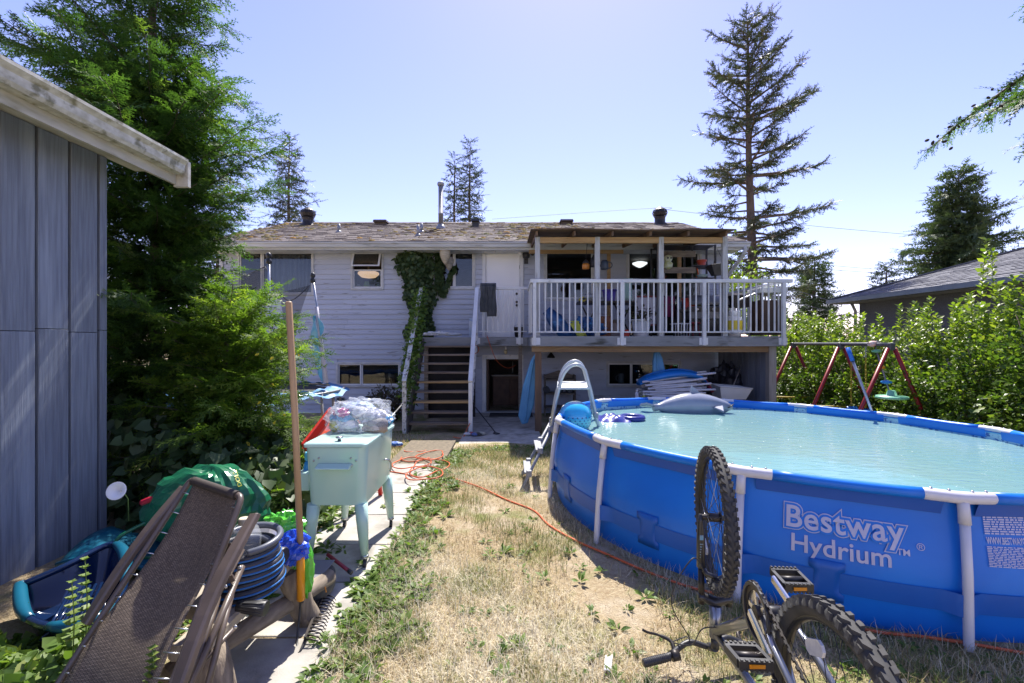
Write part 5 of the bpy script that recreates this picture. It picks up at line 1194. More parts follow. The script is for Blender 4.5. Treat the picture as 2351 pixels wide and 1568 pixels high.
# ------------------------------------------------------------ other things at lower left
def _left_misc():
    DB = pmat('dark_blue_plastic', (.006,.02,.07), (.005,.014,.05), 2, .12, coat=.4); TQ = pmat('turquoise_plastic', (.006,.1,.17), (.005,.08,.14), 3, .3)
    t = thing('sandbox_lid', (-2.35,2.25,.0), 'dark blue ribbed plastic tub with turquoise corners against the shed', 'tub')
    P = [V(45,1345,2.62), V(150,1300,2.75), V(255,1250,2.95), V(290,1290,2.75), V(262,1395,2.35), V(150,1440,2.2), V(60,1415,2.35)]
    c = sum(P,Vector())/len(P)
    ring = spline(P+[P[0]],6)[:-1]; n = len(ring)
    lo = [Vector((c.x+(p.x-c.x)*.8,c.y+(p.y-c.y)*.8,.02)) for p in ring]
    mb = MB(); mb.add(ring+lo+[Vector((c.x,c.y,.02))], [(i,(i+1)%n,n+(i+1)%n,n+i) for i in range(n)]+[(n+i,n+(i+1)%n,2*n) for i in range(n)], True); mb.build('basin', DB, t)
    mb = MB(); mb.tube(ring, .02, 8, closed=True); mb.build('rim', DB, t)
    for k in range(9):
        u = k/8; a = ring[2]+(ring[n//2+2]-ring[2])*u; a = V(120+u*120, 1405-u*8-10, 2.33+.1*u)
        p = V(95+u*150,1412-u*40,2.3+.12*u); q = V(165+u*110,1338-u*52,2.62+.12*u); p.z = .06+.03*u; q.z = .14
        mb = MB(); mb.tube([p,q], .009, 6); mb.build('rib', DB, t)
    for px,py,Y,r in ((42,1365,2.5,.085),(280,1262,2.8,.075),(200,1428,2.2,.06)):
        q = V(px,py,Y); i0 = min(range(n), key=lambda i: (ring[i]-q).length); seg = [ring[(i0+j)%n]+Vector((0,0,.004)) for j in range(-4,5)]; mb = MB(); mb.tube(seg, [.02,.026,.03,.032,.032,.032,.03,.026,.02], 10); mb.build('corner', TQ, t)
    # second turquoise piece along the wall
    t = thing('turquoise_float', V(250,1235,3.1), 'turquoise plastic sheet lying between the shed and the cedar', 'plastic sheet')
    mb = MB(); a = V(215,1265,3.1); 
    mb.grid(lambda u,v: Vector((a.x-.1+u*.75, 2.95+v*.4, .12+.05*math.sin(u*5+v*3)+.08*v)), 14, 8); mb.build('sheet', TQ, t, solid=.01)
    mb = MB(); mb.tube([(a.x-.1+u*.075,2.95,.125+.05*math.sin(u*.5)) for u in range(11)], .015, 8); mb.build('rolled_edge', TQ, t)
    # dark green printed bag
    c = V(480,1110,3.35); c.z = .22; t = thing('green_shopping_bag', c, 'large dark green printed store bag slumped under the cedar', 'shopping bag')
    GBG = pmat('green_woven', (.012,.15,.07), (.009,.11,.05), 4, .3, coat=.2)
    bag = crumple((c.x,c.y,.34), (.42,.24,.31), 31, 26, rough=.09).build('bag_body', GBG, t)
    mb = MB(); mb.tube(spline([c+Vector((-.3,-.2,.1)), c+Vector((-.42,-.3,.02)), c+Vector((-.38,-.32,-.12)), c+Vector((-.2,-.28,-.1))],5), .012, 6); mb.build('strap', GBG, t)
    cu = bpy.data.curves.new('tmp','FONT'); cu.body = 'DOLL'; cu.size = .085; cu.offset = .002; ob = bpy.data.objects.new('tmp',cu); COL.objects.link(ob); me = bpy.data.meshes.new_from_object(ob.evaluated_get(bpy.context.evaluated_depsgraph_get())); bpy.data.objects.remove(ob)
    from mathutils.bvhtree import BVHTree
    bv = BVHTree.FromPolygons([v.co+org(t) for v in bag.data.vertices], [tuple(p.vertices) for p in bag.data.polygons]); eye = Vector((0,0,CAMZ))
    bm = bmesh.new(); bm.from_mesh(me)
    for v in bm.verts:
        q = V(556-v.co.x*62-v.co.y*150, 1116-v.co.x*175+v.co.y*48, 3.0); d = (q-eye).normalized(); h = bv.ray_cast(eye, d)[0]
        v.co = ((h if h is not None else q)-d*.006)-org(t)
    bm.to_mesh(me); bm.free(); me.materials.clear(); me.materials.append(pmat('print_yellow',(.4,.42,.05),None,rough=.5)); o = link('lettering', me, None, t)
    b = V(352,1148,3.2); t = thing('red_scoop', b, 'small red plastic toy half hidden beside the green bag', 'toy')
    mb = MB(); mb.tube(spline([b+Vector((-.08,0,-.02)),b+Vector((0,0,.01)),b+Vector((.07,.02,.0))],4), .02, 10); mb.build('handle', pmat('toy_red',(.5,.02,.05),None,rough=.3), t); mb = MB(); mb.lathe([(.02,-.02),(.04,0),(.035,.02)], b+Vector((.09,.02,0)), 12); mb.build('cup', pmat('toy_red',(1,0,0)), t)
    # bindweed flower
    b = V(268,1127,2.9); t = thing('bindweed_flower', b, 'large white bindweed trumpet flower by the shed wall', 'flower')
    mb = MB(); ax = Vector((.25,-1,.35)); mb.lathe([(.006,-.06),(.012,-.03),(.03,-.005),(.05,.008),(.056,.006)], b, 20, axis=ax, cap=False); mb.build('petal', pmat('petal_white',(.85,.84,.85),None,rough=.6), t)
    mb = MB(); mb.tube([b-ax*.06, b-ax*.12+Vector((0,0,-.05)), b+Vector((-.05,.15,-.25))], .003, 5); mb.build('stalk', pmat('stalk',(.08,.15,.04),None,rough=.7), t)
    # litter
    for px,py,s,lab in ((1390,1535,.05,'white paper scrap on the dry grass at the bottom centre'),(955,1690//1.31,.02,None)):
        if not lab: continue
        Y = CAMZ*F/(py-784); b = V(px,py,Y); b.z = .03
        mb = MB(); mb.grid(lambda u,v: Vector((b.x-.02+u*.035+v*.03,b.y-.06+v*.11,b.z+.008*math.sin(u*4+v*3))), 5, 7); single('paper_scrap', mb, CLEANWHITE, lab, 'paper', solid=.001)
    b = V(395,1545,1.85); b = Vector((-1.36,1.85,.03)); t = thing('plastic_packet', b, 'pale printed plastic packet on the ground under the log bench', 'packet')
    crumple(b+Vector((0,0,.02)), (.07,.06,.04), 41, 14, rough=.3).build('packet_film', pmat('packet_white',(.6,.6,.62),(.1,.15,.4),7,.3,lo=.6,hi=.63), t)
_left_misc()
# ------------------------------------------------------------ upside-down bicycle
def _bike():
    t = thing('bicycle', (.92,1.6,0), 'black and silver mountain bike turned upside down in front of the pool', 'bicycle')
    FA = Vector((.94,2.12,.75)); RA = Vector((.825,1.13,.57)); BB = Vector((.862,1.5,.675))
    RUB = pmat('tyre_rubber', (.035,.035,.036), (.06,.058,.055), 20, .8); RUBD = pmat('tread_rubber', (.075,.072,.068), (.05,.048,.046), 30, .85)
    RIM = pmat('rim_black', (.02,.02,.022), None, rough=.35, metal=.4); SILV = pmat('frame_silver', (.32,.33,.36), (.26,.27,.3), 5, .28, metal=.75); FBLK = pmat('fork_black', (.02,.02,.024), None, rough=.3, coat=.3)
    CHR = pmat('chrome', (.6,.6,.62), None, rough=.2, metal=1.0); AMB = pmat('amber_reflector', (.6,.22,.01), None, rough=.2)
    def wheel(c, az, R=.318, name='front_wheel', lean=0.0):
        # axis along the bike's lateral direction
        ax = Vector((math.cos(az),-math.sin(az),lean)).normalized(); f = Vector((math.sin(az),math.cos(az),0)); f = (f-ax*f.dot(ax)).normalized(); u = ax.cross(f).normalized()
        if u.z < 0: u = -u
        P = lambda r,a,o=0: c+f*(r*math.cos(a))+u*(r*math.sin(a))+ax*o
        tr = .025; N = 64
        mb = MB(); mb.tube([P(R-tr+.003,2*PI*k/N) for k in range(N)], tr, 12, closed=True); w = mb.build(name, RUB, t)
        kb = MB(); n = 54
        for k in range(n):
            a = 2*PI*k/n
            for o,sk in ((-.013,1),(.013,-1)):
                d = .017; aa = a+(.0 if o < 0 else PI/n)
                def Q(da,oo,r): return P(r,aa+da/R,oo)
                r0,r1 = R-.008,R+.008
                kb.add([Q(-.011-sk*.004,o-.008,r0),Q(.006-sk*.004,o-.008,r0),Q(.011+sk*.004,o+.008,r0),Q(-.006+sk*.004,o+.008,r0),Q(-.010-sk*.004,o-.007,r1),Q(.005-sk*.004,o-.007,r1),Q(.010+sk*.004,o+.007,r1),Q(-.005+sk*.004,o+.007,r1)],[(0,3,2,1),(4,5,6,7),(0,1,5,4),(1,2,6,5),(2,3,7,6),(3,0,4,7)])
            for s in (-1,1):
                def S(da,oo,r): return P(r,a+da/R,oo)
                ra,rb = R-.021,R-.004; kb.add([S(-.008,s*.022,ra),S(.008,s*.022,ra),S(.007,s*.019,rb),S(-.007,s*.019,rb),S(-.007,s*.03,ra+.002),S(.007,s*.03,ra+.002),S(.006,s*.027,rb+.004),S(-.006,s*.027,rb+.004)],[(0,3,2,1),(4,5,6,7),(0,1,5,4),(1,2,6,5),(2,3,7,6),(3,0,4,7)])
        k_ = kb.build('tread', RUBD, w); k_['kind'] = 'stuff'
        mb = MB(); prof = [(R-.052,.011),(R-.036,.0135),(R-.036,-.0135),(R-.052,-.011),(R-.056,-.004),(R-.056,.004)]
        vs = [P(r,2*PI*k/N,o) for k in range(N) for r,o in prof]; m = len(prof)
        mb.add(vs, [(k*m+i,k*m+(i+1)%m,((k+1)%N)*m+(i+1)%m,((k+1)%N)*m+i) for k in range(N) for i in range(m)], True); mb.build('rim', RIM, w)
        for k in range(32):
            a = 2*PI*k/32; s = 1 if k%2 else -1; tw = (.5 if (k//2)%2 else -.5)
            sp = MB(); sp.tube([P(.02,a+tw*2.4,s*.03), P(R-.053,a,s*.003)], .0013 , 4); sp.build('spoke', STEEL if k%5 == 0 else BLACK, w)
        mb = MB(); mb.tube([P(0,0,-.055),P(0,0,-.048),P(0,0,-.034),P(0,0,-.028),P(0,0,.028),P(0,0,.034),P(0,0,.048),P(0,0,.055)], [.006,.012,.012,.02,.02,.012,.012,.006], 12); mb.tube([P(0,0,-.03),P(0,0,-.026)], .026, 14); mb.tube([P(0,0,.026),P(0,0,.03)], .026, 14); mb.build('hub', DARKMETAL, w)
        ra = math.radians(-62 if name == 'front_wheel' else 62); q = P(.2,ra,-.012)
        rf = MB(); pr = [(-.03,-.02),(.03,-.02),(.042,-.008),(.042,.008),(.03,.02),(-.03,.02),(-.042,.008),(-.042,-.008)]
        r1 = (f*math.cos(ra)+u*math.sin(ra)); r2 = (f*-math.sin(ra)+u*math.cos(ra)); rf.prism([q+r2*x+r1*y for x,y in pr], ax*-.008); rf.build('reflector', pmat('clear_reflector',(.6,.6,.6),(.5,.5,.52),60,.2), w)
        return ax, f, u, P
    axF,fF,uF,PF = wheel(FA, math.radians(11)); axR,fR,uR,PRr = wheel(RA, math.radians(4), name='rear_wheel')
    # fork: two legs from the axle down to a crown, steerer and stem to the ground
    crown = FA+Vector((.0,-.01,-.37)); dn = Vector((0,.01,-1)).normalized()
    for s in (-1,1):
        a = FA+axF*(s*.058); b = crown+axF*(s*.058)
        mb = MB(); mb.tube([a+Vector((0,0,.012)), a-Vector((0,0,.02)), a+(b-a)*.25, a+(b-a)*.62, a+(b-a)*.63], [.008,.013,.019,.021,.019], 12); mb.build('fork_leg', FBLK, t)
        mb = MB(); mb.tube([a+(b-a)*.63, b+Vector((0,0,-.03))], .014, 12); mb.build('stanchion', DARKMETAL, t)
    mb = MB(); mb.tube([FA+axF*-.058-Vector((0,0,.225)), FA+axF*-.045-Vector((0,.03,.25)), FA-Vector((0,.05,.26)), FA+axF*.045-Vector((0,.03,.25)), FA+axF*.058-Vector((0,0,.225))], .012, 10); mb.build('fork_brace', FBLK, t)
    dc = MB(); q = FA+axF*-.058+Vector((0,-.0205,-.09))
    for k,(h,w) in enumerate(((.022,.016),(.004,.014),(.004,.014),(.004,.014),(.004,.016),(.004,.016),(.004,.016),(.022,.017))):
        z = -.0 if k == 0 else (-.018-.012*k if k < 7 else -.125); dc.cbox(q+Vector((-.004,.0,z)),(w,.004,h))
    dc.build('decal', pmat('decal_blue',(.12,.3,.45),(.3,.32,.34),40,.4), t)
    mb = MB(); mb.tube([crown+axF*-.075, crown+axF*-.05, crown+Vector((0,0,-.02)), crown+axF*.05, crown+axF*.075], [.018,.02,.024,.02,.018], 10); mb.build('fork_crown', FBLK, t)
    hd0 = crown+Vector((0,-.005,-.03)); hd1 = crown+Vector((-.005,-.015,-.17))
    mb = MB(); mb.tube([hd0,hd1], .026, 12); mb.build('head_tube', SILV, t)
    stem = hd1+Vector((0,0,-.05)); st2 = stem+Vector((.0,.06,-.035))
    mb = MB(); mb.tube([hd1, stem], .019, 10); mb.tube([stem, st2], .018, 10); mb.build('stem', BLACK, t)
    # handlebar on the grass
    L0 = Vector((.605,2.10,.085)); Rr = st2*2-L0; Rr.z = .09
    mb = MB(); mb.tube(spline([L0, L0+(st2-L0)*.35, L0+(st2-L0)*.7+Vector((0,.02,.03)), st2, Rr+(st2-Rr)*.7+Vector((0,.02,.03)), Rr+(st2-Rr)*.35, Rr],5), .013, 10); mb.build('handlebar', BLACK, t)
    for e in (L0,Rr):
        d = (st2-e).normalized(); mb = MB(); mb.tube([e, e+d*.004, e+d*.125, e+d*.13], [.014,.0185,.0175,.02], 14); g = mb.build('grip', BLACK, t)
        rg = MB()
        for k in range(12): rg.tube([e+d*(.012+k*.009), e+d*(.015+k*.009)], .0195, 12)
        rg.build('grip_ring', BLACK, g)
        mb = MB(); q = e+d*.16; mb.tube([q-d*.018,q+d*.018], .024, 12); mb.build('lever_clamp', DARKMETAL, t)
        mb = MB(); mb.tube(spline([q, q+Vector((0,.05,.03)), q-d*.05+Vector((0,.085,.05)), q-d*.11+Vector((0,.09,.075)), q-d*.135+Vector((0,.085,.095))],4), [.011]*4+[.009]*4+[.006]*9, 8); mb.build('brake_lever', DARKMETAL, t)
    # frame
    STM = Vector((.868,1.30,.30)); SAD = STM+Vector((-.0,-.06,-.17))
    stop = BB+(STM-BB)*.92
    for a,b,r,nm in ((BB,hd1+Vector((0,0,.025)),.022,'down_tube'),(stop,hd1+Vector((0,0,.02)),.017,'top_tube'),(BB,STM,.016,'seat_tube')):
        mb = MB(); mb.tube([a,a+(b-a)*.5,b], [r*.9,r,r], 12); mb.build(nm, SILV, t)
    mb = MB(); mb.tube([STM, SAD], .0135, 10); mb.build('seat_post', BLACK, t)
    def sad(u,v):
        a = u*2*PI; w = .022+.055*sm((v-.35)/.5); return SAD+Vector((w*math.cos(a), .13-v*.27, -.02+.022*math.sin(a)*(1-.3*v)))
    mb = MB(); mb.grid(sad, 16, 12, True, True); mb.build('saddle', BLACK, t)
    for s in (-1,1):
        a = BB+axR*(s*.035); d = RA+axR*(s*.062)
        mb = MB(); mb.tube([a, a+(d-a)*.3+axR*s*.012, d], [.012,.0115,.009], 10); mb.build('chain_stay', SILV, t)
        a = stop+axR*(s*.022); mb = MB(); mb.tube([a, a+(d-a)*.2+axR*s*.025, d], [.01,.0095,.008], 10); mb.build('seat_stay', SILV, t)
    # drivetrain on the left of the picture
    mb = MB(); mb.tube([BB-axR*.06, BB+axR*.06], .022, 14); mb.build('bottom_bracket', DARKMETAL, t)
    def ring(c, R, o, mat, nm, teeth, th=.003, inner=.6):
        mb = MB(); n = teeth*2; vs = []; fs = []
        for k in range(n):
            a = 2*PI*k/n; r = R if k%2 else R*.965
            for rr_,oo in ((r,o-th),(r,o+th),(R*inner,o+th),(R*inner,o-th)): vs.append(c+fR*(rr_*math.cos(a))+uR*(rr_*math.sin(a))+axR*oo)
        for k in range(n):
            j = (k+1)%n
            for i in range(4): fs.append((k*4+i,k*4+(i+1)%4,j*4+(i+1)%4,j*4+i))
        mb.add(vs, fs); return mb.build(nm, mat, t)
    ring(BB, .092, -.052, DARKMETAL, 'chainring', 42, inner=.72); ring(BB, .07, -.045, STEEL, 'chainring', 32, inner=.7); ring(BB, .094, -.058, BLACK, 'chain_guard', 20, inner=.86)
    sp = MB()
    for k in range(5):
        a = 2*PI*k/5; sp.beam(BB-axR*.05, BB-axR*.05+(fR*math.cos(a)+uR*math.sin(a))*.075, .016,.006, up=axR)
    sp.build('spider', CHR, t)
    for i,R in enumerate((.05,.043,.036,.03)): ring(RA, R, -.05+i*.006, DARKMETAL, 'sprocket', 20, th=.0015, inner=.3)
    ch = MB()
    for a,b in ((BB+uR*.09-axR*.052, RA+uR*.045-axR*.045),(BB-uR*.09-axR*.052, RA-uR*.12-axR*.045+fR*.02)):
        n = 34; d = (b-a)/n
        for k in range(n): ch.beam(a+d*k+axR*(.003 if k%2 else 0), a+d*(k+1)+axR*(.003 if k%2 else 0), .005 if k%2 else .008,.008, up=uR)
    n = 26
    for k in range(n):
        a0 = math.pi/2-PI*k/n*1.0; q = lambda a: BB+fR*(.092*math.cos(a))+uR*(.092*math.sin(a))-axR*.052
        ch.beam(q(a0), q(a0-PI/n), .005 if k%2 else .008,.008, up=axR)
    ch.build('chain', DARKMETAL, t)
    dr = RA-uR*.09-axR*.05; mb = MB(); mb.tube([RA-axR*.055, dr, dr-uR*.05+fR*.03], [.012,.014,.012], 8); mb.lathe([(.022,-.004),(.022,.004)], dr, 12, axis=axR); mb.lathe([(.022,-.004),(.022,.004)], dr-uR*.06+fR*.03, 12, axis=axR); mb.build('rear_derailleur', DARKMETAL, t)
    # cranks and pedals
    for s,tip in ((-1, BB-axR*.085+Vector((-.01,-.15,-.045))),(1, BB+axR*.085+Vector((.0,.155,.035)))):
        a = BB+axR*(s*.075); mb = MB(); mb.beam(a, tip, .014,.028, up=(0,0,1), ch=.004); mb.build('crank_arm', CHR, t)
        c = tip+axR*(s*.062); mb = MB(); mb.tube([tip,c+axR*s*.045], .006, 8); mb.build('pedal_axle', CHR, t)
        pr = MB(); yd = Vector((0,.98,-.1 if s < 0 else .12)).normalized()
        for e in (-1,1): pr.beam(c-axR*s*.048+yd*(e*.042), c+axR*s*.048+yd*(e*.042), .018,.026)
        for e in (-1,1): pr.beam(c+axR*(e*.045)-yd*.04, c+axR*(e*.045)+yd*.04, .012,.024)
        pd = pr.build('pedal', BLACK, t)
        teeth = MB()
        for e in (-1,1):
            for k in range(7): q = c+axR*(-.042+k*.014)+yd*(e*.048); teeth.cbox(q+Vector((0,0,.013)),(.007,.008,.008)); teeth.cbox(q-Vector((0,0,.013)),(.007,.008,.008))
        tg_ = teeth.build('pedal_teeth', BLACK, pd); tg_['kind'] = 'stuff'
        for e in (-1,1): rf = MB(); rf.cbox(c+yd*(e*.0525),(.045,.004,.011)); rf.build('pedal_reflector', AMB, pd)
        mb = MB(); mb.tube([c-axR*.04,c+axR*.04], .012, 10); mb.build('pedal_core', DARKMETAL, pd)
    # brake cables
    cb = MB(); q = L0+(st2-L0)*.5
    cb.tube(spline([q+Vector((0,.05,.03)), q+Vector((.08,.1,.02)), hd1+Vector((-.12,.0,.0)), hd1+Vector((-.22,-.05,.2)), hd1+Vector((-.12,-.04,.38)), FA+axF*-.05+Vector((0,-.03,-.25))],8), .0028, 6); cb.build('brake_cable', BLACK, t)
    cb = MB(); cb.tube(spline([q+Vector((0,.04,.03)), q+Vector((.05,-.05,.08)), hd1+Vector((-.1,-.1,.1)), hd1+Vector((0,-.08,.1)), BB+Vector((-.03,.1,-.06))],8), .0028, 6); cb.build('gear_cable', BLACK, t)
_bike()
# ------------------------------------------------------------ vegetation
BARK = pmat('bark', (.15,.11,.085), (.08,.06,.048), 9, .9, stretch=(1,1,.3), bump=.008, bscale=14)
CEDAR = leafmat('cedar_green', [(0,(.035,.075,.025)),(.45,(.06,.13,.03)),(.8,(.1,.19,.04)),(1,(.15,.23,.05))], transl=.5)
YOUNG = leafmat('young_cedar_green', [(0,(.06,.12,.02)),(.5,(.13,.22,.035)),(.85,(.2,.3,.05)),(1,(.26,.33,.06))], transl=.6)
DARKCON = leafmat('conifer_dark', [(0,(.03,.045,.04)),(.6,(.045,.07,.05)),(1,(.075,.1,.06))], transl=.25)  # far conifer greens lightened in the colour itself to suggest haze
FIRM = leafmat('fir_needles', [(0,(.035,.05,.035)),(.5,(.055,.075,.045)),(.85,(.09,.095,.05)),(1,(.11,.085,.05))], transl=.25)  # needle colours lifted the same way for distance haze
REDCED = leafmat('far_cedar', [(0,(.05,.08,.045)),(.6,(.075,.115,.05)),(1,(.11,.155,.065))], transl=.28)  # haze lift is in these greens too
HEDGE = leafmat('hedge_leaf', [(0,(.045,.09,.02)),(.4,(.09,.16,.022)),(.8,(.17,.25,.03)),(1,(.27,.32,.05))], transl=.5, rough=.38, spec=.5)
IVY = leafmat('ivy_leaf', [(0,(.035,.065,.025)),(.6,(.06,.1,.035)),(1,(.11,.15,.06))], transl=.3, rough=.45)
WEED = leafmat('weed_leaf', [(0,(.07,.13,.025)),(.5,(.12,.2,.04)),(.9,(.18,.26,.06)),(1,(.26,.3,.08))], transl=.4, rough=.5)
STRAW = leafmat('dry_blades', [(0,(.34,.24,.12)),(.2,(.52,.41,.23)),(.45,(.62,.53,.36)),(.78,(.72,.66,.52)),(.84,(.27,.28,.1)),(1,(.15,.2,.06))], transl=.25, rough=.8, spec=.15, tint=(1,1,.8))
F2 = [feather(7, .42, .05, 44, .2, True, s) for s in range(4)]; F1 = [feather(7, .42, .085, 50, .15, False, s) for s in range(4)]
def tree(name, base, label, h, branches, trunk_r, mat, group=None, template=F1, spray=.3, step=.08, dens=1.0, lean=(0,0), droop=.25, bare=0.0, flatten=.5, tipup=.0, tr_pts=None, jitter=.35, cname='crown', spread=.6):
    base = Vector(base); t = thing(name, base, label, 'tree', group)
    mb = MB(); pts = []; rs = []
    for i in range(12):
        u = i/11; pts.append(base+Vector((lean[0]*u+.03*h*.1*math.sin(u*7), lean[1]*u, h*u-.1))); rs.append(trunk_r*(1-u)**.8+.012)
    mb.tube(pts, rs, 10); mb.build('trunk', BARK, t)
    bm_ = MB(); P = []; D = []; N = []; S = []
    for (z, az, L, el) in branches:
        u = z/h; r0 = base+Vector((lean[0]*u, lean[1]*u, z))
        d = Vector((math.cos(az)*math.cos(el), math.sin(az)*math.cos(el), math.sin(el)))
        n = max(4,int(L/.25)); pl = []
        for i in range(n+1):
            s = i/n; p = r0+d*(L*s)+Vector((0,0,-droop*L*s*s+tipup*L*s**3)); pl.append(p+Vector((RNG.normal()*.012*L*s,RNG.normal()*.012*L*s,0)))
        bm_.tube(pl, [max(.004,trunk_r*.22*(L/3+.3)*(1-.85*i/n)) for i in range(n+1)], 5, caps=False)
        m = int(L/step*dens)
        side = d.cross(Vector((0,0,1)))
        side = side.normalized() if side.length > .01 else Vector((1,0,0))
        for k in range(m):
            s = bare+(1-bare)*(k+RNG.random())/m; f = s*n; i = min(int(f),n-1); p = pl[i].lerp(pl[i+1], f-i); tg = (pl[i+1]-pl[i]).normalized()
            sg = 1 if k%2 else -1; a = spread+.5*RNG.random()
            dd = tg*math.cos(a)+side*(sg*math.sin(a))+Vector((RNG.normal()*jitter*.5,RNG.normal()*jitter*.5,RNG.normal()*jitter-.12))
            P.append(p); D.append(dd); N.append(Vector((RNG.normal()*flatten,RNG.normal()*flatten,1))); S.append(spray*(.6+.7*RNG.random())*(1.1-.45*s))
        P.append(pl[-1]); D.append(tg); N.append(Vector((0,0,1))); S.append(spray*.8)
    bm_.build('limbs', BARK, t)
    P,D,N,S = np.array([tuple(p) for p in P]),np.array([tuple(p) for p in D]),np.array([tuple(p) for p in N]),np.array(S)
    fr = frames(unit(D), unit(N)); rn = np.clip(RNG.random(len(P))*.7+.15+.2*RNG.normal(size=len(P)),0,1); Pl = P-np.array(base); nt_ = len(template)
    v,tt,r = cat([scatter(template[i][0], template[i][1], Pl[i::nt_], fr[i::nt_], S[i::nt_], rn[i::nt_]) for i in range(nt_)])
    link(cname, npmesh(cname, v, tt, r, [mat]), None, t)
    return t
def rings(h, z0, n, Lf, elf, jit=.25):
    out = []
    for i in range(n):
        z = z0+(h-z0)*((i+RNG.random()*.8)/n); az = i*2.39996+RNG.normal()*.3
        out.append((z, az, max(.12,Lf(z/h)*(1+RNG.normal()*jit)), elf(z/h)+RNG.normal()*.08))
    return out
def trees():
    # big cedar behind the shed: layered, feathery, drooping sprays
    br = []
    for i in range(175):
        z = .3+7.8*(i+RNG.random())/175; az = i*2.39996
        L = 1.1+.4*math.sin(az*1.0+z)+.5*RNG.random()
        if z > 4.5: L *= .55
        if math.cos(az) < -.2 and z < 3.4: L *= .55          # shed side
        if math.cos(az) > .2 and 1.7 < z < 3.0: L *= .62
        br.append((z, az, max(.5,L), .35-.05*(z < 2)))
    for k in range(60):
        az = RNG.random()*6.28; L = .9+.6*RNG.random(); br.append((.25+1.9*RNG.random(), az, L*(.6 if math.cos(az) < -.3 else 1), .15+.2*RNG.random()))
    for k in range(95):
        az = RNG.random()*6.28; br.append((1.4+3.2*RNG.random(), az, .45+.5*RNG.random(), .3+.3*RNG.random()))
    # boughs reaching to the right and up-left as in the picture
    for z,az,L,el in ((2.9,-.1,1.75,.62),(2.55,-.3,1.45,.5),(3.25,-.3,1.7,.5),(2.75,.2,1.6,.6),(3.5,-.5,1.5,.5),(4.2,-.2,1.0,.35),(3.9,2.9,1.9,.62),(4.1,3.2,1.7,.75),(4.4,2.7,1.3,.7),(3.5,3.0,1.9,.5)): br.append((z,az,L,el))
    tree('cedar_tree', (-4.05,5.15,0), 'tall feathery cedar with a bare pinkish trunk behind the shed', 8.2, br, .055, CEDAR, template=F2, spray=.29, step=.0185, droop=.22, tipup=.10, bare=.08, flatten=.8, spread=.55)
    br = rings(1.75, .1, 75, lambda u: .95*(1-.55*u)+.12, lambda u: .2+.6*u)
    for az,L,el,z in ((-.5,.9,.7,1.15),(-.25,.95,.7,1.2),(-.8,1.0,.5,.95),(.1,1.0,.6,1.1),(-1.1,1.0,.4,.8),(-.1,1.05,.3,.55),(-.4,1.05,.2,.4),(-.9,1.0,.15,.3)): br.append((z,az,L,el))
    tree('young_cedar', (-2.95,4.7,0), 'bright yellow-green young cedar bushing out beside the mint cooler', 1.75, br, .045, YOUNG, template=F2, spray=.27, step=.021, droop=.16, bare=.05, flatten=.7, spread=.5)
    # ragged lone fir behind the house at right
    H = 16.4; br = []
    for i in range(190):
        u = (i+RNG.random())/190; z = 2.0+14.2*u
        if RNG.random() < (.55 if u < .5 else .25): continue
        base_L = 2.4 if u < .55 else 2.4-1.0*(u-.55)/.45
        L = base_L*(.35+.85*RNG.random()); az = i*2.39996
        br.append((z, az, max(.5,L*(1.0 if u < .93 else .7)), (-.12+.75*u**1.3)))
    for z,az,L,el in ((7.4,0.05,3.9,.18),(9.3,.1,3.7,.2),(12.0,.0,3.2,.35),(5.6,0,3.6,.05),(6.5,3.2,3.2,.02),(9.0,3.1,3.0,.05),(4.4,.2,3.3,0)): br.append((z,az,L,el))
    tree('lone_fir', (10.9,20.5,-.3), 'tall ragged lone fir with sparse branches rising behind the house', H, br, .26, FIRM, template=F1, spray=.5, step=.045, droop=.2, tipup=.22, bare=.38, flatten=2.5, lean=(-.3,0), jitter=.5)
    # spruces beyond the roof
    def spruce(px, topy, Y, h, R, lab, nb=90, mat=DARKCON, sp=.75, z0=1.0, name='spruce_tree', step=.2):
        top = V(px,topy,Y); base = (top.x,Y,top.z-h)
        tree(name, base, lab, h, rings(h, z0, nb, lambda u: R*(1-u)**.8+.15, lambda u: -.12+.4*u*u, .3), .2, mat, 'conifers beyond the roofs', template=F1, spray=sp, step=step*.5, droop=.12, tipup=.14, bare=.05, flatten=2.5, jitter=.5)
    spruce(664,312,34,15,2.7,'dark pointed spruce rising behind the left end of the roof',nb=120)
    spruce(1079,322,38,15,2.1,'taller of the two dark firs behind the flue pipe',nb=95)
    spruce(1044,352,39,14,1.5,'slimmer fir just left of the taller one behind the flue pipe',nb=85)
    spruce(1870,585,27,8,2.4,'dark round-topped conifer behind the hedge below the lone fir',nb=110,mat=REDCED,sp=.7,step=.15)
    spruce(2200,392,26,11.5,3.6,'broad dense cedar standing behind the neighbour roof',nb=200,mat=REDCED,sp=.85,step=.13)
    spruce(2035,608,30,6,1.6,'small conifer tip poking above the neighbour roof',nb=60)
    spruce(500,490,30,10,3.0,'dark conifer mostly hidden behind the big cedar',nb=70)
    # hanging hemlock boughs from a tree standing outside the frame at right
    br = []
    for z,dy,L,el in ((4.9,0,2.6,-.05),(4.55,.25,2.5,-.12),(4.0,-.1,2.0,-.1),(3.75,.2,2.4,-.22),(4.3,.6,2.2,0),(3.8,.1,2.3,-.25),(5.2,.3,2.8,.0)): br.append((z, PI+dy*.6, L*1.0, el))
    for k in range(26): br.append((4.2+1.7*RNG.random(), PI+RNG.normal()*.35, 1.7+1.0*RNG.random(), -.05-.25*RNG.random()))
    br += [(5.9+i*.3, i*2.4, 1.6, .1) for i in range(12)]
    tr = tree('hemlock_tree', (7.75,4.6,0), 'hemlock boughs with dark cones reaching in at the top right corner', 10, br, .2, CEDAR, template=F2, spray=.34, step=.016, droop=.28, bare=.1, flatten=1.0)
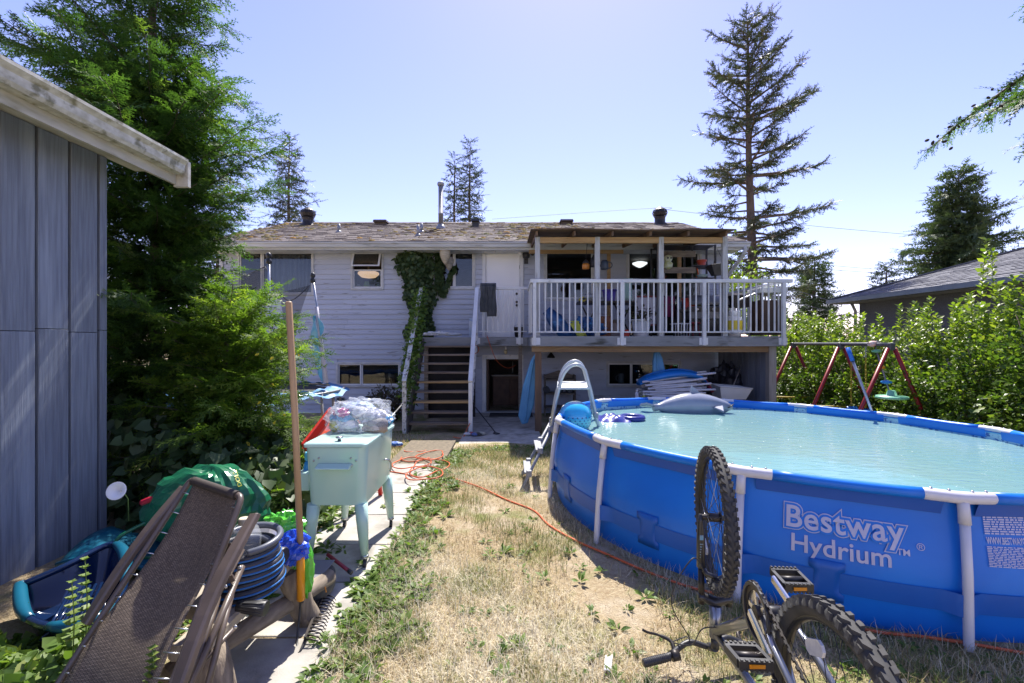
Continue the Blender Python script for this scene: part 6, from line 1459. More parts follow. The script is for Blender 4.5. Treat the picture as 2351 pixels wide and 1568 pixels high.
    cn = MB(); cn.lathe([(.003,-.022),(.011,-.012),(.012,.002),(.007,.012),(.002,.016)], (0,0,0), 7); 
    K = 1100; P = []
    for k in range(K):
        z,az,L,el = br[int(RNG.integers(0,32))]; s = .3+.7*RNG.random(); d = Vector((math.cos(az)*math.cos(el), math.sin(az)*math.cos(el), math.sin(el)))
        P.append(Vector((0,0,z))+d*L*s+Vector((0,0,-.28*L*s*s-.05*RNG.random()))+Vector((RNG.normal()*.09,RNG.normal()*.09,0)))
    cv = np.array([tuple(v) for v in cn.v]); ct = np.array([tri for f in cn.f for tri in ([f[0],f[i],f[i+1]] for i in range(1,len(f)-1))])
    v,tt,r = scatter(cv, ct, np.array([tuple(p) for p in P]), frames(rdir(K),rdir(K)), 1.2+RNG.random(K)*.5)
    o = link('cones', npmesh('cones', v, tt, r, [pmat('cone_brown',(.05,.035,.025),(.03,.02,.015),9,.8)]), None, tr); o['kind'] = 'stuff'
trees()
def leafcloud(P, D, size, template, mat, name, parent=None, N=None, rnd=None, o=None):
    P = np.asarray(P); 
    if o is not None: P = P-np.array(o)
    n = len(P); D = unit(np.asarray(D)); N = unit(RNG.normal(size=(n,3))*.5+np.array([0,-.3,1.])) if N is None else N
    v,t,r = scatter(template[0], template[1], P, frames(D, N), size, rnd)
    return link(name, npmesh(name, v, t, r, [mat]), None, parent)
def hedge():
    hx = lambda y: 6.35+.15*math.sin(y*1.1)+(.5*sm((y-9)/5))+.25*sm((5.5-y)/1.5)
    # shrubs of the hedge: each one a plant of its own with stems, leaves and upright shoots
    ys = [4.4,5.4,6.4,7.5,8.7,10.0,11.5,13.2]
    where = ['nearest the right edge of the picture','just left of the bush at the right edge','behind the far pool rim at right','right of the swing set','behind the green disc swing','behind the blue strap swing','behind the far end of the swing set','beside the deck railing']
    for k,y in enumerate(ys):
        x = hx(y)+.55; h = (2.5,2.3,1.9,1.72,1.7,1.8,1.95,2.2)[k]; w = .85+.05*k
        b = Vector((x,y,ground(x,y)-.05)); t = thing('hedge_shrub', b, 'leafy bright green hedge shrub '+where[k], 'shrub', 'shrubs of the hedge along the right side')
        st = MB()
        for i in range(10):
            a = 2*PI*i/10; st.tube([b+Vector((.15*math.cos(a),.15*math.sin(a),0)), b+Vector((.35*math.cos(a),.35*math.sin(a),h*.5)), b+Vector((.6*math.cos(a),.6*math.sin(a),h*.9))], [.02,.014,.006], 5)
        st.build('stems', BARK, t)
        n = 9500 if k < 6 else 7000
        u = rdir(n); u[:,0] = np.where(RNG.random(n) < .62, -np.abs(u[:,0]), u[:,0])
        rad = RNG.random(n)**.28; nz = .16*np.sin(u[:,1]*7+k)+.17*np.sin(u[:,2]*9+u[:,0]*5+k*2)+.12*np.sin(u[:,0]*13+u[:,1]*11+k)
        P = np.stack([u[:,0]*.85*(rad+nz), u[:,1]*(w+.15)*(rad+nz), h*.5+u[:,2]*h*.52*(rad+nz*.6)], 1)
        P[:,2] = np.maximum(P[:,2], .02)
        D = u+RNG.normal(size=(n,3))*.7+np.array([0,0,.2]); sz = .035+.065*RNG.random(n)**1.5
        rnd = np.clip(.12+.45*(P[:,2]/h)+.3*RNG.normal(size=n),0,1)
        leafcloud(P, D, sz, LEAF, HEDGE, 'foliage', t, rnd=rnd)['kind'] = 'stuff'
        # shoots
        sp = MB(); SP = []; SD = []
        for i in range(34 if 1 < k else 16):
            a = RNG.random()*6.28; q = Vector((-.1+RNG.normal()*.3,RNG.normal()*(w*.5),h*(.92+.1*RNG.random()))); L = .25+.6*RNG.random()**1.3; lean = Vector((RNG.normal()*.08,RNG.normal()*.08,1))
            sp.tube([b+q, b+q+lean*L], [.005,.002], 4)
            for j in range(int(L/.016)):
                s = j*.016/L; aa = j*2.4; SP.append(q+lean*(L*s)); SD.append(Vector((math.cos(aa),math.sin(aa),.75)))
        sp.build('shoot_stems', pmat('shoot_green',(.1,.16,.03),None,rough=.6), t)['kind'] = 'stuff'
        m = len(SP); leafcloud(np.array([tuple(p) for p in SP]), np.array([tuple(p) for p in SD]), .065+.04*RNG.random(m), LEAF, HEDGE, 'shoots', t, rnd=.6+.4*RNG.random(m))['kind'] = 'stuff'
    # light green bush seen past the deck corner
    b = V(1700,640,13.5); t = thing('garden_bush', (b.x,b.y,-.3), 'sunlit lime green bush behind the right corner of the house', 'shrub')
    n = 3500; u = rdir(n); P = np.stack([u[:,0]*.9, u[:,1]*.8, 2.0+u[:,2]*1.7],1)*(1+.12*RNG.normal(size=(n,1))); leafcloud(P, u+RNG.normal(size=(n,3))*.6, .09+.06*RNG.random(n), LEAF, HEDGE, 'foliage', t, rnd=.5+.5*RNG.random(n))
    mb = MB(); mb.tube([(b.x,b.y,-.3),(b.x,b.y,1.8)], [.04,.02], 6); mb.build('stem', BARK, t)
hedge()
def ivy():
    t = thing('ivy', (wx(970),WY-.05,DECKZ), 'dark ivy curtain climbing the siding from the landing to the eave', 'ivy')
    pts = []
    n = 5200
    while len(pts) < n:
        z = 1.62+RNG.random()*2.28; v = (z-1.62)/2.28; py = 784-(z-CAMZ)*F/WY
        c = 962+8*math.sin(v*5); w = 24+12*sm((v-.35)/.3)+5*math.sin(v*17)
        if v > .96: w *= .45
        px = c+RNG.normal()*w*.55
        if abs(px-c) > w*1.15: continue
        pts.append((wx(px), WY-.06-.14*abs(RNG.normal())*(.5+.5*sm((w-abs(px-c))/w)), z))
    for k in range(420):               # trailing strands to the right of the window
        u = RNG.random(); px = 1005+u*42; z = wz(640+28*math.sin(u*5)+14*RNG.random(),WY); pts.append((wx(px),WY-.08-.04*RNG.random(),z)) if (u*9)%1 < .65 else None
    for k in range(350):
        pts.append((wx(1003+14*RNG.random()), WY-.09-.03*RNG.random(), wz(575+90*RNG.random())))
    P = np.array(pts); m = len(P); D = np.stack([RNG.normal(size=m)*.6, -.45+RNG.normal(size=m)*.3, -.8+RNG.normal(size=m)*.4],1)
    N = unit(np.stack([RNG.normal(size=m)*.5, -1+RNG.normal(size=m)*.3, .5+RNG.normal(size=m)*.4],1))
    leafcloud(P, D, .06+.05*RNG.random(m), HEART, IVY, 'leaves', t, N=N, o=org(t))
    mb = MB()
    for k in range(7): x = wx(945+k*7); mb.tube(spline([(x,WY-.04,1.6),(x+RNG.normal()*.1,WY-.05,2.3),(x+RNG.normal()*.12,WY-.05,3.0),(x+RNG.normal()*.1,WY-.05,3.8)],4), .008, 5)
    mb.build('vines', BARK, t)
    # vine on the left stair rail
    t = thing('stair_vine', (-2.15,9.6,.4), 'sunlit pale green vine wound over the left stair railing', 'vine')
    pts = []; rn = []
    for k in range(2300):
        u = RNG.random()**1.0; y = 9.0+1.65*u; zr_ = wz(876,9.0)+(wz(662,10.7)-wz(876,9.0))*u
        if u < .25 and RNG.random() < .5: continue
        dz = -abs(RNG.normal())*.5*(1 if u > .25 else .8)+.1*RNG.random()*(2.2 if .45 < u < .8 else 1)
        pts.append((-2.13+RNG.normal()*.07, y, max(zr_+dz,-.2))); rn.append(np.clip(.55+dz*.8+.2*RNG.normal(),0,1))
    P = np.array(pts); m = len(P); D = rdir(m)+np.array([0,-.3,-.3]); leafcloud(P, D, .05+.04*RNG.random(m), HEART, WEED, 'leaves', t, rnd=np.array(rn)*.9, o=org(t))
    mb = MB(); mb.tube(spline([(-2.14,9.0,-.2),(-2.16,9.2,.3),(-2.1,9.7,1.1),(-2.14,10.4,2.2)],5), .01, 5); mb.build('vines', BARK, t)
    # dry brown shrub under the basement window
    b = V(885,945,10.6); t = thing('dry_shrub', (b.x,b.y,-.28), 'dead brown tangled shrub under the basement window left of the stairs', 'shrub')
    n = 1500; u = rdir(n); P = np.stack([u[:,0]*.42,u[:,1]*.35,.42+u[:,2]*.42],1)*(.5+.5*RNG.random((n,1))); P[:,2] = np.maximum(P[:,2],.02)
    DRY = leafmat('dry_leaf', [(0,(.05,.04,.03)),(.6,(.1,.08,.05)),(1,(.08,.1,.04))], transl=.2); leafcloud(P, u+RNG.normal(size=(n,3)), .07+.05*RNG.random(n), LONG, DRY, 'dead_leaves', t)
    mb = MB()
    for k in range(14): a = k*2.4; mb.tube([(b.x,b.y,-.28),(b.x+.2*math.cos(a),b.y+.2*math.sin(a),.1),(b.x+.4*math.cos(a),b.y+.3*math.sin(a),.3+.3*RNG.random())], [.01,.007,.003], 4)
    mb.build('twigs', BARK, t)
ivy()
def groundcover():
    # dry grass blades over the lawn
    def blades(n, xr, yr, L, w, lean, keep, rl, name, bias=1.0):
        x = xr[0]+(xr[1]-xr[0])*RNG.random(n); y = yr[0]+(yr[1]-yr[0])*RNG.random(n)**bias
        k = keep(x,y); x,y = x[k],y[k]; m = len(x)
        z = np.array([ground(a,b) for a,b in zip(x,y)])-.004
        a = RNG.random(m)*6.28; t = np.abs(RNG.normal(size=m))*lean; l = L*(.5+RNG.random(m))
        d = np.stack([np.cos(a)*np.sin(t), np.sin(a)*np.sin(t), np.cos(t)],1)*l[:,None]; s = np.stack([-np.sin(a),np.cos(a),np.zeros(m)],1)*(w*(.6+.8*RNG.random(m)))[:,None]/2
        p = np.stack([x,y,z],1); mid = p+d*.55; tip = p+d+np.stack([np.cos(a),np.sin(a),np.full(m,-.25)],1)*(l*.28)[:,None]
        v = np.stack([p-s,p+s,mid-s*.8,mid+s*.8,tip],1).reshape(-1,3); i = np.arange(m)*5
        t_ = np.concatenate([np.stack([i,i+1,i+3],1),np.stack([i,i+3,i+2],1),np.stack([i+2,i+3,i+4],1)])
        r = rl(x,y); o = link(name, npmesh(name, v, t_, np.concatenate([r,r,r]), [STRAW]), None, None); tag(o, kind='stuff'); return o
    def patch(x,y,s,ph): return np.sin(x*s+ph)*np.sin(y*s*1.2+ph*2)+.6*np.sin(x*s*2.3+y*s*1.7+ph)
    inpool = lambda x,y: (x-PC.x)**2+(y-PC.y)**2 < (PR_+.0)**2
    onpath = lambda x,y: (x < -.9+.05*np.sin(y*5)) & (x > -1.62)
    bare = lambda x,y: ((x-.62)/.26)**2+((y-2.95)/.55)**2 < 1
    keep = lambda x,y: (~inpool(x,y))&(~onpath(x,y))&(~(bare(x,y)&(RNG.random(len(x)) < .93)))&(patch(x,y,2.6,1.0)+RNG.normal(size=len(x))*.5 > -1.0)&(np.abs(x) < y*1.3+.4)&~((y > 7.7)&(x > -1)&(x < .6))
    tone = lambda x,y: np.clip(.40+.2*patch(x,y,1.4,2.1)+.14*patch(x,y,4.7,.4)+.16*RNG.normal(size=len(x)),0,.78)
    col = lambda x,y: np.where(RNG.random(len(x)) < np.clip(.07+.35*(patch(x,y,1.9,.3)+.5*patch(x,y,5.1,1.2) > .6)+.3*(y > 6.3)+.25*((x > 1.4)&(y < 2.7)),0,.8), .84+.16*RNG.random(len(x)), tone(x,y))
    blades(140000, (-1.0,4.2), (1.6,7.6), .036, .0035, .95, keep, col, 'dry_grass', 1.6)
    blades(120000, (-1.0,2.8), (1.5,5.5), .08, .0026, 1.45, lambda x,y: keep(x,y)&(patch(x,y,1.4,2.1)+.4*RNG.normal(size=len(x)) > -.1), lambda x,y: np.clip(tone(x,y)+.15,0,.78), 'straw', 1.2)
    green = lambda x,y: keep(x,y)&(patch(x,y,3.1,.7)+.5*patch(x,y,6.3,2.2) > .25)
    blades(90000, (-1.0,4.0), (1.6,7.0), .07, .0032, .5, green, lambda x,y: np.where(RNG.random(len(x)) < .72,.84+.16*RNG.random(len(x)),.3*RNG.random(len(x))), 'grass_tufts', 1.4)
    blades(30000, (-4.0,1.3), (5.2,9.2), .06, .006, .6, lambda x,y: (~onpath(x,y))&~((y > 7.7)&(x > -1)&(x < .6)), lambda x,y: np.where(RNG.random(len(x)) < .6,.84+.16*RNG.random(len(x)),.5*RNG.random(len(x))), 'yard_grass', 1)
    blades(16000, (4.2,6.6), (7.4,11.5), .07, .008, .6, lambda x,y: x > -9, lambda x,y: np.where(RNG.random(len(x)) < .5,.84+.16*RNG.random(len(x)),.5*RNG.random(len(x))), 'side_grass', 1)
    # broad-leaved weeds: rosettes along the path edge and between the slabs
    C = []
    for k in range(420): y = 1.9+5.2*RNG.random(); C.append((-.83+.16*RNG.normal()*(.7+.25*(y < 3)), y, .045+.05*RNG.random()))
    for k in range(70): y = 1.75+1.3*RNG.random(); C.append((-.74+.13*RNG.normal(), y, .05+.05*RNG.random()))
    for k in range(120): C.append((-1.55+.12*RNG.normal(), 2.6+2.6*RNG.random(), .06+.05*RNG.random()))
    for k in range(150): C.append((-1.3+.35*RNG.normal(), 2.2+1.3*RNG.random(), .05+.05*RNG.random()))
    for k in range(60): C.append((-.6+1.4*RNG.random(), 6.9+.8*RNG.random(), .05+.05*RNG.random()))
    for k in range(260): C.append((-.3+2.0*RNG.random(), 1.75+3.2*RNG.random()**1.3, .03+.045*RNG.random())) if RNG.random() < .6 else None
    for k in range(90): C.append((1.5+1.3*RNG.random(), 1.55+1.1*RNG.random(), .03+.03*RNG.random()))
    C = [c for c in C if not (-1.48 < c[0] < -.96 and RNG.random() < .86) and not (-1.45 < c[0] < -1.05 and 2.2 < c[1] < 3.0) and not (c[0] > .25 and (c[0]-PC.x)**2+(c[1]-PC.y)**2 < (PR_+.1)**2)]
    P = []; D = []; S = []
    for x,y,s in C:
        for j in range(int(7+6*RNG.random())):
            a = RNG.random()*6.28; e = .25+.6*RNG.random(); P.append((x+.01*math.cos(a),y+.01*math.sin(a),ground(x,y)+.006)); D.append((math.cos(a)*math.cos(e),math.sin(a)*math.cos(e),math.sin(e))); S.append(s*(.55+.5*RNG.random()))
    P = np.array(P); o = leafcloud(P, np.array(D), np.array(S), LONG, WEED, 'weeds', None, N=unit(np.tile(np.array([0,0,1.]),(len(P),1))+RNG.normal(size=(len(P),3))*.3)); tag(o, kind='stuff')
    # leafy tangle at the lower left
    n = 10000; x = -3.25+1.9*RNG.random(n); y = 1.3+1.05*RNG.random(n)
    top = np.clip(.30+.18*np.sin(x*4+1)+.1*np.sin(y*7)-.30*sm_np((x+1.95)/.5)-.2*sm_np((y-1.9)/.45),.03,1); z = top*RNG.random(n)**.5
    k = ~((x > -1.75)&(y > 1.5)); P = np.stack([x,y,z],1)[k]; m = len(P); D = rdir(m)*.8+np.array([.1,-.3,.25])
    o = leafcloud(P, D, .025+.045*RNG.random(m)**2, HEART, WEED, 'ivy_tangle', None, N=unit(np.array([0,-.4,1.])+RNG.normal(size=(m,3))*.4)); tag(o, kind='stuff')
    for px,py,Y,h in ((195,1395,1.95,.34),(165,1440,1.8,.3),(350,1560,1.62,.22)):     # upright mint stems
        b = V(px,py+70,Y); t = thing('mint_plant', b, 'upright mint stem with paired round leaves '+('tallest, in front of the blue tub' if px == 195 else 'leaning left below the blue tub' if px == 165 else 'at the foot of the lounge chair'), 'plant', 'mint stems at lower left')
        mb = MB(); mb.tube([b-Vector((0,0,.1)), b+Vector((.01,0,h*.5)), b+Vector((.0,0,h))], .0022, 5); mb.build('stem', pmat('shoot_green',(1,1,1)), t)
        P = []; D = []; S = []
        for j in range(9):
            zz = h*(.15+.85*j/8)
            for e in range(4): a = j*1.57+e*PI/2+.3; P.append((0,0,zz)); D.append((math.cos(a),math.sin(a),.35)); S.append(.036*(1.1-.55*j/8))
        leafcloud(np.array(P), np.array(D), np.array(S), HEART, WEED, 'leaves', t, N=unit(np.array([0,0,1.])+RNG.normal(size=(len(P),3))*.2), rnd=.6+.4*RNG.random(len(P)))
    # broad bindweed leaves in the shade of the cedar, yellow leaves among the branches
    n = 2200; x = -4.6+2.9*RNG.random(n)**.9; y = 3.75+1.1*RNG.random(n); z = np.clip(1.0-.3*(x+3.6),.15,1.3)*RNG.random(n); P = np.stack([x,y,np.maximum(z,.03)],1)
    o = leafcloud(P, rdir(n)*.5+np.array([0,-.5,-.4]), .07+.05*RNG.random(n), HEART, IVY, 'bindweed', None, N=unit(np.array([0,-1.,.5])+RNG.normal(size=(n,3))*.35)); tag(o, kind='stuff')
    n = 12; P = np.stack([-2.6+.75*RNG.random(n)**.6, 4.0+.35*RNG.random(n), .45+1.3*RNG.random(n)],1)
    YEL = leafmat('yellow_leaf', [(0,(.45,.38,.03)),(1,(.6,.45,.05))], transl=.4)
    o = leafcloud(P, rdir(n)*.5+np.array([0,-.3,-.6]), .03+.025*RNG.random(n), LEAF, YEL, 'yellow_leaves', None, N=unit(np.array([0,-1.,.4])+RNG.normal(size=(n,3))*.4)); tag(o, kind='stuff')
def sm_np(t): t = np.clip(t,0,1); return t*t*(3-2*t)
groundcover()
# ------------------------------------------------------------ neighbour house, wires
def _neighbour():
    t = thing('neighbour_house', (12,10,-.3), 'grey stucco bungalow with a hipped grey shingle roof beyond the hedge', 'house')
    ST = pmat('stucco', (.16,.16,.19), (.11,.11,.135), 40, .95, bump=.006, bscale=60)
    RF = pmat('neighbour_shingle', (.17,.17,.19), (.12,.12,.135), 7, .9, bump=.003, bscale=70, stretch=(1,1,1))
    ex,ey,ez = 9.5,13.6,2.8; s = .36; wd = 7.6
    mb = MB(); mb.box((ex+.5,2,-.4),(ex+wd-.5,ey-.5,ez)); mb.build('wall', ST, t)
    mid = ex+wd/2; rz = ez+s*wd/2; yr = ey-wd/2
    mb = MB(); mb.add([(ex,ey,ez),(ex,1,ez),(ex+wd,1,ez),(ex+wd,ey,ez),(mid,yr,rz),(mid,1+wd/2,rz)], [(0,1,5,4),(1,2,5),(2,3,4,5),(3,0,4),(0,3,2,1)]); rf = mb.build('roof', RF, t)
    d = Vector((wd/2,0,rz-ez)); L = d.length; d.normalize(); nr = Vector((-d.z,0,d.x)); vs = []; fs = []; exn = .15
    for r in range(int(L/exn)):
        inset = r*exn*d.x; y = 1+inset
        while y < ey-inset-.02:
            w = random.uniform(.28,.38); y1 = min(y+w-.012, ey-inset); p = Vector((ex,y,ez))+d*(r*exn); q = p+d*(exn+.03); th = random.uniform(.012,.026)
            k = len(vs); vs += [p+nr*th, Vector((p.x,y1,p.z))+nr*th, Vector((q.x,y1,q.z))+nr*.004, q+nr*.004, p+nr*.002, Vector((p.x,y1,p.z))+nr*.002]
            fs += [(k,k+1,k+2,k+3),(k+4,k+5,k+1,k),(k+4,k,k+3),(k+5,k+2,k+1)]; y += w
    mb = MB(); mb.add(vs, fs); o = mb.build('shingles', RF, rf); o['kind'] = 'stuff'
    h = MB(); h.beam(Vector((ex,ey,ez+.02)), Vector((mid,yr,rz+.02)), .2,.03); h.build('hip_cap', RF, rf)
    mb = MB(); mb.box((ex-.08,1,ez-.11),(ex+.02,ey+.05,ez+.0)); mb.box((ex+.03,ey,ez-.11),(ex+wd,ey+.08,ez-.003)); mb.build('gutter', pmat('blue_grey_gutter',(.22,.25,.3),(.17,.2,.24),4,.5), t)
    mb = MB(); mb.box((ex+.03,2,ez-.13),(ex+.52,ey-.02,ez-.115)); mb.build('soffit', pmat('soffit_grey',(.2,.21,.23),None,rough=.8), t)
    mb = MB(); mb.tube([(ex+.35,ey-.4,ez-.12),(ex+.42,ey-.45,ez-.35),(ex+.42,ey-.45,-.3)], .04, 8); mb.build('downspout', pmat('pipe_white',(.5,.5,.52),None,rough=.5), t)
    b = Vector((ex,10.2,ez))+d*2.7+nr*.03; mb = MB(); mb.add([b+nr*.0+Vector((-.15,-.25,0)),b+Vector((-.15,.25,0)),b+d*.36+Vector((-.1,.25,0)),b+d*.36+Vector((-.1,-.25,0)),b+nr*.13+Vector((-.12,-.22,0)),b+nr*.13+Vector((-.12,.22,0)),b+nr*.05+d*.3,b+nr*.05+d*.3+Vector((0,-.2,0))],[(0,3,2,1),(4,5,6,7),(0,1,5,4),(1,2,6,5),(2,3,7,6),(3,0,4,7)]); mb.build('roof_vent', pmat('vent_grey',(.25,.25,.26),None,rough=.6), rf)
    def wire(pts, lab, r=.012):
        mb = MB(); mb.tube(spline(pts,8), r, 5); single('power_line', mb, pmat('wire_grey',(.12,.12,.13),None,rough=.6), lab, 'wire')
    wire([V(1130,503,40), V(1498,478,30), V(1520,484,30)], 'thin power line slanting over the middle of the roof ridge')
    wire([V(1500,478,30), V(1900,522,30), V(2360,560,30)], 'long thin power line from the ridge towards the far right', .012)
    wire([V(1800,600,34), V(2100,626,34), V(2360,648,34)], 'upper of the two low wires behind the neighbour house', .014)
    wire([V(1800,612,34), V(2100,633,34), V(2360,655,34)], 'lower of the two low wires behind the neighbour house', .014)
    wire([V(400,519,30), V(700,516,30)], 'thin wire behind the left end of the roof', .012)
    wire([V(1803,660,13), V(1905,690,13.8)], 'service cable running from the deck corner to the neighbour eave', .01)
    wire([V(1803,690,12), V(1930,720,14)], 'lower service cable beside the deck corner', .008)
_neighbour()
# ------------------------------------------------------------ swing set and side yard
def _swing():
    RED = pmat('swing_red', (.28,.012,.025), (.22,.01,.02), 6, .4); BAR = pmat('swing_bar', (.1,.1,.12), (.07,.07,.08), 6, .4); YEL = pmat('swing_yellow', (.5,.36,.03), (.4,.3,.04), 6, .5)
    X = 6.0; Ys = (9.7,8.3,7.2); zb = CAMZ-.05
    t = thing('swing_set', (X,8.4,-.3), 'red-legged swing set with a grey top bar in front of the hedge', 'swing set')
    mb = MB(); mb.tube([(X,Ys[0],zb),(X,7.75,zb+.005),(X,Ys[2],zb)], .03, 10); mb.build('top_bar', BAR, t)
    for y in Ys:
        mb = MB(); mb.cbox((X,y,zb-.03),(.1,.07,.12)); mb.build('joint', BAR, t, bevel=.02)
        for s in (-1,1):
            g = ground(X+s*.75,y); p = Vector((X+s*.05,y,zb-.06)); q = Vector((X+s*.82,y,g-.03)); mb = MB(); mb.tube([p,q], .03, 10); mb.build('leg', RED, t)
        f = .62; mb = MB(); a = Vector((X-.05-.77*f,y,zb-.06-(zb+.2)*f)); b = Vector((X+.05+.77*f,y,zb-.06-(zb+.2)*f)); mb.tube([a,(a+b)/2-Vector((0,0,.015)),b], .018, 8); mb.build('cross_bar', YEL, t)
    # strap swing
    t2 = thing('strap_swing', (X,7.7,.4), 'blue strap swing on yellow chains under the swing set bar', 'swing')
    y0,y1 = 8.05,7.72; zs = .42
    for y in (y0,y1):
        for k in range(26):
            z = zb-.03-(zb-zs-.06)*k/26; mb = MB(); e = .012; ln = (zb-zs)/26*1.25
            ax = Vector((1,0,0)) if k%2 else Vector((0,1,0)); c = Vector((X,y,z-.02)); mb.tube([c+ax*(.011*math.cos(a))+Vector((0,0,ln*.5*math.sin(a))) for a in [2*PI*i/8 for i in range(8)]], .004, 5, closed=True); mb.build('chain_link', YEL if k > 4 else STEEL, t2)
    mb = MB(); mb.grid(lambda u,v: Vector((X-.09+.18*u, y0+(y1-y0)*v, zs-.11*math.sin(PI*v))), 5, 14); mb.build('seat', pmat('seat_blue',(.02,.16,.55),None,rough=.4), t2, solid=.018)
    # disc swing
    t3 = thing('disc_swing', (X+.15,7.35,.2), 'green disc swing on a knotted rope with blue and orange grips', 'swing')
    a = Vector((X,7.52,zb-.03)); b = V(2047,915,7.0)
    mb = MB(); mb.tube([a,(a+b)/2,b], .012, 6); mb.build('rope', pmat('rope_grey',(.25,.24,.24),None,rough=.9), t3)
    for f,r,colr,nm in ((.1,.07,(.15,.45,.25),'top_cap'),(.42,.045,(.7,.35,.02),'knob'),(.7,.075,(.03,.25,.6),'foot_ring')):
        c = a+(b-a)*f; mb = MB(); mb.lathe([(r*.3,-.03),(r,-.015),(r,.01),(r*.4,.03)], c, 14); mb.build(nm, pmat(nm+'_plastic',colr,None,rough=.4), t3)
    mb = MB(); mb.lathe([(.2,-.02),(.215,0),(.2,.02),(.07,.03),(.05,.1),(.03,.11)], b+Vector((0,0,.02)), 22); mb.build('disc', pmat('disc_green',(.2,.5,.33),None,rough=.4), t3)
    c = V(2002,790,7.5); t4 = thing('bar_toy', c, 'small pink and white toy tied on top of the swing bar', 'toy'); mb = MB(); mb.tube([c+Vector((-.06,0,0)),c,c+Vector((.06,0,.02))], [.03,.055,.035], 10); mb.build('body', pmat('toy_pink',(.6,.3,.25),(.65,.6,.58),9,.5), t4); mb = MB(); mb.tube([c+Vector((.06,0,.02)),c+Vector((.12,0,.03))], [.035,.02], 8); mb.build('tail', pmat('toy_dark',(.1,.1,.12),None,rough=.5), t4)
    # round wooden plate lying on the side lawn
    c = V(1893,912,9.3); c.z = ground(c.x,9.3)+.22; t5 = thing('round_table_top', c, 'round grey patterned table top lying tilted on the side lawn', 'table top')
    mb = MB(); mb.lathe([(.46,-.02),(.48,0),(.46,.02)], c, 32, axis=(-.05,-.18,1)); mb.build('rim', OLDWOOD, t5); mb = MB(); mb.lathe([(.41,.02),(.41,.026)], c, 32, axis=(-.05,-.18,1)); mb.build('inlay', pmat('inlay_grey',(.35,.37,.4),(.1,.1,.11),5,.5), t5)
    mb = MB(); mb.lathe([(.2,-.25),(.15,-.02)], c, 12); mb.build('stump', OLDWOOD, t5)
_swing()
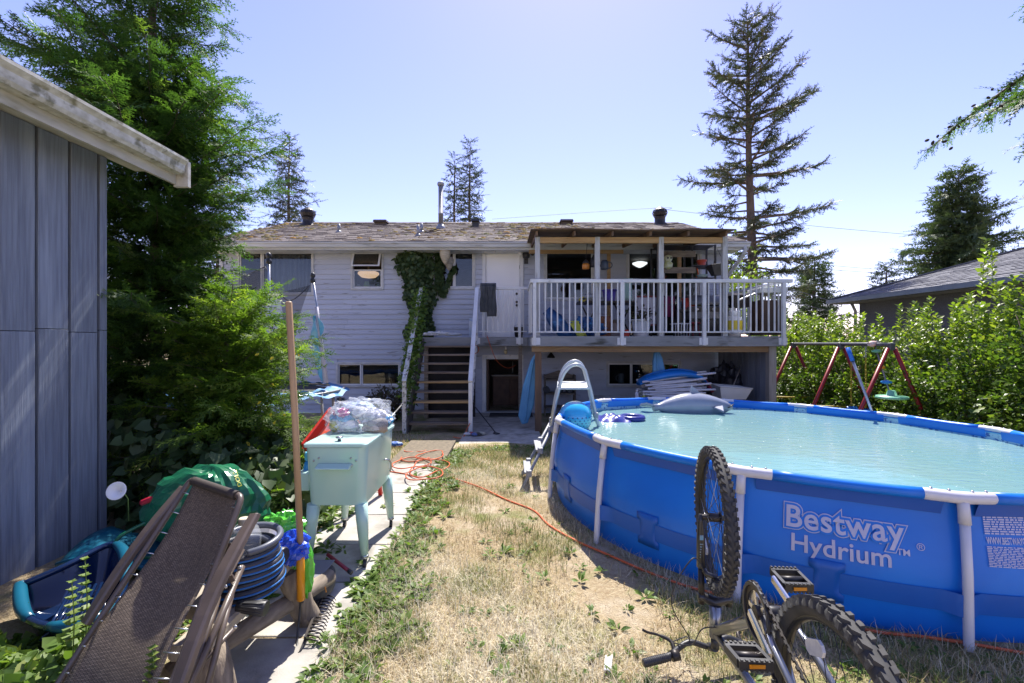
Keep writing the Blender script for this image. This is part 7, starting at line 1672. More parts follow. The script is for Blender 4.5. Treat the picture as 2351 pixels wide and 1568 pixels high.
# ------------------------------------------------------------ trampoline
def _tramp():
    c = Vector((-4.75,8.4,0)); R = 1.55; zt = .66; t = thing('trampoline', (c.x,c.y,-.2), 'old trampoline with torn blue padding and black safety net at left', 'trampoline')
    TW = _film(bpy.data.materials.new('torn_net'), (.012,.012,.016), .55, .7)
    ring = [c+Vector((R*math.cos(2*PI*k/40),R*math.sin(2*PI*k/40),zt)) for k in range(40)]
    mb = MB(); mb.tube(ring, .028, 8, closed=True); mb.build('ring', STEEL, t)
    mb = MB(); mb.lathe([(R-.25,zt-.02),(R-.25,zt-.015)], c, 40); mb.build('mat', pmat('tramp_mat',(.02,.02,.022),None,rough=.7), t)
    mb = MB(); mb.grid(lambda u,v: c+Vector(((R-.24+.34*v)*math.cos(u*2*PI),(R-.24+.34*v)*math.sin(u*2*PI),zt+.05+.03*math.sin(u*50)*v-.1*v*v+.02*math.sin(u*131))), 120, 5, False, True); mb.build('pad', pmat('pad_blue',(.06,.26,.5),(.04,.15,.36),9,.6,c3=(.45,.5,.5),s3=6,lo3=.58,hi3=.66), t)
    for k in range(6):
        a = 2*PI*k/6-.35; p = c+Vector((R*math.cos(a),R*math.sin(a),zt)); q = c+Vector((R*1.03*math.cos(a),R*1.03*math.sin(a),-.25)); mb = MB(); mb.tube([p,q], .024, 8); mb.build('leg', pmat('rusty_leg',(.25,.17,.13),(.35,.33,.32),6,.5), t)
        p2 = c+Vector((R*math.cos(a+.2),R*math.sin(a+.2),zt)); q2 = c+Vector((R*1.03*math.cos(a+.2),R*1.03*math.sin(a+.2),-.25)); mb = MB(); mb.tube([p2,q2], .024, 8); mb.tube([q,q2],.02,8); mb.build('leg', MATS['rusty_leg'], t)
    tops = [(617,592,7.55),(718,637,8.2)]; poles = []
    for i,(px,py,Y) in enumerate(tops):
        top = V(px,py,Y); a = math.atan2(Y-c.y, top.x-c.x); base = c+Vector((R*1.02*math.cos(a),R*1.02*math.sin(a),zt-.3))
        if i == 1: base = V(748,880,8.15)
        else: base = V(624,900,7.5)
        mb = MB(); mb.tube([base, base+(top-base)*.5+Vector((.02*i,0,0)), top], .021, 8); mb.build('net_pole', STEEL, t)
        mb = MB(); mb.lathe([(.03,-.1),(.045,-.09),(.045,-.03),(.03,-.02),(.03,.0),(.042,.02),(.045,.05),(.03,.08),(.01,.09)], top, 12); mb.build('pole_cap', BLACK, t); poles.append((base,top))
    # padding sleeve torn on the right pole
    base,top = poles[1]; d = top-base
    mb = MB(); mb.tube([base+d*.0,base+d*.3,base+d*.55,base+d*.72], [.05,.04,.036,.034], 10); mb.build('foam_sleeve', pmat('foam_lilac',(.52,.5,.58),(.45,.44,.52),9,.8), t)
    mb = MB(); mb.grid(lambda u,v: base+d*(.02+.62*v)+Vector((-.02-.10*u*math.sin(PI*v)-.03*u,-.05+.03*math.sin(v*20+u*3),.01*math.sin(v*31))), 6, 26); mb.build('torn_cover', pmat('torn_aqua',(.3,.58,.66),(.1,.4,.62),5,.6), t, solid=.004)
    mb = MB(); mb.grid(lambda u,v: base+d*(.45+.18*v)+Vector((.02+.09*u*(1-v)*v*4,-.04,-.02*u)), 5, 10); mb.build('torn_cover', MATS['torn_aqua'], t, solid=.004)
    # sagging safety net
    A = V(500,638,8.3); B = V(608,612,7.55); C_ = V(712,655,8.15)
    mb = MB(); mb.tube(spline([A, V(560,632,7.9), B],5), .008, 5); mb.tube(spline([B, V(640,668,7.7), V(668,690,7.9), C_],5), .008, 5); mb.build('net_rope', BLACK, t)
    def net(u,v):
        e = spline([A, V(560,634,7.9), B],10); p = e[min(len(e)-1,int(u*(len(e)-1)))]; q = c+Vector((R*math.cos(-2.2+u*1.1),R*math.sin(-2.2+u*1.1),zt)); return p.lerp(Vector((p.x,p.y,zt)), v)
    mb = MB(); mb.grid(net, 21, 10); mb.build('net', TW, t)
    E_ = [C_, V(690,720,8.0), V(676,800,7.9), V(690,885,7.9)]
    def net2(u,v): 
        ed = spline(E_,8); p = ed[min(len(ed)-1,int(v*(len(ed)-1)))]; q = V(640+10*math.sin(v*5),672+v*215,7.75); return q.lerp(p,u)
    mb = MB(); mb.grid(net2, 8, 25); mb.build('net', TW, t)
_tramp()
# ------------------------------------------------------------ cords
def _cords():
    OR = pmat('cord_orange', (.62,.12,.035), (.52,.1,.03), 9, .5)
    def gp(px,py,h=.012):
        Y = CAMZ*F/(py-784)
        for _ in range(4): x = (px-1175.5)/F*Y; Y = (CAMZ-ground(x,Y)-h)*F/(py-784)
        x = (px-1175.5)/F*Y; return Vector((x,Y,ground(x,Y)+h))
    pts = [gp(1040,1098),gp(1100,1118),gp(1165,1148),gp(1225,1172),gp(1260,1205),gp(1320,1240),gp(1400,1275),gp(1480,1310),gp(1560,1340),gp(1640,1362),gp(1740,1380),gp(1860,1412),gp(2000,1448),gp(2120,1462),gp(2240,1480),gp(2380,1505)]
    t = thing('extension_cord', pts[0], 'orange extension cord running across the dry lawn along the pool', 'cord')
    mb = MB(); mb.tube(spline(pts,8), .0085, 8); mb.build('cable', OR, t)
    c = MB(); e = pts[0]; c.tube([e-Vector((.06,0,0)),e], .014, 8); c.build('plug', OR, t)
    t = thing('cord_pile', gp(965,1060), 'tangled loops of orange extension cord piled on the concrete path', 'cord')
    loops = [((960,1050),.42,.35,.3),((985,1075),.36,.42,.9),((945,1068),.38,.3,1.7),((975,1095),.34,.25,2.4),((965,1035),.3,.5,3.0),((990,1055),.28,.35,4.0)]
    for i,((px,py),rx,ry,ph) in enumerate(loops):
        c = gp(px,py); mb = MB(); q = []
        for k in range(40):
            a = 2*PI*k/40; r = 1+.12*math.sin(3*a+ph)+.06*math.sin(5*a+ph*2); x = c.x+rx*.6*r*math.cos(a); y = c.y+ry*1.1*r*math.sin(a); q.append((x,y,ground(x,y)+.024+.01*i%3*.5+.012*abs(math.sin(2*a+ph))+.004*i))
        mb.tube(q, .0075, 6, closed=True); mb.build('loop', OR, t)
    mb = MB(); mb.tube(spline([gp(892,1082),gp(930,1088),gp(970,1100),gp(1040,1098)],6), .0075, 6); mb.build('tail', OR, t)
    t = thing('thin_orange_cord', V(1075,990,8.9), 'thin orange cord climbing the foot of the stairs to the landing', 'cord')
    mb = MB(); mb.tube(spline([V(1040,1003,8.6),V(1062,1005,8.6),V(1072,985,8.8),V(1079,972,8.95)],6), .009, 6); mb.build('lower_run', OR, t)
    mb = MB(); mb.tube(spline([V(1118,770,10.6),V(1128,800,10.65),V(1142,830,10.8),V(1165,845,11.0),V(1185,838,11.2)],6), .007, 6); mb.tube(spline([V(1090,802,10.0)+Vector((.09*math.cos(a),0,.09*math.sin(a))) for a in [i*.7 for i in range(19)]],3), .007, 6); mb.build('upper_run', OR, t)
_cords()
# ------------------------------------------------------------ under the deck
def _under():
    LB = pmat('tarp_lightblue', (.12,.36,.6), (.09,.28,.5), 3, .55)
    def board(name, pts, Y, lab, catn, th=.07):
        t = thing(name, V(pts[0][0],pts[0][1],Y), lab, catn); mb = MB(); mb.prism([V(x,y,Y) for x,y in pts], (0,th,0)); o = mb.build('shell', LB, t, bevel=.03)
        mb = MB(); m = len(pts)//2; a = (V(pts[0][0],pts[0][1],Y)+V(pts[-1][0],pts[-1][1],Y))/2; b = (V(pts[m-1][0],pts[m-1][1],Y)+V(pts[m][0],pts[m][1],Y))/2
        mb.tube(spline([a.lerp(b,.06)-Vector((0,.012,0)), a.lerp(b,.5)-Vector((.02,.012,0)), b.lerp(a,.06)-Vector((0,.012,0))],6), .02, 8); mb.build('fold', LB, t); return t
    board('folded_parasol', [(1236,800),(1233,860),(1226,930),(1212,972),(1198,975),(1190,955),(1200,890),(1218,830)], 9.45, 'tall pale blue covered parasol leaning by the basement door', 'parasol', .14)
    board('blue_float', [(1504,800),(1500,830),(1500,880),(1530,880),(1528,850),(1522,822),(1513,803)], 9.5, 'pale blue pointed float standing above the stacked chairs', 'float', .1)
    # stack of white garden chairs: five folded frames and a blue cushion on top
    base = V(1550,915,9.3); WH = pmat('chair_white', (.62,.62,.68), (.52,.52,.58), 5, .4)
    labs = ['topmost white folded garden chair under the blue cushion','second white folded garden chair from the top of the stack','middle white folded garden chair in the stack','fourth white folded garden chair down the stack','lowest white folded garden chair in the stack','white folded garden chair bottom on the pallet']
    for k in range(6):
        py = 868+k*9; z = V(1550,py,9.3).z; x0 = V(1468+6*(k%3),0,9.3).x; x1 = V(1632-10*((k*2)%3),0,9.3).x; tilt = (.12,.1,.07,.03,-.03,-.01)[k]
        t = thing('folded_chair', (x0,9.3,z), labs[k], 'chair', 'folded white garden chairs stacked under the deck')
        for dy in (-.22,.22):
            mb = MB(); mb.tube(spline([(x0,9.3+dy,z-tilt*.5),(x0+.4,9.3+dy,z-.01),(x0+.9,9.3+dy,z+tilt*.5),(x1,9.3+dy,z+tilt)],4), .022, 8); mb.build('side_rail', WH, t)
            mb = MB(); mb.tube([(x0+.15,9.3+dy,z-.04-tilt*.3),(x1-.2,9.3+dy,z-.05+tilt*.4)], .02, 8); mb.build('leg', WH, t)
        mb = MB(); mb.box((x0+.1,9.1,z-.012),(x1-.25,9.5,z+.008)); mb.build('slatted_seat', pmat('sling_grey',(.3,.31,.36),None,rough=.6), t)
    t = thing('blue_cushion', V(1550,862,9.3), 'bright blue inflatable mattress draped over the stacked white chairs', 'mattress')
    top = [(1465,876),(1480,866),(1520,856),(1560,852),(1600,858),(1618,872)]
    mb = MB(); 
    def cu(u,v):
        e = spline([V(x,y,9.3) for x,y in top],8); p = e[min(len(e)-1,int(u*(len(e)-1)))]; a = v*2*PI; r = .09*math.sin(PI*min(.97,max(.03,u)))**.5
        return p+Vector((0,.3*math.cos(a)*(.5+.5*math.sin(PI*u)), r*math.sin(a)-.05))
    mb.grid(lambda u,v: cu(v,u), 14, 30, True, True); mb.build('cushion_body', pmat('cushion_blue',(.015,.2,.6),(.01,.16,.5),3,.35), t)
    mb = MB(); mb.tube([cu(.2+.06*i,.25)+Vector((0,0,.004)) for i in range(11)], .012, 6); mb.build('seam', MATS['cushion_blue'], t)
    t = thing('pallet', (V(1550,918,9.3).x,9.3,-.27), 'low wooden platform under the stacked chairs', 'platform')
    z = V(1550,922,9.3).z
    for k in range(4): mb = MB(); mb.box((V(1455,0,9.3).x,9.0+k*.17,z-.03),(V(1640,0,9.3).x,9.13+k*.17,z)); mb.build('board', OLDWOOD, t)
    for x in (1470,1620): mb = MB(); X = V(x,0,9.3).x; mb.box((X-.05,9.05,-.3),(X+.05,9.6,z-.032)); mb.build('leg', OLDWOOD, t)
    for px,lab,h,colr in ((1462,'white spray can on the left end of the low platform',.2,(.5,.5,.55)),(1478,'yellow-green can beside the stacked chairs',.13,(.35,.38,.05))):
        b = V(px,0,9.1); b.z = z+.0; t = thing('spray_can', b, lab, 'can'); mb = MB(); mb.lathe([(.035,0),(.038,.01),(.038,h),(.02,h+.02)], b, 12); mb.build('can_body', pmat('can%d'%px,colr,None,rough=.35), t); mb = MB(); mb.lathe([(.02,h+.02),(.022,h+.06),(.012,h+.065)], b, 10); mb.build('cap', CLEANWHITE, t)
    # white tub with rim
    a = V(1640,888,9.6); b = V(1712,912,9.6); t = thing('laundry_tub', (a.x,9.6,b.z), 'white plastic laundry tub under the deck beside the board wall', 'tub')
    x0,x1,z1,z0 = a.x,b.x,V(0,884,9.6).z,V(0,914,9.6).z
    mb = MB(); mb.add([(x0+.06,9.4,z0),(x1-.1,9.4,z0),(x1-.1,9.8,z0),(x0+.06,9.8,z0),(x0,9.33,z1),(x1,9.33,z1-.05),(x1,9.87,z1-.05),(x0,9.87,z1)],[(0,3,2,1),(0,1,5,4),(1,2,6,5),(2,3,7,6),(3,0,4,7)]); mb.build('tub_body', CLEANWHITE, t, bevel=.02, solid=.01)
    mb = MB(); mb.tube([(x0,9.33,z1),(x1,9.33,z1-.05),(x1,9.87,z1-.05),(x0,9.87,z1)], .018, 6, closed=True); mb.build('rim', CLEANWHITE, t)
    mb = MB(); mb.box((x0+.1,9.42,-.3),(x1-.15,9.8,z0-.004)); mb.build('stand', OLDWOOD, t)
    # broom stick against the board wall, dark heap, maroon tube
    p,q = V(1683,888,9.9),V(1705,830,10.4); t = thing('broom', p, 'pale broom stick leaning on the board wall under the deck', 'broom'); mb = MB(); mb.tube([Vector((p.x-.05,p.y,-.1)),p,q], .012, 7); mb.build('stick', pmat('stick_pale',(.4,.36,.33),None,rough=.6), t); mb = MB(); mb.box((p.x-.2,p.y-.03,-.28),(p.x+.1,p.y+.03,-.1)); mb.build('bristles', DARKMETAL, t)
    c = V(1670,872,10.6); t = thing('dark_heap', (c.x,c.y,-.27), 'dark tarp-covered heap in the corner under the deck', 'heap'); crumple((c.x,c.y,.35), (.5,.4,.65), 51, 20, rough=.2).build('cover', pmat('tarp_black',(.012,.013,.018),(.02,.02,.03),4,.5), t); mb = MB(); mb.tube([c+Vector((-.3,-.3,-.2)),c+Vector((.2,-.4,-.3))], .02, 6); mb.build('strap', BLACK, t)
    t = thing('maroon_tube', V(1632,885,9.35), 'dark red rolled mat leaning against the stacked chairs', 'mat'); mb = MB(); mb.tube([V(1616,868,9.2),V(1636,900,9.2)], .035, 10); mb.build('roll', pmat('maroon',(.2,.02,.05),None,rough=.6), t); mb = MB(); mb.tube([V(1624,880,9.2),V(1627,885,9.2)], .038, 10); mb.build('band', BLACK, t)
    # dumbbell rack
    c = V(1285,905,11.2); t = thing('dumbbell_rack', (c.x,11.2,-.25), 'dark wooden rack of dumbbells against the basement wall', 'rack')
    for zz in (-.05,.28,.62): mb = MB(); mb.box((c.x-.38,11.05,zz),(c.x+.38,11.4,zz+.03)); mb.build('shelf', OLDWOOD, t)
    for s in (-.38,.35): mb = MB(); mb.box((c.x+s,11.05,-.25),(c.x+s+.03,11.4,.75)); mb.build('upright', OLDWOOD, t)
    mb = MB(); mb.prism([(c.x-.38,11.41,.65),(c.x+.38,11.41,.65),(c.x+.38,11.41,.72),(c.x,11.41,.85),(c.x-.38,11.41,.72)], (0,.02,0)); mb.build('back_board', OLDWOOD, t)
    for k,px in enumerate((1255,1285,1308)):
        b = V(px,0,11.1); d = thing('dumbbell', (b.x,11.15,.31), ('left','middle','right')[k]+' black dumbbell on the wooden rack', 'dumbbell', 'dumbbells on the rack')
        mb = MB(); mb.tube([(b.x,11.05,.39),(b.x,11.35,.39)], .018, 8); mb.build('bar', STEEL, d)
        for y in (11.06,11.28): mb = MB(); mb.lathe([(.07,-.03),(.085,-.02),(.085,.02),(.07,.03)], (b.x,y,.39), 8, axis=(0,1,0)); mb.build('weight', BLACK, d)
    # black broom by the stairs
    p,q = V(1108,945,9.6),V(1140,996,8.9); t = thing('push_broom', q, 'black broom lying by the foot of the stairs', 'broom'); mb = MB(); mb.tube([V(1078,918,10.2),q], .012, 7); mb.build('stick', BLACK, t); mb = MB(); mb.tube([q+Vector((-.05,.02,.01)),q+Vector((.02,-.05,-.03))], [.03,.07], 8); mb.build('bristles', BLACK, t)
    mb = MB(); mb.box((-.55,10.9,-.234),(.5,11.5,-.222)); single('door_mat', mb, pmat('mat_dark',(.03,.03,.035),(.05,.05,.05),20,.9), 'dark door mat in front of the basement door', 'mat', bevel=.003)
    c = V(1085,1000,8.7); t = thing('litter_pile', c, 'small pile of litter and torn packets at the foot of the stairs', 'litter')
    for k in range(5): crumple(c+Vector((.07*k-.1,.05*math.sin(k*2),.03)), (.06,.05,.03), 60+k, 8, rough=.3).build('scrap', pmat('scrap%d'%k, ((.5,.5,.52),(.3,.05,.05),(.1,.15,.35),(.05,.05,.05),(.4,.38,.3))[k], None, rough=.5), t)
    p = V(905,985,7.9); q = V(922,930,8.4); t = thing('metal_pole', p, 'thin grey pole leaning on the stairs behind the mint cooler', 'pole'); mb = MB(); mb.tube([V(885,972,7.6),q], .014, 7); mb.build('shaft', STEEL, t); mb = MB(); mb.tube([q,q+(q-p)*.06], .017, 7); mb.build('end_cap', BLACK, t)
    c = V(905,995,7.5); c.z = ground(c.x,c.y)+.03; t = thing('blue_shoe', c, 'bright blue sandal with red edge on the ground behind the cooler', 'shoe'); crumple(c+Vector((0,0,.03)), (.14,.07,.045), 71, 10, rough=.15).build('upper', pmat('shoe_blue',(.02,.1,.35),None,rough=.5), t); mb = MB(); mb.box((c.x-.13,c.y-.06,c.z-.005),(c.x+.13,c.y+.06,c.z+.012)); mb.build('sole', pmat('shoe_red',(.35,.03,.08),None,rough=.5), t)
    x = wx(1430); mb = MB(); k = thing('kettle', (x-.05,WY+.2,OPEN['b2'][2]+.06), 'pale jug standing inside the right basement window', 'jug'); b = Vector((x+.0,WY+.2,OPEN['b2'][2]+.06)); mb.lathe([(.08,0),(.085,.02),(.065,.2),(.07,.24)], b, 14); mb.build('jug_body', pmat('jug_pale',(.35,.36,.34),None,rough=.4), k); mb = MB(); mb.tube(bez(b+Vector((-.065,0,.2)),b+Vector((-.15,0,.2)),b+Vector((-.15,0,.06)),b+Vector((-.075,0,.05)),8), .01, 6); mb.build('handle', MATS['jug_pale'], k)
_under()
# ------------------------------------------------------------ things on the deck and landing
def _deckstuff():
    Z = DECKZ+.002
    def pot(name, px, w, h, Y, colr, lab, catn, z=Z, taper=.75, rimw=1.08):
        b = V(px,0,Y); b.z = z; t = thing(name, b, lab, catn); mb = MB(); mb.lathe([(w*taper,0),(w*taper,.01),(w,h),(w*.92,h),(w*.85,h-.03)], b, 16); mb.build('pot_body', pmat(name+'_c%d'%px,colr,tuple(c*.8 for c in colr),5,.5), t); mb = MB(); mb.lathe([(w*1.0,h-.03),(w*rimw,h-.028),(w*rimw,h+.004),(w*.95,h+.004)], b, 16, cap=False); mb.build('rim', MATS[name+'_c%d'%px], t); return t
    TARP = pmat('tarp_blue', (.02,.09,.26), (.015,.06,.18), 5, .4, c3=(.05,.18,.4), s3=6, lo3=.55, hi3=.62)
    c = V(1285,745,9.75); t = thing('tarp_bundle', (c.x,c.y,Z), 'leaning bundle wrapped in blue tarp on the deck behind the left railing', 'tarp bundle')
    mb = MB(); mb.tube([V(1254,712,9.6),V(1275,735,9.6),V(1298,765,9.6),V(1310,778,9.6)], [.1,.17,.16,.08], 9); mb.build('tarp_roll', TARP, t); crumple(V(1350,757,9.7), (.36,.25,.24), 81, 18, rough=.3).build('tarp_heap', TARP, t)
    t = thing('yellow_cloth', V(1330,755,9.4), 'lime yellow cloth draped over the blue tarp heap on the deck', 'cloth'); mb = MB(); mb.grid(lambda u,v: V(1305+v*22+u*24,738+v*36+4*math.sin(u*7),9.38+.05*math.sin(u*5+v*3)), 9, 12); mb.build('cloth', pmat('lime_cloth',(.45,.5,.08),None,rough=.8), t, solid=.006); mb = MB(); mb.tube([V(1306,738,9.36),V(1330,738,9.36)], .012, 6); mb.build('hem', MATS['lime_cloth'], t)
    b = V(1384,0,9.7); t = thing('rusty_bin', (b.x,9.7,Z), 'rust brown square metal bin on the deck behind the railing', 'bin'); mb = MB(); mb.box((b.x-.14,9.56,Z),(b.x+.14,9.84,V(0,710+19,9.7).z)); mb.build('bin_body', pmat('rust_brown',(.26,.1,.05),(.16,.06,.03),9,.8,c3=(.35,.2,.12),s3=14,lo3=.55,hi3=.65), t, bevel=.01); mb = MB(); z = V(0,729,9.7).z; mb.box((b.x-.15,9.55,z+.001),(b.x+.15,9.85,z+.02)); mb.build('lid', MATS['rust_brown'], t)
    b = V(1406,0,9.9); t = thing('cardboard_box', (b.x,9.9,Z), 'pale cardboard box on the deck next to the rusty bin', 'box'); mb = MB(); mb.box((b.x-.05,9.8,Z),(b.x+.22,10.1,Z+.3)); mb.build('carton', pmat('carton',(.3,.25,.24),None,rough=.8), t); mb = MB(); mb.prism([(b.x-.05,9.8,Z+.3),(b.x+.22,9.8,Z+.3),(b.x+.24,9.68,Z+.36),(b.x-.03,9.68,Z+.36)], (0,0,.006)); mb.build('flap', MATS['carton'], t)
    pot('red_pot', 1436, .1, .14, 9.4, (.5,.04,.02), 'small red-orange pot at the foot of the deck railing', 'pot')
    t = pot('white_bucket', 1472, .2, .36, 9.5, (.62,.63,.64), 'white plastic bucket planter behind the middle of the railing', 'bucket')
    P = RNG.normal(size=(120,3))*np.array([.12,.1,.08])+np.array([0,0,.42]); leafcloud(P, rdir(120)+np.array([0,0,.4]), .1+.05*RNG.random(120), LONG, MATS['dry_leaf'], 'withered_plant', t)['kind'] = 'stuff'
    # grey table with lid, purple basket
    a,bb = V(1325,0,10.4),V(1455,0,10.4); zt = V(0,693,10.4).z; t = thing('deck_table', ((a.x+bb.x)/2,10.4,Z), 'dark folding table against the house wall on the deck', 'table')
    mb = MB(); mb.box((a.x,10.1,zt-.05),(bb.x,10.75,zt)); mb.build('table_top', DARKMETAL, t, bevel=.01)
    for x in (a.x+.25,bb.x-.3):
        for s in (-1,1): mb = MB(); mb.tube([(x-.2*s,10.2,zt-.05),(x+.2*s,10.2,Z)], .018, 7); mb.build('leg', DARKMETAL, t)
    b = V(1357,0,10.25); b.z = zt; t = thing('pot_lid', b, 'pale grey oval roaster with lid on the dark deck table', 'roaster'); mb = MB(); mb.lathe([(.2,.0),(.23,.06),(.26,.065),(.25,.08)], b, 24); mb.build('pan', pmat('roaster_grey',(.35,.36,.38),None,rough=.35), t); mb = MB(); mb.lathe([(.25,.082),(.2,.13),(.1,.17),(.03,.18)], b, 24); mb.build('lid', pmat('roaster_grey',(1,1,1)), t)
    pot('purple_bin', 1399, .16, .26, 10.3, (.09,.06,.32), 'purple ribbed waste bin on the dark deck table', 'bin', z=zt)
    b = V(1337,0,10.15); b.z = zt+.03; t = thing('yellow_can', b, 'yellow can lying at the left end of the deck table', 'can'); mb = MB(); mb.lathe([(.05,-.08),(.055,-.07),(.055,.07),(.05,.08)], b, 12, axis=(.3,-1,.1)); mb.build('can_body', pmat('can_yellow',(.6,.5,.03),None,rough=.4), t); mb = MB(); mb.lathe([(.03,.08),(.03,.1)], b, 10, axis=(.3,-1,.1)); mb.build('cap', BLACK, t)
    t = thing('mint_cloth', V(1445,660,10.2), 'pale mint cloth hanging beside the patio door', 'cloth'); mb = MB(); mb.grid(lambda u,v: V(1434+u*16+v*3*math.sin(u*9),640+v*50,10.2+.04*math.sin(u*12)), 12, 8); mb.build('cloth', pmat('cloth_mint',(.4,.55,.52),None,rough=.8), t, solid=.005); mb = MB(); mb.tube([V(1433,640,10.2),V(1452,640,10.2)], .01, 6); mb.build('hem', MATS['cloth_mint'], t)
    # red framed whiteboard easel
    t = thing('red_easel', (V(1490,0,10.2).x,10.2,Z), 'child easel with white board and dark red frame on the deck', 'easel'); x0,x1 = V(1460,0,10.2).x,V(1512,0,10.2).x; z0,z1 = V(0,745,10.2).z,V(0,682,10.2).z
    mb = MB(); mb.box((x0,10.19,z0),(x1,10.21,z1)); mb.build('board', pmat('board_white',(.45,.44,.5),None,rough=.4), t)
    RF = pmat('frame_red', (.16,.012,.02), None, rough=.4); frame(t, x0-.03, x1+.03, z0-.03, z1+.03, .04, 10.17, 10.188, RF, 'frame')
    for x in (x0,x1): mb = MB(); mb.box((x-.02,10.215,Z),(x+.02,10.245,z1+.03)); mb.build('leg', RF, t)
    t = thing('maroon_towel', V(1540,690,10.1), 'maroon towel hanging behind the railing right of the easel', 'towel'); mb = MB(); mb.grid(lambda u,v: V(1525+u*24,680+v*48,10.1+.03*math.sin(u*14)), 12, 6); mb.build('cloth', pmat('towel_maroon',(.15,.01,.06),None,rough=.9), t, solid=.008); mb = MB(); mb.tube([V(1523,680,10.1),V(1551,680,10.1)], .014, 6); mb.build('hanger', BLACK, t)
    # dark bench with red pot
    a,bb = V(1550,0,10.0),V(1625,0,10.0); z = V(0,712,10.0).z; t = thing('deck_bench', ((a.x+bb.x)/2,10,Z), 'dark low table carrying a red pot behind the railing', 'table'); mb = MB(); mb.box((a.x,9.8,z-.04),(bb.x,10.2,z)); mb.build('table_top', DARKMETAL, t)
    for x in (a.x+.04,bb.x-.04): mb = MB(); mb.box((x-.02,9.82,Z),(x+.02,10.18,z-.041)); mb.build('leg', DARKMETAL, t)
    pot('red_planter', 1583, .16, .25, 10.0, (.5,.05,.03), 'red flared planter on the dark low table on the deck', 'planter', z=z+.002)
    for k,(px,colr,lab) in enumerate(((1560,(.1,.12,.16),'dark bottle left of the red planter'),(1606,(.2,.25,.05),'olive bottle right of the red planter'))):
        b = V(px,0,9.95); b.z = z+.002; t = thing('bottle', b, lab, 'bottle'); mb = MB(); mb.lathe([(.04,0),(.042,.01),(.042,.15),(.018,.2),(.018,.25)], b, 12); mb.build('bottle_body', pmat('bot%d'%k,colr,None,rough=.3), t); mb = MB(); mb.lathe([(.02,.25),(.02,.28)], b, 10); mb.build('cap', BLACK, t)
    b = V(1560,0,9.7); t = thing('milk_crate', (b.x,9.7,Z), 'white wire basket on the deck floor behind the railing', 'basket'); mb = MB(); mb.box((b.x-.14,9.55,Z),(b.x+.16,9.85,Z+.02)); mb.build('base', CLEANWHITE, t)
    for k in range(6): mb = MB(); x = b.x-.14+k*.06; mb.tube([(x,9.55,Z+.02),(x,9.53,Z+.28)], .008, 5); mb.build('wire', CLEANWHITE, t)
    mb = MB(); mb.tube([(b.x-.15,9.53,Z+.28),(b.x+.17,9.53,Z+.28),(b.x+.17,9.86,Z+.28),(b.x-.15,9.86,Z+.28)], .01, 6, closed=True); mb.build('rim', CLEANWHITE, t)
    b = V(1593,0,9.8); t = thing('red_stool', (b.x,9.8,Z), 'dark red stool under the low table on the deck', 'stool'); mb = MB(); mb.lathe([(.13,.28),(.14,.3),(.12,.32)], (b.x,9.8,Z), 14); mb.build('seat', RF, t)
    for k in range(3): a_ = k*2.1; mb = MB(); mb.tube([(b.x+.08*math.cos(a_),9.8+.08*math.sin(a_),Z+.28),(b.x+.14*math.cos(a_),9.8+.14*math.sin(a_),Z)], .014, 6); mb.build('leg', RF, t)
    # black shelf rack with what hangs on it
    xs = [V(p,0,10.3).x for p in (1503,1581,1633)]; t = thing('shelf_rack', (xs[1],10.3,Z), 'tall black metal shelf rack under the porch roof', 'shelf rack')
    for x in xs:
        for y in (10.1,10.55): mb = MB(); mb.box((x-.018,y-.018,Z),(x+.018,y+.018,V(0,566,10.3).z)); mb.build('upright', BLACK, t)
    for x0,x1,py in ((xs[1],xs[2],612),(xs[1],xs[2],640),(xs[0],xs[2],567),(xs[0],xs[2],700)):
        z = V(0,py,10.3).z; mb = MB(); mb.box((x0+.02,10.08,z-.02),(x1-.02,10.57,z)); mb.build('shelf', BLACK, t)
    for py in (583,620): z = V(0,py,10.05).z; mb = MB(); mb.box((xs[0]-.02,10.03,z-.07),(xs[1]+.05,10.06,z+.06)); mb.build('cross_plank', OLDWOOD, t)
    b = V(1610,0,10.3); pot('orange_pot', 1611, .1, .14, 10.3, (.6,.1,.06), 'coral red pot on the upper shelf of the black rack', 'pot', z=V(0,612,10.3).z+.002)
    b = V(1603,640,10.25); t = thing('orange_spade', b, 'bright orange toy spade on the middle shelf of the rack', 'toy'); mb = MB(); mb.prism([b+Vector((-.05,0,.02)),b+Vector((.06,0,.02)),b+Vector((.0,0,.14))], (0,.02,0)); mb.build('blade', pmat('spade_orange',(.75,.13,.02),None,rough=.4), t); mb = MB(); mb.tube([b+Vector((0,0.01,.13)),b+Vector((-.02,.01,.24))], .014, 7); mb.build('handle', MATS['spade_orange'], t)
    b = V(1612,636,10.2); t = thing('glass_bowl', b, 'pale glass bowl on the middle shelf of the rack', 'bowl'); mb = MB(); mb.lathe([(.05,-.03),(.1,0),(.13,.05),(.12,.052)], b, 16); mb.build('bowl', pmat('glass_pale',(.3,.4,.43),None,rough=.15), t); mb = MB(); mb.lathe([(.05,-.035),(.055,-.03)], b, 14); mb.build('foot', MATS['glass_pale'], t)
    # ghost-white owl ornament hanging
    b = V(1534,601,9.95); t = thing('owl_ornament', b, 'white owl wind ornament hanging from the rack plank', 'ornament'); OW = pmat('owl_white',(.55,.58,.5),(.4,.45,.2),12,.5)
    mb = MB(); mb.lathe([(.02,-.16),(.09,-.12),(.1,-.04),(.06,.0),(.09,.06),(.08,.12),(.02,.15)], b, 16); mb.build('body', OW, t); mb = MB()
    for s in (-.035,.035): mb.lathe([(.022,0),(.022,.006)], b+Vector((s,-.085,.07)), 10, axis=(0,-1,0))
    mb.build('eye', BLACK, t); mb = MB(); mb.tube([b+Vector((0,0,.15)),b+Vector((0,.05,.25))], .004, 5); mb.build('string', BLACK, t)
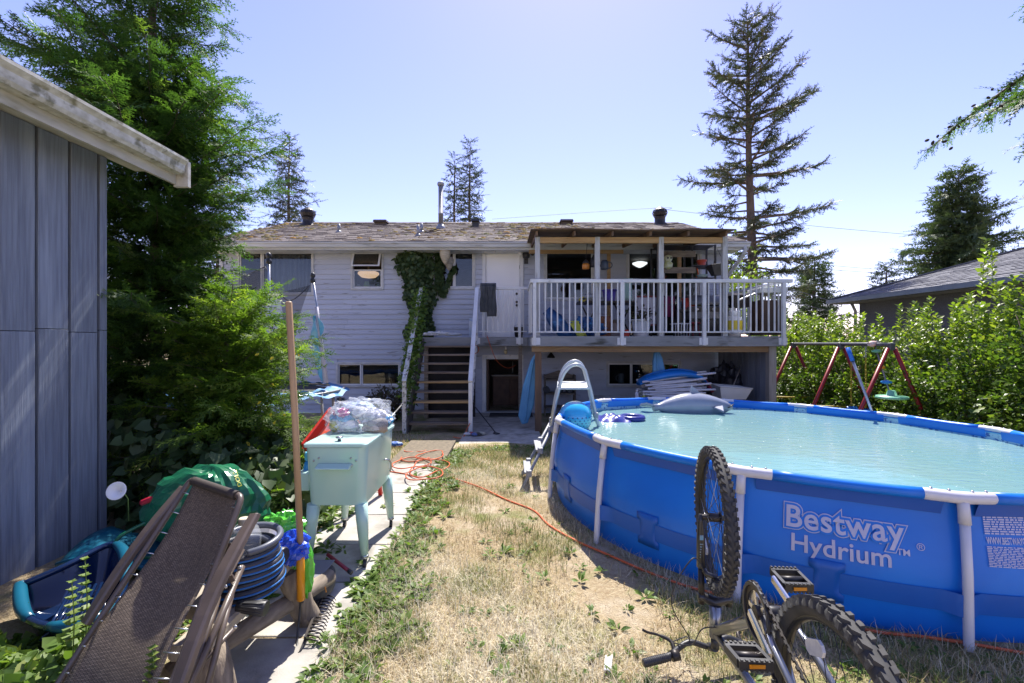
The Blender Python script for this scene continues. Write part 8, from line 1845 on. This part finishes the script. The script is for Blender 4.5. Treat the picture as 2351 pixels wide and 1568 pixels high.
    b = V(1648,622,9.9); t = thing('hanging_basket', b, 'black half-round hanging planter at the right porch post', 'planter'); mb = MB(); mb.add([(b.x-.2,9.75,b.z+.12),(b.x+.17,9.75,b.z+.16),(b.x+.17,10.05,b.z+.16),(b.x-.2,10.05,b.z+.12),(b.x-.1,9.82,b.z-.1),(b.x+.15,9.82,b.z-.08),(b.x+.15,9.98,b.z-.08),(b.x-.1,9.98,b.z-.1)],[(4,7,6,5),(0,1,5,4),(1,2,6,5),(2,3,7,6),(3,0,4,7)]); mb.build('trough', BLACK, t, solid=.012)
    mb = MB(); mb.tube([(b.x-.1,9.9,b.z+.12),(b.x-.02,9.9,b.z+.5)], .005, 5); mb.tube([(b.x+.15,9.9,b.z+.15),(b.x-.02,9.9,b.z+.5)], .005, 5); mb.build('hanger', BLACK, t)
    # hanging lanterns between the first and second porch posts
    b = V(1345,612,9.5); t = thing('orange_lantern', b, 'orange glass jar lantern hanging beside the second porch post', 'lantern'); mb = MB(); mb.lathe([(.06,-.06),(.075,-.05),(.08,.04),(.06,.06)], b, 16); mb.build('jar', pmat('amber_jar',(.55,.2,.03),None,rough=.2), t); mb = MB(); mb.lathe([(.07,.06),(.07,.09),(.03,.13),(.01,.15)], b, 14); mb.tube([b+Vector((0,0,.15)),b+Vector((.03,0,.5))],.006,5); mb.build('cap', BLACK, t)
    b = V(1363,600,9.5); t = thing('black_lantern', b, 'black metal lantern hanging next to the orange jar lantern', 'lantern'); mb = MB(); mb.lathe([(.05,-.12),(.08,-.1),(.07,.04),(.03,.1),(.01,.14)], b, 8); mb.build('cage', BLACK, t); mb = MB(); mb.tube([b+Vector((0,0,.14)),b+Vector((0,0,.4))], .006, 5); mb.build('chain', BLACK, t)
    b = V(1388,608,9.7); t = thing('watering_can', b, 'dark blue-grey watering can hanging right of the second porch post', 'watering can'); m = pmat('can_slate',(.05,.07,.1),None,rough=.4); mb = MB(); mb.lathe([(.07,-.1),(.085,-.08),(.08,.06),(.05,.1)], b, 14); mb.build('can_body', m, t); mb = MB(); mb.tube(bez(b+Vector((.07,0,.06)),b+Vector((.19,0,.08)),b+Vector((.19,0,-.08)),b+Vector((.08,0,-.07)),8), .012, 7); mb.build('handle', m, t); mb = MB(); mb.tube([b+Vector((-.07,0,-.05)),b+Vector((-.16,0,.1))], .014, 7); mb.build('spout', m, t)
    for px,y0,y1,m,lab in ((1398,572,680,NEWWOOD,'narrow raw wooden post against the siding beside the watering can'),(1560,572,700,NEWWOOD,'orange-brown wooden post behind the black rack')):
        X = V(px,0,11.2).x; mb = MB(); mb.box((X-.04,11.18,Z),(X+.04,11.25,V(0,y0,11.2).z)); single('wooden_post', mb, m, lab, 'post', bevel=.004)
    # barbecue, propane tank, cabinet
    a,bb = V(1610,0,10.0),V(1662,0,10.0); t = thing('barbecue', ((a.x+bb.x)/2,10,Z), 'grey barbecue with a control panel behind the right railing', 'barbecue'); zz = V(0,705,10.0).z; GR = pmat('bbq_grey',(.14,.145,.16),(.1,.1,.115),5,.4,metal=.3)
    mb = MB(); mb.box((a.x-.35,9.75,zz-.28),(bb.x,10.25,zz)); mb.build('firebox', GR, t, bevel=.02); mb = MB(); mb.grid(lambda u,v: Vector((a.x-.35+u*(bb.x-a.x+.35),10.0-.25*math.cos(v*PI),zz+.03+.22*math.sin(v*PI))), 4, 12); mb.build('hood', GR, t, solid=.02); mb = MB(); mb.box((a.x-.3,9.8,Z),(bb.x-.05,10.2,zz-.285)); mb.build('cart', BLACK, t); mb = MB(); mb.box((a.x-.33,9.73,zz-.12),(bb.x-.02,9.748,zz-.02)); mb.build('control_panel', DARKMETAL, t)
    for k in range(4): mb = MB(); mb.lathe([(.025,0),(.022,.03)], (a.x-.2+k*.17,9.73,zz-.07), 10, axis=(0,-1,0)); mb.build('knob', STEEL, t)
    b = V(1686,0,9.35); b.z = Z; t = thing('propane_tank', b, 'white propane tank with a wide yellow band behind the right railing', 'gas tank'); mb = MB(); mb.lathe([(.09,0),(.11,.0),(.11,.04),(.14,.07),(.152,.12),(.152,.34),(.13,.4),(.06,.43)], b, 22); mb.build('tank', CLEANWHITE, t); mb = MB(); mb.lathe([(.1535,.14),(.1535,.33)], b, 22, cap=False); mb.build('yellow_band', pmat('band_yellow',(.62,.52,.04),(.6,.45,.04),6,.45,c3=(.1,.4,.4),s3=9,lo3=.64,hi3=.67), t); mb = MB(); mb.lathe([(.1,.42),(.1,.53),(.09,.53)], b, 16, cap=False); mb.build('collar', CLEANWHITE, t, solid=.008); mb = MB(); mb.lathe([(.02,.42),(.025,.5),(.04,.51)], b, 10); mb.build('valve', STEEL, t)
    a = V(1740,0,9.4); bb = V(1798,0,9.4); t = thing('brown_cabinet', ((a.x+bb.x)/2,9.5,Z), 'dark brown outdoor cabinet with a white tray top at the deck corner', 'cabinet'); zz = V(0,690,9.4).z; zk = V(0,668,9.4).z; BR = pmat('cab_dark',(.055,.03,.02),(.04,.022,.015),5,.5)
    mb = MB(); mb.box((a.x,9.3,Z+.04),(bb.x-.02,9.75,zz)); mb.build('carcass', BR, t); mb = MB(); mb.box((a.x-.02,9.26,zk-.05),(bb.x+.02,9.8,zk+.06)); mb.build('tray', pmat('tray_white',(.55,.58,.6),None,rough=.4), t, bevel=.015)
    for x in (a.x+.02,bb.x-.04):
        for y in (9.32,9.73): mb = MB(); mb.box((x-.015,y-.015,zz+.001),(x+.015,y+.015,zk-.051)); mb.build('post', BLACK, t)
    for k in range(2): mb = MB(); mb.box((a.x+.015+k*.25,9.285,Z+.08),(a.x+.25+k*.24,9.299,zz-.03)); mb.build('cabinet_door', BR, t)
    mb = MB(); mb.tube(spline([V(1695,690,9.5),V(1740,672,9.4),V(1790,662,9.4)],6), .02, 7); t2 = single('lid_bar', mb, STEEL, 'bent steel bar lying across the cabinet tray at the deck corner', 'bar')
    a = V(1672,0,9.9); t = thing('beige_cabinet', (a.x+.2,9.9,Z), 'beige metal side burner stand beside the propane tank', 'stand'); zz = V(0,675,9.9).z; mb = MB(); mb.box((a.x,9.7,zz-.04),(a.x+.42,10.1,zz)); mb.build('top_plate', pmat('beige_metal',(.42,.38,.35),None,rough=.5), t); mb = MB(); mb.box((a.x+.02,9.72,zz-.3),(a.x+.36,10.08,zz-.045)); mb.build('housing', DARKMETAL, t)
    for x in (a.x+.03,a.x+.39): mb = MB(); mb.box((x-.02,9.72,Z),(x+.02,9.76,zz-.045)); mb.build('leg', MATS['beige_metal'], t)
    # grey trousers on the landing rail, bin on the landing, white box
    t = thing('grey_trousers', V(1118,690,10.62), 'dark grey trousers hung over the landing railing', 'trousers'); TR = pmat('denim_grey',(.05,.055,.062),(.075,.08,.088),8,.9)
    z0 = wz(658,10.66)
    for x0,x1,dz in ((1103,1121,.62),(1119,1139,.72)):
        mb = MB(); mb.grid(lambda u,v: Vector((V(x0+(x1-x0)*u,0,10.66).x+.012*math.sin(v*6+u*3), 10.66-.045-.03*math.sin(u*PI)-.015*math.sin(u*14+v*4), z0+.02-dz*v)), 12, 16); mb.build('trouser_leg', TR, t, solid=.018)
    mb = MB(); mb.grid(lambda u,v: Vector((V(1103+36*u,0,10.66).x, 10.655+.04*math.cos(v*PI*1.1+PI)+.03, z0+.03+.05*math.sin(v*PI)-.16*max(0,v-.6))), 12, 10); mb.build('waist', TR, t, solid=.015)
    b = V(1191,0,10.9); t = thing('black_pail', (b.x,10.95,Z), 'small black pail on the landing in front of the white door', 'pail'); mb = MB(); mb.lathe([(.09,0),(.12,.24),(.125,.25),(.115,.25)], (b.x,10.95,Z), 14); mb.build('pail_body', BLACK, t); mb = MB(); mb.tube(bez((b.x-.12,10.95,Z+.24),(b.x-.1,10.9,Z+.34),(b.x+.1,10.9,Z+.34),(b.x+.12,10.95,Z+.24),8), .006, 5); mb.build('handle', STEEL, t)
    b = V(1082,0,11.1); t = thing('food_bag', (b.x,11.1,Z), 'tall pale blue bag standing on the landing against the siding', 'bag'); mb = MB(); mb.box((b.x-.05,11.05,Z),(b.x+.12,11.2,Z+.42)); mb.build('bag_body', pmat('bag_pale',(.4,.5,.66),(.55,.58,.66),6,.5), t, bevel=.02); mb = MB(); mb.box((b.x-.05,11.11,Z+.4),(b.x+.12,11.14,Z+.48)); mb.build('fold', MATS['bag_pale'], t)
    t = thing('snow_fluff', V(1000,768,10.9), 'white torn plastic wrap lying on the landing edge', 'plastic wrap'); crumple(V(1000,770,10.9)+Vector((0,0,.03)), (.28,.1,.05), 91, 14, rough=.5).build('wrap', CLEANWHITE, t); crumple(V(1040,771,10.95)+Vector((0,0,.02)), (.16,.08,.04), 92, 12, rough=.5).build('wrap', CLEANWHITE, t)
_deckstuff()
